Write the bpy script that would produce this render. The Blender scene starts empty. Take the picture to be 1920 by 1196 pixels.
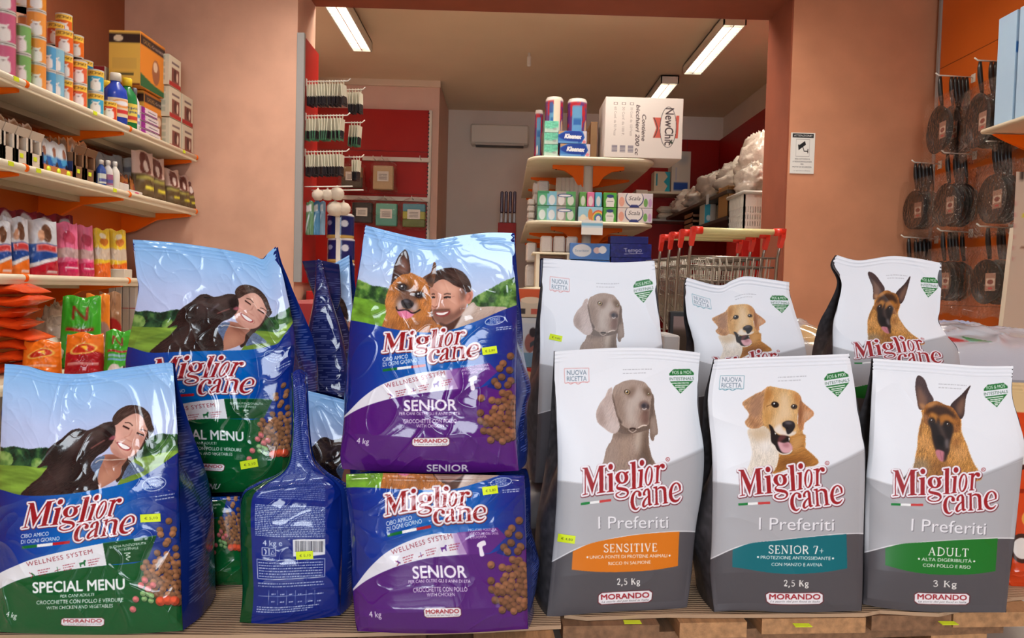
import bpy, bmesh, math, random
import numpy as np
from mathutils import Vector, Matrix
R = random.Random(7)
NR = np.random.default_rng(11)
S = bpy.context.scene
COL = S.collection
# ------------------------------------------------------------------ camera
F_PX = 1400.0
CAM = Vector((0.0, 0.0, 0.64))
_VP = Vector(((948 - 960) / F_PX, (598 - 545) / F_PX, -1.0)).normalized()      # where the aisle direction (+Y) lands
_ro = math.radians(1.5)
_up = Vector((math.sin(_ro), math.cos(_ro), 0.0))
_ZC = (_up - _VP * _up.dot(_VP)).normalized()
_XC = _VP.cross(_ZC)
ROT = Matrix((_XC, _VP, _ZC))                                                  # camera space -> world
cd = bpy.data.cameras.new('camera'); cam = bpy.data.objects.new('camera', cd); COL.objects.link(cam)
cd.sensor_width = 36.0; cd.lens = F_PX * 36.0 / 1920.0; cd.clip_start = 0.02; cd.clip_end = 200
cam.matrix_world = Matrix.Translation(CAM) @ ROT.to_4x4()
S.camera = cam
# ------------------------------------------------------------------ sky, exposure
S.view_settings.view_transform = 'Standard'; S.view_settings.look = 'None'
S.view_settings.gamma = 1.0; S.view_settings.use_curve_mapping = False
S.view_settings.exposure = 0.0
S.cycles.use_denoising = True
S.cycles.max_bounces = 8; S.cycles.diffuse_bounces = 4; S.cycles.glossy_bounces = 4
S.cycles.transparent_max_bounces = 24; S.cycles.transmission_bounces = 6
S.cycles.caustics_reflective = False; S.cycles.caustics_refractive = False
S.cycles.sample_clamp_indirect = 6.0
W = bpy.data.worlds.new('sky'); S.world = W; W.use_nodes = True
wn = W.node_tree.nodes; wl = W.node_tree.links
bg = wn['Background']
bg.inputs['Color'].default_value = (0.86, 0.93, 1.0, 1); bg.inputs['Strength'].default_value = 1.6
# daylight of the open shop front behind the camera
al = bpy.data.lights.new('doorway_daylight', 'AREA'); al.shape = 'RECTANGLE'; al.size = 1.5; al.size_y = 1.9
al.energy = 95; al.color = (0.84, 0.92, 1.0)
alo = bpy.data.objects.new('doorway_daylight', al); COL.objects.link(alo)
alo.location = (0.1, -2.62, 1.35); alo.rotation_euler = (math.radians(90), 0, 0)
# ------------------------------------------------------------------ pixel helpers
def ray(px, py):
    return ROT @ Vector(((px - 960) / F_PX, (598 - py) / F_PX, -1.0))
def P(px, py, d):
    r = ray(px, py); return CAM + r * (d / r.y)
def PZ(px, py, z):
    r = ray(px, py); return CAM + r * ((z - CAM.z) / r.z)
def PX(px, py, x):
    r = ray(px, py); return CAM + r * ((x - CAM.x) / r.x)
def PP(px, py, o, n):
    r = ray(px, py); return CAM + r * ((o - CAM).dot(n) / r.dot(n))
# ------------------------------------------------------------------ materials
def srgb(c):
    return tuple((x / 255.0 / 12.92) if x / 255.0 <= 0.04045 else ((x / 255.0 + 0.055) / 1.055) ** 2.4 for x in c[:3])
_mats = {}
def mat(name, col, rough=0.5, metal=0.0, noise=0.0, nscale=8.0, bump=0.0, bscale=40.0, spec=0.5, trans=0.0, alpha=1.0, emit=0.0, coat=0.0, stretch=None):
    if name in _mats: return _mats[name]
    m = bpy.data.materials.new(name); m.use_nodes = True
    nt = m.node_tree; b = nt.nodes['Principled BSDF']
    c = srgb(col)
    b.inputs['Base Color'].default_value = (*c, 1)
    b.inputs['Roughness'].default_value = rough; b.inputs['Metallic'].default_value = metal
    b.inputs['Specular IOR Level'].default_value = spec
    b.inputs['Transmission Weight'].default_value = trans; b.inputs['Alpha'].default_value = alpha
    b.inputs['Coat Weight'].default_value = coat
    if emit:
        b.inputs['Emission Color'].default_value = (*c, 1); b.inputs['Emission Strength'].default_value = emit
    if noise or bump:
        tc = nt.nodes.new('ShaderNodeTexCoord'); mp = nt.nodes.new('ShaderNodeMapping')
        if stretch: mp.inputs['Scale'].default_value = stretch
        nt.links.new(tc.outputs['Object'], mp.inputs['Vector'])
    if noise:
        n = nt.nodes.new('ShaderNodeTexNoise'); n.inputs['Scale'].default_value = nscale; n.inputs['Detail'].default_value = 5
        nt.links.new(mp.outputs[0], n.inputs['Vector'])
        r = nt.nodes.new('ShaderNodeValToRGB')
        r.color_ramp.elements[0].position = 0.3; r.color_ramp.elements[1].position = 0.7
        r.color_ramp.elements[0].color = (*[x * (1 - noise) for x in c], 1)
        r.color_ramp.elements[1].color = (*[min(1, x * (1 + noise)) for x in c], 1)
        nt.links.new(n.outputs['Fac'], r.inputs['Fac']); nt.links.new(r.outputs['Color'], b.inputs['Base Color'])
    if bump:
        n2 = nt.nodes.new('ShaderNodeTexNoise'); n2.inputs['Scale'].default_value = bscale; n2.inputs['Detail'].default_value = 4
        nt.links.new(mp.outputs[0], n2.inputs['Vector'])
        bp = nt.nodes.new('ShaderNodeBump'); bp.inputs['Strength'].default_value = bump; bp.inputs['Distance'].default_value = 0.01
        nt.links.new(n2.outputs['Fac'], bp.inputs['Height']); nt.links.new(bp.outputs['Normal'], b.inputs['Normal'])
    _mats[name] = m
    return m
def print_mat(name, rough=0.3, coat=0.0, bump=0.0, bscale=30.0, spec=0.5, metal=0.0):
    if name in _mats: return _mats[name]
    m = mat(name, (200, 200, 200), rough=rough, coat=coat, bump=bump, bscale=bscale, spec=spec, metal=metal)
    nt = m.node_tree; a = nt.nodes.new('ShaderNodeVertexColor'); a.layer_name = 'print'
    nt.links.new(a.outputs['Color'], nt.nodes['Principled BSDF'].inputs['Base Color'])
    nt.nodes['Principled BSDF'].inputs['Coat Roughness'].default_value = 0.06
    return m
# ------------------------------------------------------------------ objects
def tag(o, label=None, cat=None, group=None, kind=None):
    if label: o['label'] = label
    if cat: o['category'] = cat
    if group: o['group'] = group
    if kind: o['kind'] = kind
    return o
def empty(name, loc, label=None, cat=None, group=None, rz=0.0):
    o = bpy.data.objects.new(name, None); COL.objects.link(o)
    o.location = loc; o.rotation_euler = (0, 0, rz); o.empty_display_size = 0.05
    return tag(o, label, cat, group)
def link(name, me, parent=None, world=False):
    o = bpy.data.objects.new(name, me); COL.objects.link(o)
    if parent is not None:
        o.parent = parent
        if world and parent.parent is None:                                   # mesh is in world space: undo the parent's placement
            pm = Matrix.Translation(parent.location) @ parent.rotation_euler.to_matrix().to_4x4()
            o.matrix_parent_inverse = pm.inverted()
    return o
class MB:
    """collects shapes for ONE mesh object"""
    def __init__(s): s.v = []; s.f = []; s.m = []; s.sm = []; s.mats = []
    def mi(s, m):
        if m not in s.mats: s.mats.append(m)
        return s.mats.index(m)
    def add(s, vs, fs, m, smooth=False):
        k = len(s.v); i = s.mi(m)
        s.v += [tuple(v) for v in vs]
        for f in fs: s.f.append(tuple(k + a for a in f)); s.m.append(i); s.sm.append(smooth)
        return s
    def box(s, a, b, m, M=None, bev=0.0):
        x0, y0, z0 = a; x1, y1, z1 = b
        if bev > 0:
            e = min(bev, abs(x1 - x0) * .45, abs(y1 - y0) * .45, abs(z1 - z0) * .45)
            vs = []
            for z, i in ((z0, 1), (z0 + e, 0), (z1 - e, 0), (z1, 1)):
                for (x, y) in ((x0 + e, y0), (x1 - e, y0), (x1, y0 + e), (x1, y1 - e), (x1 - e, y1), (x0 + e, y1), (x0, y1 - e), (x0, y0 + e)):
                    if i: x = min(max(x, x0 + e), x1 - e); y = min(max(y, y0 + e), y1 - e)
                    vs.append((x, y, z))
            fs = [tuple(range(7, -1, -1)), tuple(range(24, 32))]
            for r in range(3):
                for k in range(8): fs.append((r * 8 + k, r * 8 + (k + 1) % 8, r * 8 + 8 + (k + 1) % 8, r * 8 + 8 + k))
        else:
            vs = [(x, y, z) for z in (z0, z1) for (x, y) in ((x0, y0), (x1, y0), (x1, y1), (x0, y1))]
            fs = [(3, 2, 1, 0), (4, 5, 6, 7), (0, 1, 5, 4), (1, 2, 6, 5), (2, 3, 7, 6), (3, 0, 4, 7)]
        if M is not None: vs = [M @ Vector(v) for v in vs]
        return s.add(vs, fs, m)
    def tube(s, pts, r, m, n=8, closed=False, caps=True):
        pts = [Vector(p) for p in pts]; k = len(pts)
        rs = r if isinstance(r, (list, tuple)) else [r] * k
        vs = []; fs = []; prev = None
        for i, p in enumerate(pts):
            a = pts[(i - 1) % k] if (closed or i > 0) else pts[i]
            b = pts[(i + 1) % k] if (closed or i < k - 1) else pts[i]
            t = (b - a); t = t.normalized() if t.length > 1e-9 else Vector((0, 0, 1))
            if prev is None:
                prev = t.orthogonal().normalized()
            u = (prev - t * prev.dot(t)); u = u.normalized() if u.length > 1e-6 else t.orthogonal().normalized()
            prev = u; w = t.cross(u)
            for j in range(n):
                q = 2 * math.pi * j / n
                vs.append(p + (u * math.cos(q) + w * math.sin(q)) * rs[i])
        for i in range(k if closed else k - 1):
            for j in range(n):
                a = i * n + j; b = i * n + (j + 1) % n; c = ((i + 1) % k) * n
                fs.append((a, b, c + (j + 1) % n, c + j))
        if caps and not closed:
            fs.append(tuple(range(n - 1, -1, -1))); fs.append(tuple((k - 1) * n + j for j in range(n)))
        return s.add(vs, fs, m, True)
    def lathe(s, prof, m, n=24, M=None, mats=None):
        """prof: (r, z) pairs; mats: one material per ring gap"""
        vs = []
        for r, z in prof:
            for j in range(n):
                q = 2 * math.pi * j / n; vs.append((r * math.cos(q), r * math.sin(q), z))
        if M is not None: vs = [M @ Vector(v) for v in vs]
        k = len(s.v); s.v += [tuple(v) for v in vs]
        for i in range(len(prof) - 1):
            mm = s.mi(mats[i] if mats else m)
            for j in range(n):
                s.f.append((k + i * n + j, k + i * n + (j + 1) % n, k + (i + 1) * n + (j + 1) % n, k + (i + 1) * n + j)); s.m.append(mm); s.sm.append(True)
        if prof[0][0] > 1e-6: s.f.append(tuple(k + j for j in range(n - 1, -1, -1))); s.m.append(s.mi(mats[0] if mats else m)); s.sm.append(False)
        if prof[-1][0] > 1e-6: s.f.append(tuple(k + (len(prof) - 1) * n + j for j in range(n))); s.m.append(s.mi(mats[-1] if mats else m)); s.sm.append(False)
        return s
    def prism(s, poly, h0, h1, m, axis='z', M=None):
        """polygon extruded along an axis"""
        n = len(poly); vs = []
        for h in (h0, h1):
            for a, b in poly:
                vs.append({'z': (a, b, h), 'y': (a, h, b), 'x': (h, a, b)}[axis])
        if M is not None: vs = [M @ Vector(v) for v in vs]
        fs = [tuple(range(n - 1, -1, -1)), tuple(range(n, 2 * n))] + [(i, (i + 1) % n, n + (i + 1) % n, n + i) for i in range(n)]
        return s.add(vs, fs, m)
    def build(s, name, parent=None, world=False, fix=True):
        me = bpy.data.meshes.new(name); me.from_pydata(s.v, [], s.f)
        for m in s.mats: me.materials.append(m)
        me.polygons.foreach_set('material_index', s.m); me.polygons.foreach_set('use_smooth', s.sm)
        if fix:
            bm = bmesh.new(); bm.from_mesh(me); bmesh.ops.recalc_face_normals(bm, faces=bm.faces); bm.to_mesh(me); bm.free()
        me.update()
        return link(name, me, parent, world)
def grid_mesh(name, pts, cols, m, smooth=True, wrap=False):
    """pts (nv,nu,3) -> quad grid mesh with a 'print' colour per vertex (cols (nv,nu,3) in sRGB 0..1)"""
    nv, nu = pts.shape[:2]
    me = bpy.data.meshes.new(name)
    idx = np.arange(nv * nu).reshape(nv, nu)
    if wrap: idx = np.concatenate([idx, idx[:, :1]], 1)
    q = np.stack([idx[:-1, :-1], idx[:-1, 1:], idx[1:, 1:], idx[1:, :-1]], -1).reshape(-1, 4)
    me.vertices.add(nv * nu); me.vertices.foreach_set('co', pts.astype(np.float32).ravel())
    nf = len(q)
    me.loops.add(nf * 4); me.loops.foreach_set('vertex_index', q.astype(np.int32).ravel())
    me.polygons.add(nf); me.polygons.foreach_set('loop_start', np.arange(0, nf * 4, 4, dtype=np.int32))
    me.polygons.foreach_set('loop_total', np.full(nf, 4, dtype=np.int32))
    me.update(calc_edges=True)
    me.polygons.foreach_set('use_smooth', np.full(nf, smooth))
    if cols is not None:
        at = me.color_attributes.new('print', 'FLOAT_COLOR', 'POINT')
        c = np.ones((nv * nu, 4), np.float32); x = np.clip(cols.reshape(-1, 3), 0, 1)
        c[:, :3] = np.where(x <= 0.04045, x / 12.92, ((x + 0.055) / 1.055) ** 2.4)
        at.data.foreach_set('color', c.ravel())
    me.materials.append(m)
    me.validate()
    return me
# ------------------------------------------------------------------ numpy noise
def vnoise(h, w, fy, fx, seed=0):
    g = np.random.default_rng(seed).random((fy + 3, fx + 3)).astype(np.float32)
    y = np.linspace(0, fy, h, dtype=np.float32); x = np.linspace(0, fx, w, dtype=np.float32)
    iy = np.minimum(y.astype(int), fy - 1); ix = np.minimum(x.astype(int), fx - 1)
    ty = y - iy; tx = x - ix
    ty = ty * ty * (3 - 2 * ty); tx = tx * tx * (3 - 2 * tx)
    a = g[np.ix_(iy, ix)]; b = g[np.ix_(iy, ix + 1)]; c = g[np.ix_(iy + 1, ix)]; d = g[np.ix_(iy + 1, ix + 1)]
    ty = ty[:, None]; tx = tx[None, :]
    return (a * (1 - tx) + b * tx) * (1 - ty) + (c * (1 - tx) + d * tx) * ty
def fbm(h, w, fy, fx, seed=0, octv=4):
    o = np.zeros((h, w), np.float32); a = 1.0; t = 0
    for k in range(octv):
        o += a * vnoise(h, w, min(int(fy * 2 ** k), h), min(int(fx * 2 ** k), w), seed + k * 17); t += a; a *= 0.5
    return o / t
def sstep(a, b, x):
    t = np.clip((x - a) / (b - a), 0, 1); return t * t * (3 - 2 * t)
# ================================================================== the room
M_pinkL = mat('plaster_pink', (210, 163, 139), .85, noise=.10, nscale=3.5, bump=.08, bscale=18)
M_pinkR = mat('plaster_pink_right', (196, 134, 100), .85, noise=.12, nscale=3.0, bump=.08, bscale=18)  # more orange base colour than the left plaster
M_brown = mat('plaster_brown', (150, 82, 48), .85, noise=.10, nscale=3)
M_white = mat('plaster_white', (236, 226, 216), .9, noise=.04, nscale=2)
M_pale = mat('plaster_pale_pink', (228, 192, 176), .9, noise=.05, nscale=2)
M_ceil = mat('ceiling_paint', (234, 212, 184), .95, noise=.04, nscale=1.2)
M_floor = mat('floor_tile', (196, 186, 172), .35, noise=.15, nscale=5)
M_reveal = mat('reveal_paint', (140, 70, 44), .85, noise=.1, nscale=4)
M_red = mat('red_panel', (164, 18, 10), .45, spec=.3)
M_orange = mat('orange_panel', (206, 98, 22), .42)
M_orange2 = mat('orange_steel', (240, 104, 0), .6, spec=.2)
M_cream = mat('cream_steel', (226, 214, 188), .4)
M_grey = mat('grey_steel', (150, 148, 146), .45)
M_chrome = mat('chrome', (200, 196, 190), .22, metal=1.0)
M_black = mat('black_plastic', (22, 21, 22), .45)
M_white2 = mat('white_plastic', (228, 224, 214), .4)
def struct(name, a, b, m, bev=0):
    o = MB().box(a, b, m, bev=bev).build(name); return tag(o, kind='structure')
YF, YB, YE = 5.0, 5.45, 9.8
struct('floor', (-2.7, -3.0, -.06), (3.0, 10.0, 0), M_floor)
struct('wall_left', (-2.72, -2.6, 0), (-2.55, 5.0, 3.1), M_brown)
struct('wall_right', (2.86, -2.6, 0), (3.02, 5.0, 3.1), M_pinkR)
struct('wall_front_left', (-2.55, YF, 0), (-1.415, YB, 3.1), M_pinkL)
struct('wall_front_right', (1.86, YF, 0), (3.02, YB, 3.1), M_pinkR)
struct('trim_1', (1.8605, YF + .004, 0), (1.8500, YB + .004, 2.64), M_reveal)
struct('wall_front_lintel', (-1.415, YF, 2.64), (1.86, YB, 3.1), M_reveal)
struct('ceiling', (-2.72, -2.6, 3.1), (3.02, YB, 3.16), M_white)
struct('ceiling_back', (-2.4, YB, 2.97), (3.0, 10.0, 3.05), M_ceil)
struct('wall_back', (-.8, YE, 0), (3.0, YE + .15, 2.97), M_white)
struct('wall_back_left', (-2.4, YB, 0), (-2.3, 8.5, 2.97), M_pale)
struct('wall_back_right', (2.78, YB, 0), (2.93, YE, 2.97), M_white)
struct('wall_alcove', (-2.4, 8.5, 0), (-.8, YE + .15, 2.95), M_pale)
struct('trim_2', (-2.3, 8.465, 2.90), (-.79, 8.5, 2.97), mat('trim_cream', (226, 206, 184), .7))
struct('trim_3', (-2.549, 2.6, 1.47), (-2.47, 3.85, 3.1), M_pinkL)
# shop front behind the camera: jambs, lintel and the open doorway that lets the daylight in
struct('wall_street_left', (-2.72, -2.75, 0), (-.95, -2.6, 3.16), M_white)
struct('wall_street_right', (1.15, -2.75, 0), (3.02, -2.6, 3.16), M_white)
struct('wall_street_top', (-.95, -2.75, 2.5), (1.15, -2.6, 3.16), M_white)
struct('street_pavement', (-6, -9, -.12), (6, -2.75, -.02), mat('pavement', (150, 146, 140), .9, noise=.1))
# ------------------------------------------------------------------ pallets and cardboard
M_wood = mat('pallet_wood', (176, 130, 88), .75, noise=.28, nscale=6, bump=.25, bscale=30, stretch=(14, 1.2, 14))
M_wood2 = mat('pallet_wood_dark', (130, 94, 66), .8, noise=.3, nscale=6, bump=.25, bscale=30, stretch=(14, 1.2, 14))
def cardboard_mat():
    m = mat('corrugated_cardboard', (178, 146, 116), .85, noise=.06, nscale=4)
    nt = m.node_tree; tc = nt.nodes.new('ShaderNodeTexCoord'); w = nt.nodes.new('ShaderNodeTexWave'); w.bands_direction = 'Y'
    w.inputs['Scale'].default_value = 42; w.inputs['Distortion'].default_value = .4; w.inputs['Detail'].default_value = 2
    b = nt.nodes.new('ShaderNodeBump'); b.inputs['Strength'].default_value = .35; b.inputs['Distance'].default_value = .004
    nt.links.new(tc.outputs['Object'], w.inputs['Vector']); nt.links.new(w.outputs['Fac'], b.inputs['Height']); nt.links.new(b.outputs['Normal'], nt.nodes['Principled BSDF'].inputs['Normal']); return m
M_card = cardboard_mat(); M_kraft = mat('kraft_box', (170, 130, 92), .8, noise=.08, nscale=5)
ZT = 0.16
def pallet(label, boards, yfront, x0, x1, depth, tags):
    e = empty('wooden_pallet', ((x0 + x1) / 2, yfront(0.5 * (x0 + x1)) + depth / 2, 0), label, 'pallet')
    for i, (a, b, dy) in enumerate(boards):
        y = yfront((a + b) / 2) + dy; sk = .05
        m = MB(); pts = [(a, y), (b, y + (b - a) * .08), (b - sk * .9, y + depth), (a - sk * .9, y + depth)]
        m.prism(pts, .130, .1535, M_wood if i % 3 else M_wood2); m.build('deck_board', e, True)
    for k, dy in enumerate((.02, depth * .5, depth - .12)):
        m = MB(); m.prism([(x0, yfront(x0) + dy + .01), (x1, yfront(x1) + dy + .01), (x1, yfront(x1) + dy + .10), (x0, yfront(x0) + dy + .10)], .108, .130, M_wood2); m.build('stringer_board', e, True)
        for x in (x0 + .02, (x0 + x1) / 2, x1 - .12):
            m = MB(); m.box((x, yfront(x) + dy + .02, .022), (x + .09, yfront(x) + dy + .10, .108), M_wood); m.build('spacer_block', e, True)
        m = MB(); m.prism([(x0, yfront(x0) + dy + .01), (x1, yfront(x1) + dy + .01), (x1, yfront(x1) + dy + .10), (x0, yfront(x0) + dy + .10)], .0, .022, M_wood2); m.build('bottom_board', e, True)
    for (px, py) in tags:
        p = PZ(px, py, .1545); m = MB(); m.prism([(p.x - .013, p.y - .006), (p.x + .013, p.y - .004), (p.x + .012, p.y + .007), (p.x - .013, p.y + .006)], .1538, .1546, mat('tag_yellow', (216, 232, 30), .5))
        t = m.build('price_tag', e, True); t['label'] = 'yellow price tag stuck on the board'
    return e
pallet('rough wooden pallet under the silver dog food bags on the right', [(PZ(a, 1170, .152).x, PZ(b, 1170, .152).x, d) for a, b, d in ((1055, 1235, .0), (1275, 1402, .0), (1435, 1635, 0), (1650, 1805, 0), (1815, 1990, .0))],
       lambda x: 1.062 + (x - .1) * .125, .10, .82, .80, ((1186, 1166), (1505, 1172), (1779, 1168)))
pallet('wooden pallet under the blue film dog food bags on the left', [(PZ(a, 1190, .152).x, PZ(b, 1190, .152).x, d) for a, b, d in ((20, 150, .0), (235, 360, .0), (417, 600, 0), (675, 800, 0), (890, 1040, 0))],
       lambda x: .992 + (x + .7) * .035, -.72, .07, .80, ())
m = MB(); q = [PZ(-60, 1190, ZT), PZ(200, 1190, ZT), PZ(420, 1190, ZT), PZ(660, 1187, ZT), PZ(900, 1180, ZT), PZ(1052, 1172, ZT)]
m.prism([(p.x, p.y) for p in q] + [(.115, 1.8), (-.85, 1.8)], .1545, ZT, M_card); tag(m.build('cardboard_sheet'), 'brown corrugated cardboard sheet under the blue and green bags', 'cardboard')
m = MB(); q = [PZ(x, y, ZT) for x, y in ((1058, 1152), (1100, 1157), (1250, 1151), (1330, 1152), (1480, 1151), (1620, 1150), (1650, 1144), (1760, 1150), (1900, 1120), (2000, 1112))]
m.prism([(p.x, p.y) for p in q] + [(1.25, 1.9), (.12, 1.9)], .1545, ZT, M_card); tag(m.build('cardboard_sheet'), 'brown cardboard sheet with torn edge under the silver bags', 'cardboard')
# ================================================================== printed artwork (rasterised in code into the colour of the film)
def crom(pts, n=6, closed=True):
    p = np.asarray(pts, float); k = len(p); out = []
    rng = range(k) if closed else range(k - 1)
    for i in rng:
        if closed: a, b, c, d = p[i - 1], p[i], p[(i + 1) % k], p[(i + 2) % k]
        else: a, b, c, d = p[max(i - 1, 0)], p[i], p[i + 1], p[min(i + 2, k - 1)]
        for t in np.arange(n) / n:
            out.append(0.5 * ((2 * b) + (c - a) * t + (2 * a - 5 * b + 4 * c - d) * t * t + (3 * b - a - 3 * c + d) * t ** 3))
    if not closed: out.append(p[-1])
    return np.array(out)
def ell(cx, cy, rx, ry, rot=0.0, n=28):
    t = np.linspace(0, 2 * np.pi, n, endpoint=False); r = math.radians(rot)
    x = rx * np.cos(t); y = ry * np.sin(t)
    return np.stack([cx + x * math.cos(r) - y * math.sin(r), cy + x * math.sin(r) + y * math.cos(r)], 1)
def stroke(pts, w, smooth=True, n=6):
    """polyline with width(s) -> polygon"""
    p = np.asarray(pts, float); ww = np.asarray(w if hasattr(w, '__len__') else [w] * len(p), float)
    if smooth and len(p) > 2:
        q = crom(np.column_stack([p, ww]), n, closed=False); p = q[:, :2]; ww = np.maximum(q[:, 2], 0.02 * ww.max())
    t = np.gradient(p, axis=0); t /= np.linalg.norm(t, axis=1)[:, None] + 1e-9
    nn = np.stack([-t[:, 1], t[:, 0]], 1) * ww[:, None] * 0.5
    return np.concatenate([p + nn, (p - nn)[::-1]])
_fontcache = {}
def glyphs(txt, shear=0.0, spacing=1.0):
    """outline loops of a text in Blender's built-in font: directed edges (n,2,2), width"""
    key = (txt, shear, spacing)
    if key in _fontcache: return _fontcache[key]
    cu = bpy.data.curves.new('lettering', 'FONT'); cu.body = txt; cu.size = 1.0; cu.resolution_u = 3
    cu.shear = shear; cu.space_character = spacing; cu.fill_mode = 'FRONT'
    o = bpy.data.objects.new('lettering', cu); COL.objects.link(o)
    dg = bpy.context.evaluated_depsgraph_get(); dg.update()
    me = o.evaluated_get(dg).to_mesh()
    co = np.zeros(len(me.vertices) * 3, np.float32); me.vertices.foreach_get('co', co); co = co.reshape(-1, 3)[:, :2]
    li = np.zeros(len(me.loops), np.int32); me.loops.foreach_get('vertex_index', li)
    tri = li.reshape(-1, 3) if len(me.polygons) * 3 == len(li) else None
    E = []
    if tri is None:
        tri = []
        for p in me.polygons:
            vs = list(p.vertices)
            for k in range(1, len(vs) - 1): tri.append((vs[0], vs[k], vs[k + 1]))
        tri = np.array(tri).reshape(-1, 3)
    a = co[tri[:, 0]]; b = co[tri[:, 1]]; c = co[tri[:, 2]]
    ar = (b[:, 0] - a[:, 0]) * (c[:, 1] - a[:, 1]) - (b[:, 1] - a[:, 1]) * (c[:, 0] - a[:, 0])
    tri = np.where((ar < 0)[:, None], tri[:, ::-1], tri)
    T = co[tri]                                          # (n,3,2)
    E = np.concatenate([T[:, [0, 1]], T[:, [1, 2]], T[:, [2, 0]]]) if len(T) else np.zeros((0, 2, 2))
    wd = (co[:, 0].min(), co[:, 0].max()) if len(co) else (0, 1)
    bpy.data.objects.remove(o); bpy.data.curves.remove(cu)
    _fontcache[key] = (E, wd)
    return _fontcache[key]
class Canvas:
    def __init__(s, w, h, to_uv):
        s.w, s.h = w, h; s.to_uv = to_uv; s.yup = False; s.img = np.zeros((h, w, 3), np.float32)
    def xy(s, pts):
        uv = s.to_uv(np.asarray(pts, float).reshape(-1, 2)); return np.stack([uv[:, 0] * s.w, (1 - uv[:, 1]) * s.h], 1)
    def edges_cov(s, E):
        """signed-coverage accumulation of directed edges in canvas pixels"""
        SS = 4; E = np.asarray(E, np.float64)
        out = np.zeros((s.h, s.w), np.float32)
        if not len(E): return out
        by0 = int(np.clip(np.floor(E[..., 1].min()), 0, s.h)); by1 = int(np.clip(np.ceil(E[..., 1].max()) + 1, 0, s.h))
        bx0 = int(np.clip(np.floor(E[..., 0].min()), 0, s.w)); bx1 = int(np.clip(np.ceil(E[..., 0].max()) + 1, 0, s.w))
        if by1 <= by0 or bx1 <= bx0: return out
        hh, wwd = by1 - by0, bx1 - bx0
        E = E - np.array([bx0, by0])
        acc = np.zeros((hh * SS, wwd + 2), np.float32)
        y0 = E[:, 0, 1] * SS; y1 = E[:, 1, 1] * SS
        for (x0, ya, x1, yb) in zip(E[:, 0, 0], y0, E[:, 1, 0], y1):
            if ya == yb: continue
            sg = 1.0
            if ya > yb: x0, ya, x1, yb, sg = x1, yb, x0, ya, -1.0
            r0 = max(0, math.ceil(ya - 0.5)); r1 = min(hh * SS - 1, math.ceil(yb - 0.5) - 1)
            if r1 < r0: continue
            r = np.arange(r0, r1 + 1); xc = x0 + (r + 0.5 - ya) * (x1 - x0) / (yb - ya)
            xc = np.clip(xc, 0, wwd - 0.001); ix = xc.astype(int); fr = (xc - ix).astype(np.float32)
            acc[r, ix] += sg * (1 - fr); acc[r, ix + 1] += sg * fr
        c = np.cumsum(acc, 1)[:, :wwd]
        out[by0:by1, bx0:bx1] = np.clip(np.abs(c).reshape(hh, SS, wwd).mean(1), 0, 1)
        return out
    def cov(s, poly, smooth=False, n=6):
        p = crom(poly, n) if smooth else np.asarray(poly, float)
        q = s.xy(p); return s.edges_cov(np.stack([q, np.roll(q, -1, 0)], 1))
    def lay(s, c, col, a=1.0):
        col = np.asarray(col, np.float32)
        ys = np.flatnonzero(c.max(1) > 0.002); xs = np.flatnonzero(c.max(0) > 0.002)
        if not len(ys): return
        sl = (slice(ys[0], ys[-1] + 1), slice(xs[0], xs[-1] + 1))
        col = col[None, None] / 255.0 if col.ndim == 1 else col[sl]
        k = (c[sl] * a)[..., None]; s.img[sl] = s.img[sl] * (1 - k) + col * k
    def crop(s, c, m):
        ys = np.flatnonzero(c.max(1) > 0); xs = np.flatnonzero(c.max(0) > 0)
        if not len(ys): return None
        return slice(max(0, ys[0] - m), min(s.h, ys[-1] + m + 1)), slice(max(0, xs[0] - m), min(s.w, xs[-1] + m + 1))
    def blur(s, c, r):
        r = int(round(r)); sl = s.crop(c, 2 * r + 2)
        if r < 1 or sl is None: return c
        o = np.zeros_like(c); o[sl] = s._blur(c[sl], r); return o
    def _blur(s, c, r):
        for _ in range(2):
            for ax in (0, 1):
                p = np.pad(c, [(r + 1, r) if a == ax else (0, 0) for a in (0, 1)], mode='edge'); k = np.cumsum(p, ax, dtype=np.float64)
                c = ((k[2 * r + 1:] - k[:-2 * r - 1]) if ax == 0 else (k[:, 2 * r + 1:] - k[:, :-2 * r - 1])) / (2 * r + 1)
        return c.astype(np.float32)
    def poly(s, pts, col, a=1.0, smooth=False, soft=0, clip=None, n=6):
        c = s.cov(pts, smooth, n)
        if soft: c = s.blur(c, soft)
        if clip is not None: c = c * clip
        s.lay(c, col, a); return c
    def line(s, pts, w, col, a=1.0, soft=0, clip=None, smooth=True):
        return s.poly(stroke(pts, w, smooth), col, a, soft=soft, clip=clip)
    def grow(s, c, r):
        k = int(math.ceil(r)); sl = s.crop(c, k + 1)
        if sl is None: return c
        full = np.zeros_like(c); c = c[sl]; o = c.copy(); H, Wd = c.shape
        for dy in range(-k, k + 1):
            for dx in range(-k, k + 1):
                d = math.hypot(dx, dy)
                if d == 0 or d > r + 1: continue
                a = min(1.0, r + 1 - d) if d > r else 1.0
                ys = slice(max(0, dy), H + min(0, dy)); yt = slice(max(0, -dy), H + min(0, -dy))
                xs = slice(max(0, dx), Wd + min(0, dx)); xt = slice(max(0, -dx), Wd + min(0, -dx))
                o[ys, xs] = np.maximum(o[ys, xs], c[yt, xt] * a)
        full[sl] = o; return full
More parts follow.
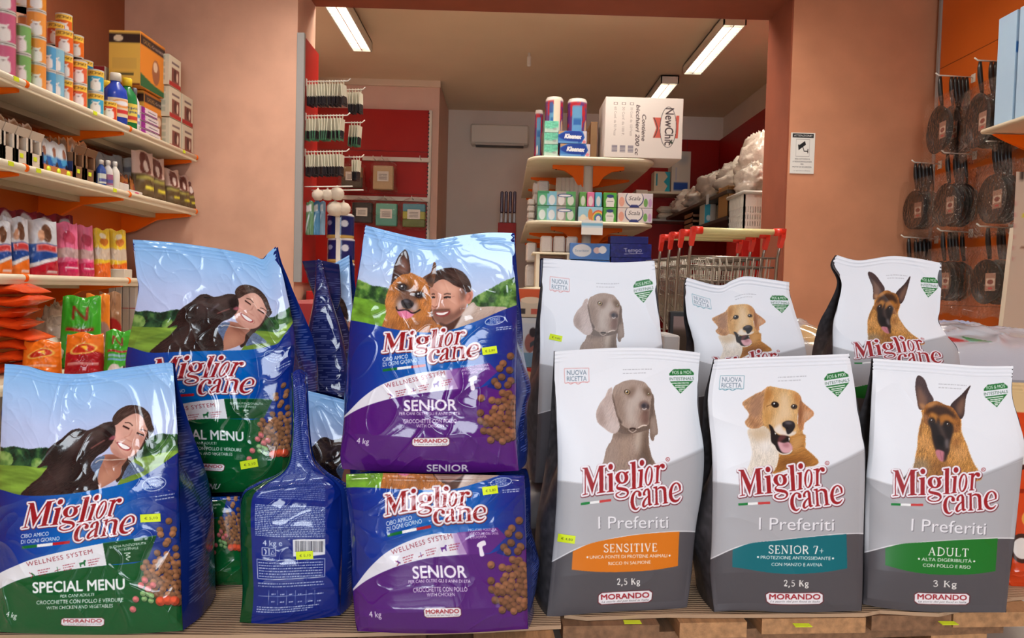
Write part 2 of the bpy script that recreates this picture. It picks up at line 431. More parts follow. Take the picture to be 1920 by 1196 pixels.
    def text(s, txt, a, b, h, col, bold=0.0, shear=0.0, alpha=1.0, spacing=1.0, soft=0):
        """baseline from a to b (reference pixels), capitals h pixels high"""
        E, (x0, x1) = glyphs(txt, shear, spacing)
        a = np.array(a, float); b = np.array(b, float); ax = (b - a) / (x1 - x0)
        up = np.array([ax[1], -ax[0]]); up = up / (np.linalg.norm(up) + 1e-9) * (h / 0.70) * (-1 if s.yup else 1)
        pts = a + (E[..., 0:1] - x0) * ax + E[..., 1:2] * up
        q = s.xy(pts.reshape(-1, 2)).reshape(-1, 2, 2)
        c = s.edges_cov(q)
        if bold > 0: c = s.grow(c, bold * h / 0.7 * s.w / s.refw)
        if soft: c = s.blur(c, soft)
        s.lay(c, col, alpha); return c
    def streak(s, ang, L, seed, fine=1):
        """streaky fur noise 0..1 along an angle (degrees, canvas)"""
        h, w = s.h, s.w; n = np.random.default_rng(seed).random((h // fine + 1, w // fine + 1)).astype(np.float32)
        n = np.repeat(np.repeat(n, fine, 0), fine, 1)[:h, :w]
        dx, dy = math.cos(math.radians(ang)), -math.sin(math.radians(ang)); o = np.zeros((h, w), np.float32)
        for k in range(-L, L + 1): o += np.roll(n, (int(round(k * dy)), int(round(k * dx))), (0, 1))
        o /= (2 * L + 1); return np.clip((o - o.mean()) / (o.std() * 4) + 0.5, 0, 1)
    def fur(s, c, amt, ang=80, L=5, seed=3, fine=1):
        n = s.streak(ang, L, seed, fine) - 0.5
        s.img = np.clip(s.img * (1 + (c * amt)[..., None] * n[..., None] * 2), 0, 1)
    def shaggy(s, c, r, ang=80, L=5, seed=5):
        """ragged soft edge for a coat of hair"""
        b = s.blur(c, r); n = s.streak(ang, L, seed); return sstep(0.32, 0.68, b + (n - 0.5) * 0.55)
    def sample(s, u, v):
        """bilinear lookup, u,v arrays 0..1 (v up)"""
        x = np.clip(u * s.w - 0.5, 0, s.w - 1.001); y = np.clip((1 - v) * s.h - 0.5, 0, s.h - 1.001)
        ix = x.astype(int); iy = y.astype(int); fx = (x - ix)[..., None]; fy = (y - iy)[..., None]
        I = s.img
        return (I[iy, ix] * (1 - fx) + I[iy, ix + 1] * fx) * (1 - fy) + (I[iy + 1, ix] * (1 - fx) + I[iy + 1, ix + 1] * fx) * fy
# ------------------------------------------------------------------ outlines: edges of a bag's front in the photograph, as a patch
class Patch:
    """Coons patch: top L>R, bottom L>R, left top>bottom, right top>bottom (pixels); u right, v up"""
    def __init__(s, top, bottom, left, right):
        s.T, s.B, s.L, s.Rr = [[tuple(map(float, q)) for q in e] for e in (top, bottom, left, right)]
        s.D = []
        for e in (s.T, s.B, s.L, s.Rr):
            p = np.asarray(e, float); p = crom(p, 8, closed=False) if len(p) > 2 else p
            d = np.r_[0, np.cumsum(np.linalg.norm(np.diff(p, axis=0), axis=1))]; s.D.append((d / d[-1], p))
    def ed(s, k, t):
        d, p = s.D[k]; return np.stack([np.interp(t, d, p[:, 0]), np.interp(t, d, p[:, 1])], -1)
    def at(s, u, v):
        u = np.asarray(u, float); v = np.asarray(v, float); sh = u.shape; u = u.ravel(); v = v.ravel(); w = 1 - v
        tl, tr, bl, br = map(np.array, (s.T[0], s.T[-1], s.B[0], s.B[-1]))
        uc = np.clip(u, 0, 1); wc = np.clip(w, 0, 1); du = (u - uc)[:, None]; dw = (w - wc)[:, None]
        T = s.ed(0, uc) + du * (tr - tl); B = s.ed(1, uc) + du * (br - bl)
        L = s.ed(2, wc) + dw * (bl - tl); Q = s.ed(3, wc) + dw * (br - tr)
        u = u[:, None]; w = w[:, None]
        p = T * (1 - w) + B * w + L * (1 - u) + Q * u - ((1 - u) * (1 - w) * tl + u * (1 - w) * tr + (1 - u) * w * bl + u * w * br)
        return p.reshape(sh + (2,))
    def inv(s, pts):
        pts = np.asarray(pts, float); N = 41
        tl, tr, bl, br = map(np.array, (s.T[0], s.T[-1], s.B[0], s.B[-1]))
        u = np.full(len(pts), .5); v = np.full(len(pts), .5)
        for it in range(30):
            e = pts - s.at(u, v); h = 1e-3
            du = (s.at(np.clip(u + h, 0, 1), np.clip(v, 0, 1)) - s.at(np.clip(u - h, 0, 1), np.clip(v, 0, 1))) / (2 * h)
            W = ((1 - v)[:, None] * (br - bl) + v[:, None] * (tr - tl)); H = ((1 - u)[:, None] * (tl - bl) + u[:, None] * (tr - br))
            det = W[:, 0] * H[:, 1] - W[:, 1] * H[:, 0]
            u = u + 0.8 * (e[:, 0] * H[:, 1] - e[:, 1] * H[:, 0]) / det; v = v + 0.8 * (W[:, 0] * e[:, 1] - W[:, 1] * e[:, 0]) / det
            if np.abs(e).max() < 0.05: break
        return np.stack([u, v], 1)
def zm(pts, x0, y0, s):
    """points read in an enlarged crop -> photograph pixels"""
    return [(x0 + a / s, y0 + b / s) for a, b in pts]
# ------------------------------------------------------------------ the bags' outlines (photograph pixels)
OUT = {
 'special_front': Patch([(9, 682), (50, 686), (90, 697), (148, 701), (224, 691), (309, 680), (324, 682)], [(-12, 1184), (100, 1189), (230, 1189), (343, 1182)],
    [(9, 682), (4, 760), (0, 850), (-8, 950), (-12, 1060), (-12, 1184)], [(324, 682), (330, 760), (334, 839), (338, 974), (340, 1100), (343, 1182)]),
 'special_upper': Patch([(249, 449), (330, 455), (409, 466), (470, 478), (492, 486), (503, 474), (517, 462)], [(262, 912), (340, 922), (430, 923), (507, 918)],
    [(249, 449), (256, 515), (259, 549), (241, 643), (235, 690), (240, 800), (262, 912)], [(517, 462), (524, 494), (533, 528), (550, 609), (554, 660), (548, 740), (546, 830), (536, 885), (507, 918)]),
 'special_lower': Patch([(250, 926), (340, 932), (450, 930)], [(250, 1094), (350, 1097), (456, 1096)], [(250, 926), (245, 1000), (250, 1094)], [(450, 930), (456, 1010), (456, 1096)]),
 'senior_upper': Patch([(685, 422), (720, 431), (770, 443), (810, 449), (840, 445), (876, 440), (920, 436), (964, 437)], [(642, 879), (720, 884), (810, 887), (900, 886), (973, 882)],
    [(685, 422), (672, 510), (657, 603), (650, 700), (644, 800), (638, 850), (642, 879)], [(964, 437), (969, 570), (970, 640), (967, 780), (970, 850), (973, 882)]),
 'senior_lower': Patch([(649, 889), (720, 887), (800, 889), (900, 890), (983, 892)], [(671, 1183), (760, 1187), (860, 1187), (990, 1179)],
    [(649, 889), (650, 927), (657, 1006), (661, 1088), (665, 1156), (671, 1183)], [(983, 892), (986, 952), (987, 1033), (989, 1115), (990, 1179)]),
 'sensitive': Patch([(1040, 659), (1129, 653), (1222, 652), (1313, 661)], [(1025, 1157), (1129, 1148), (1210, 1144), (1288, 1140)],
    [(1040, 659), (1040, 733), (1045, 826), (1045, 900), (1040, 993), (1034, 1059), (1025, 1157)], [(1313, 661), (1309, 710), (1311, 779), (1320, 849), (1316, 919), (1304, 993), (1296, 1080), (1288, 1140)]),
 'senior7': Patch([(1339, 674), (1437, 669), (1528, 666), (1592, 663)], [(1339, 1147), (1400, 1144), (1482, 1148), (1615, 1145)],
    [(1339, 674), (1327, 750), (1334, 833), (1336, 906), (1334, 1015), (1331, 1070), (1339, 1147)], [(1592, 663), (1603, 728), (1615, 810), (1622, 855), (1619, 997), (1617, 1106), (1615, 1145)]),
 'adult': Patch([(1637, 672), (1740, 679), (1832, 686), (1900, 686)], [(1618, 1132), (1660, 1140), (1740, 1147), (1886, 1148)],
    [(1637, 672), (1633, 756), (1628, 849), (1623, 910), (1620, 1040), (1618, 1132)], [(1900, 686), (1898, 742), (1911, 790), (1921, 835), (1916, 880), (1903, 1003), (1893, 1082), (1886, 1148)]),
 'sensitive_rear': Patch([(1019, 484), (1080, 488), (1152, 492), (1227, 489)], [(1003, 905), (1100, 905), (1250, 905)],
    [(1019, 484), (1013, 589), (1012, 664), (1008, 780), (1003, 905)], [(1227, 489), (1238, 614), (1243, 657), (1250, 780), (1250, 905)]),
 'senior7_rear': Patch([(1288, 520), (1315, 528), (1340, 534), (1357, 534), (1374, 525), (1399, 518), (1440, 523), (1480, 529)], [(1300, 870), (1400, 870), (1515, 870)],
    [(1288, 520), (1284, 540), (1288, 593), (1297, 627), (1302, 660), (1298, 760), (1300, 870)], [(1480, 529), (1481, 550), (1491, 587), (1506, 634), (1514, 680), (1520, 770), (1515, 870)]),
 'adult_rear': Patch([(1569, 478), (1610, 488), (1671, 480), (1716, 484), (1765, 493)], [(1562, 850), (1680, 850), (1800, 850)],
    [(1569, 478), (1561, 498), (1578, 530), (1570, 575), (1563, 601), (1561, 636), (1562, 740), (1562, 850)], [(1765, 493), (1765, 533), (1762, 580), (1760, 603), (1776, 630), (1797, 661), (1802, 740), (1800, 850)]),
}
# ------------------------------------------------------------------ the two-line brand lettering, traced glyph by glyph
def logo_parts():
    A = []
    def pg(*p): A.append([np.array(p, float)])
    def st(pts, w): A.append([stroke(pts, w)])
    def ring(o, i): A.append([o, i[::-1]])
    # M
    pg((126, 225), (143, 225), (145, 598), (176, 600), (176, 612), (95, 628), (95, 616), (128, 604)); pg((95, 214), (170, 208), (270, 468), (242, 612), (120, 232), (95, 228))
    pg((242, 612), (252, 470), (344, 190), (362, 190), (262, 520)); pg((340, 188), (442, 176), (442, 188), (406, 202), (409, 560), (441, 569), (441, 581), (312, 600), (312, 588), (348, 574))
    # i
    A.append([ell(517, 200, 35, 45, 5)]); pg((464, 308), (546, 288), (550, 552), (566, 561), (566, 571), (458, 583), (458, 571), (490, 560), (487, 334), (464, 324))
    # g
    ring(ell(685, 362, 97, 92, -8, 40), ell(687, 358, 38, 74, -4, 30)); pg((742, 276), (790, 262), (786, 286), (752, 312))
    st([(662, 438), (618, 478), (622, 518), (690, 532), (750, 548), (776, 592), (742, 645), (662, 664), (606, 640), (602, 606), (640, 582), (668, 566)], [12, 16, 38, 50, 46, 30, 20, 20, 24, 20, 14, 8])
    # l
    pg((804, 136), (888, 116), (892, 512), (908, 520), (906, 530), (806, 538), (808, 526), (838, 516), (830, 154), (806, 152))
    # i
    A.append([ell(985, 140, 35, 46, 8)]); pg((928, 246), (1000, 232), (986, 484), (1004, 492), (1001, 502), (912, 522), (914, 510), (942, 498), (952, 270), (928, 262))
    # o
    ring(ell(1088, 336, 60, 148, 5, 40), ell(1088, 336, 30, 128, 7, 36))
    # r
    pg((1164, 186), (1240, 168), (1230, 426), (1252, 434), (1250, 444), (1174, 452), (1176, 440), (1192, 430), (1200, 206), (1164, 202)); st([(1234, 240), (1248, 200), (1276, 172), (1300, 172)], [10, 22, 30, 40]); A.append([ell(1298, 190, 30, 36, 0)])
    # c
    st([(955, 640), (958, 600), (932, 568), (890, 572), (852, 630), (838, 720), (858, 806), (902, 834), (945, 800)], [34, 40, 26, 22, 40, 52, 50, 28, 6]); A.append([ell(950, 614, 24, 32, 0)])
    # a
    pg((1052, 522), (1084, 520), (1108, 560), (1116, 745), (1138, 756), (1136, 768), (1096, 786), (1076, 762), (1068, 560)); st([(1022, 628), (1016, 590), (1040, 545), (1075, 535)], [40, 32, 24, 20]); st([(1076, 640), (1026, 700), (1004, 764), (1020, 796), (1074, 756)], [14, 28, 36, 26, 10])
    # n
    pg((1154, 504), (1212, 486), (1222, 744), (1242, 752), (1240, 764), (1168, 774), (1168, 762), (1186, 752), (1182, 524), (1154, 520)); pg((1214, 544), (1218, 520), (1262, 490), (1318, 492), (1346, 520), (1358, 724), (1378, 732), (1376, 742), (1294, 756), (1294, 744), (1314, 734), (1302, 550), (1280, 524), (1250, 524))
    # e
    st([(1424, 606), (1500, 580), (1560, 548)], [12, 12, 14]); st([(1556, 552), (1546, 480), (1500, 440), (1444, 480), (1412, 580), (1424, 670), (1470, 712), (1522, 700), (1562, 650)], [22, 34, 20, 30, 48, 52, 44, 26, 6])
    return A
LOGO = logo_parts()
def logo(c, a, b, d, pad=3.0, red=(160, 34, 42), rim=(120, 40, 50)):
    """a,b,d: where the M's head, the M's foot and the end of the e stand"""
    s3 = np.array([[95, 215, 1], [95, 625, 1], [1565, 560, 1]], float); T = np.linalg.solve(s3, np.array([a, b, d], float))
    cv = np.zeros((c.h, c.w), np.float32)
    for part in LOGO:
        E = []
        for lp in part:
            q = c.xy(np.column_stack([lp, np.ones(len(lp))]) @ T); E.append(np.stack([q, np.roll(q, -1, 0)], 1))
        cv = np.maximum(cv, c.edges_cov(np.concatenate(E)))
    k = c.w / abs(c.refw)
    c.lay(np.roll(c.grow(cv, (pad + 1.0) * k), (int(1.0 * k), int(0.8 * k)), (0, 1)), rim)
    c.lay(c.grow(cv, pad * k), (238, 234, 240)); c.lay(cv, red)
def mkcanvas(key, w, h, v0=0.0, v1=1.0):
    p = OUT[key]
    def f(pts):
        uv = p.inv(pts); uv[:, 1] = v0 + uv[:, 1] * (v1 - v0); return uv
    c = Canvas(w, h, f); c.refw = np.linalg.norm(np.array(p.at(1.0, .5)) - np.array(p.at(0.0, .5))); return c
def vgrad(c, stops):
    """vertical gradient by (v, colour) stops"""
    v = 1 - (np.arange(c.h) + .5) / c.h; st = sorted(stops); vs = [a for a, _ in st]
    return np.stack([np.interp(v, vs, [k[i] for _, k in st]) for i in range(3)], -1)[:, None, :].repeat(c.w, 1).astype(np.float32) / 255.0
def hgrad(c, stops):
    v = (np.arange(c.w) + .5) / c.w; st = sorted(stops); vs = [a for a, _ in st]
    return np.stack([np.interp(v, vs, [k[i] for _, k in st]) for i in range(3)], -1)[None].repeat(c.h, 0).astype(np.float32) / 255.0
def foliage(c, cv, dark, mid, light, seed):
    n = fbm(c.h, c.w, 40, 28, seed, 4); n = np.clip((n - 0.5) * 2.2 + 0.5, 0, 1)[..., None]
    d, m, l = [np.array(k, np.float32) / 255 for k in (dark, mid, light)]
    col = np.where(n < .5, d + (m - d) * n * 2, m + (l - m) * (n * 2 - 1)); c.lay(c.shaggy(cv, 3, 60, 2, seed), col.astype(np.float32))
def dashes(c, a, b, h, col, seed, alpha=1.0):
    """a line of print too small to read"""
    r = random.Random(seed); a = np.array(a, float); b = np.array(b, float); L = np.linalg.norm(b - a); d = (b - a) / L; n = np.array([-d[1], d[0]]); t = 0; E = []
    while t < L:
        w = r.uniform(1.2, 6); e = min(L, t + w)
        q = c.xy([a + d * t - n * h / 2, a + d * e - n * h / 2, a + d * e + n * h / 2, a + d * t + n * h / 2]); E.append(np.stack([q, np.roll(q, -1, 0)], 1)); t = e + r.uniform(.8, 1.6)
    c.lay(c.edges_cov(np.concatenate(E)), col, alpha)
def fursh(c, pts, col, amt=0.25, ang=80, L=6, seed=1, ragged=3, soft=0, clip=None, smooth=True, a=1.0):
    cv = c.cov(pts, smooth)
    if soft: cv = c.blur(cv, soft)
    if ragged: cv = c.shaggy(cv, ragged, ang, L, seed)
    if clip is not None: cv = cv * clip
    c.lay(cv, col, a)
    if amt: c.fur(cv, amt, ang, L, seed)
    return cv
def eye(c, x, y, r, iris=(60, 35, 20), ring=(25, 18, 15), hl=True, rot=0):
    c.poly(ell(x, y, r * 1.35, r * 1.05, rot), ring, soft=1); c.poly(ell(x, y, r * .95, r * .95), iris); c.poly(ell(x, y, r * .5, r * .5), (10, 8, 8))
    if hl: c.poly(ell(x - r * .3, y - r * .35, r * .28, r * .28), (240, 240, 240))
# ================================================================== silver bags
def pref_base(key, seed):
    c = mkcanvas(key, 600, 1060); ref = OUT['sensitive']; own = OUT[key]; f1 = c.to_uv
    c.sens = lambda pts: [tuple(q) for q in own.at(*ref.inv(np.asarray(pts, float)).T)]      # place on the orange bag -> same place on this bag
    c.img[:] = np.array((232, 234, 240)) / 255.0
    return c
def pref_common(c, banner, lines, weight, nuova, wx=(1157, 1200)):
    s = c.sens
    top = [(1000, 900), (1045, 900), (1090, 905), (1130, 906), (1180, 893), (1240, 875), (1290, 855), (1340, 832)]
    low = [(1000, 1068), (1034, 1053), (1083, 1028), (1130, 1014), (1176, 1005), (1230, 999), (1274, 996), (1340, 998)]
    ct = list(crom(top, 6, False)); cl = list(crom(low, 6, False))
    cv = c.cov(s(ct + [(1340, 1200), (1000, 1200)])); c.lay(cv, (178, 177, 181))
    c.line(s([(x, y + 1) for x, y in top]), 2.0, (215, 214, 217), .8)
    c.line(s(ct[30:]), 5, (150, 149, 154), .5, soft=3)
    c.poly(s(cl + [(1340, 1200), (1000, 1200)]), (92, 88, 92)); c.line(s(cl), 2.2, (222, 220, 222))
    return c
def pref_overlay(c, name, banner, lines, weight, nuova):
    s = c.sens
    logo(c, *s([(1092, 877), (1092, 928.4), (1276.4, 920.3)]), pad=3.2)
    for a, b, col in ((1089, 1106, (20, 130, 60)), (1106, 1124, (240, 240, 240)), (1124, 1146, (200, 70, 70))):
        k = lambda x: 945 - (x - 1089) * 0.13
        c.poly(s([(a, k(a) - 2.4), (b, k(b) - 2.4), (b, k(b) + 2.2), (a, k(a) + 2.2)]), col)
    c.poly(s(ell(1252, 861, 4, 4)), (170, 60, 65)); c.poly(s(ell(1252, 861, 2.9, 2.9)), (225, 220, 225)); c.text('R', *s([(1250.6, 863), (1253.6, 863)]), 3.4, (170, 60, 65))
    for dx, dy, col in ((1.2, 1.2, (120, 118, 124)), (0, 0, (236, 234, 238))): c.text('I Preferiti', *s([(1122 + dx, 991 + dy), (1253 + dx, 989.5 + dy)]), 23, col, bold=0)
    bt = crom([(1074, 1034), (1110, 1018), (1176, 1005), (1230, 999), (1274, 996.5)], 6, False)
    bb = crom([(1271, 1061), (1230, 1068), (1176, 1072), (1120, 1072), (1072, 1068)], 6, False)
    c.poly(s(list(bt) + list(bb)), banner)
    wh = (244, 240, 236)
    (t, a, b), (t1, a1, b1), (t2, a2, b2) = lines
    serif_text(c, t, s([a])[0], s([b])[0], 14.5, wh)
    c.text(t1, *s([a1, b1]), 6.0, wh, bold=0.004); c.text(t2, *s([a2, b2]), 6.0, wh, bold=0.004)
    c.poly(s(ell(a1[0] - 4.5, a1[1] - 3, 1.8, 1.8)), wh); c.poly(s(ell(b1[0] + 4.5, b1[1] - 3, 1.8, 1.8)), wh)
    serif_text(c, weight, s([(1157, 1096)])[0], s([(1200, 1095.4)])[0], 11, wh, w=1.25)
    morando(c, s, (1123, 1112), (1223, 1107), (1122, 1133), (1221, 1128))
    if nuova:
        bx = [(1058, 691), (1104, 690), (1104.5, 716), (1059, 718)]; col = nuova
        for i in range(4): c.line(s([bx[i], bx[(i + 1) % 4]]), 1.3, col, .75, smooth=False)
        c.text('NUOVA', *s([(1063, 703), (1100, 702.5)]), 9, (95, 120, 140)); c.text('RICETTA', *s([(1063, 714.5), (1100, 714)]), 9, (95, 120, 140))
        c.line(s([(1060, 719), (1066, 717), (1070, 720), (1078, 717), (1084, 720), (1092, 716), (1102, 717)]), 1.4, col)
    g = (40, 120, 60)
    c.poly(s([(1263, 692), (1293, 691.5), (1301, 699), (1301, 703), (1255, 704), (1255, 700)]), g); c.text('FOS & MOS', *s([(1261, 701.5), (1296, 700.8)]), 6.2, (245, 250, 245), bold=.012)
    c.text('INTESTINALS', *s([(1255.5, 713), (1301, 712)]), 5.6, (70, 110, 85), bold=.01)
    c.poly(s([(1256, 715), (1300, 714), (1276, 738)]), g)
    c.line(s([(1259, 718.5), (1292, 717.8), (1290, 722), (1266, 722.4), (1266, 726), (1285, 725.6), (1283, 729.4), (1273, 729.6), (1274, 733), (1279, 733)]), 1.6, (240, 246, 240), smooth=False)
    dashes(c, *s([(1168, 693), (1222, 692)]), 1.6, (150, 150, 158), 4, .55); dashes(c, *s([(1168, 700), (1212, 699)]), 1.6, (150, 150, 158), 5, .5)
def morando(c, s, tl, tr, bl, br):
    tl, tr, bl, br = map(np.array, (tl, tr, bl, br)); mid = (tl + tr + bl + br) / 4
    def rr(k):
        o = []
        for (p, q) in ((tl, tr), (tr, br), (br, bl), (bl, tl)):
            for t in (.06, .94) if np.linalg.norm(q - p) > 40 else (.2, .8): o.append(p + (q - p) * t)
        return [tuple(mid + (x - mid) * np.array(k)) for x in o]
    c.poly(s(rr((1.03, 1.12))), (110, 30, 40)); c.poly(s(rr((1.0, 1.0))), (238, 234, 238))
    d = tr - tl; e = bl - tl
    c.text('MORANDO', *s([tl + d * .05 + e * .60, tl + d * .95 + e * .60]), np.linalg.norm(e) * .46, (165, 25, 40), bold=.03)
    c.text('La storia del pet food in Italia', *s([tl + d * .06 + e * .88, tl + d * .94 + e * .88]), np.linalg.norm(e) * .17, (110, 105, 115), shear=.25)
# capitals with serifs: stems, hairlines and feet as strokes in a unit box
_SER = {
 'S': (.55, [([(.86, .80), (.62, 1.0), (.2, .92), (.14, .70), (.5, .52), (.88, .32), (.78, .06), (.4, -.01), (.1, .2)], 'm'), ([(.86, .98), (.86, .76)], 't'), ([(.1, .02), (.1, .25)], 't')]),
 'E': (.55, [([(.22, 0), (.22, 1)], 'T'), ([(.05, 1), (.9, 1)], 't'), ([(.05, 0), (.95, 0)], 't'), ([(.22, .52), (.7, .52)], 't'), ([(.9, 1), (.9, .82)], 't'), ([(.95, 0), (.95, .2)], 't'), ([(.7, .42), (.7, .62)], 't')]),
 'N': (.78, [([(.17, 0), (.17, 1)], 't'), ([(.14, 1), (.84, 0)], 'T'), ([(.84, 0), (.84, 1)], 't'), ([(.02, 0), (.32, 0)], 't'), ([(.0, 1), (.2, 1)], 't'), ([(.7, 1), (.98, 1)], 't')]),
 'I': (.32, [([(.5, 0), (.5, 1)], 'T'), ([(.1, 0), (.9, 0)], 't'), ([(.1, 1), (.9, 1)], 't')]),
 'T': (.62, [([(.5, 0), (.5, 1)], 'T'), ([(.05, 1), (.95, 1)], 't'), ([(.05, 1), (.05, .78)], 't'), ([(.95, 1), (.95, .78)], 't'), ([(.3, 0), (.7, 0)], 't')]),
 'V': (.7, [([(.12, 1), (.5, 0)], 'T'), ([(.5, 0), (.88, 1)], 't'), ([(0, 1), (.3, 1)], 't'), ([(.74, 1), (1, 1)], 't')]),
 'O': (.8, [([(.5, 1), (.16, .85), (.06, .5), (.16, .15), (.5, 0), (.84, .15), (.94, .5), (.84, .85), (.5, 1)], 'm')]),
 'R': (.66, [([(.2, 0), (.2, 1)], 'T'), ([(.05, 1), (.5, 1), (.8, .9), (.8, .6), (.5, .5), (.2, .5)], 'm'), ([(.48, .5), (.95, 0)], 'T'), ([(.05, 0), (.4, 0)], 't'), ([(.85, 0), (1, 0)], 't')]),
 'A': (.74, [([(.5, 1), (.14, 0)], 't'), ([(.5, 1), (.86, 0)], 'T'), ([(.27, .36), (.72, .36)], 't'), ([(0, 0), (.28, 0)], 't'), ([(.7, 0), (1, 0)], 't')]),
 'D': (.74, [([(.2, 0), (.2, 1)], 'T'), ([(.05, 1), (.45, 1), (.82, .82), (.93, .5), (.82, .18), (.45, 0), (.05, 0)], 'm')]),
 'U': (.76, [([(.18, 1), (.18, .3), (.32, .04), (.55, .0), (.78, .1), (.84, .35), (.84, 1)], 'm'), ([(.02, 1), (.36, 1)], 't'), ([(.7, 1), (.98, 1)], 't')]),
 'L': (.56, [([(.22, 0), (.22, 1)], 'T'), ([(.05, 1), (.42, 1)], 't'), ([(.05, 0), (.95, 0)], 't'), ([(.95, 0), (.95, .25)], 't')]),
 'K': (.7, [([(.2, 0), (.2, 1)], 'T'), ([(.05, 1), (.38, 1)], 't'), ([(.05, 0), (.38, 0)], 't'), ([(.22, .42), (.85, 1)], 't'), ([(.42, .6), (.92, 0)], 'T')]),
 'g': (.5, [([(.5, .66), (.15, .55), (.15, .3), (.5, .2), (.8, .3), (.8, .55), (.5, .66)], 'm'), ([(.3, .2), (.25, .08), (.8, 0), (.85, -.2), (.4, -.28), (.1, -.15), (.3, 0)], 'm'), ([(.75, .6), (.98, .68)], 't')]),
 '7': (.48, [([(.08, .8), (.08, 1), (.92, 1)], 't'), ([(.9, 1), (.4, 0)], 'T')]), '+': (.5, [([(.5, .1), (.5, .7)], 't'), ([(.1, .4), (.9, .4)], 't')]),
 '2': (.5, [([(.1, .74), (.25, .97), (.65, .97), (.82, .72), (.6, .42), (.1, .03)], 'm'), ([(.1, .04), (.92, .04)], 'T')]), ',': (.25, [([(.5, .06), (.2, -.26)], 'T')]),
 '5': (.5, [([(.85, .98), (.25, .98), (.2, .55)], 't'), ([(.2, .55), (.6, .6), (.9, .32), (.7, .04), (.35, 0), (.1, .12)], 'm')]),
 '3': (.5, [([(.1, .8), (.3, .98), (.7, .95), (.78, .72), (.42, .54)], 'm'), ([(.42, .54), (.85, .42), (.85, .12), (.45, 0), (.1, .12)], 'm')]), ' ': (.3, []),
}
def serif_text(c, txt, a, b, h, col, w=1.0):
    a = np.array(a, float); b = np.array(b, float); tot = sum(_SER[k][0] + .13 for k in txt) - .13
    d = b - a; L = np.linalg.norm(d); d = d / L; u = np.array([d[1], -d[0]]); sc = L / tot; x = 0; cv = np.zeros((c.h, c.w), np.float32)
    for k in txt:
        wd, ss = _SER[k]
        for pts, kind in ss:
            q = [a + d * (x + px * wd) * sc + u * py * h for px, py in pts]; wt = {'T': .15, 't': .07, 'm': .11}[kind] * h * w
            cv = np.maximum(cv, c.cov(stroke(q, wt, smooth=(kind == 'm'))))
        x += wd + .13
    c.lay(cv, col)
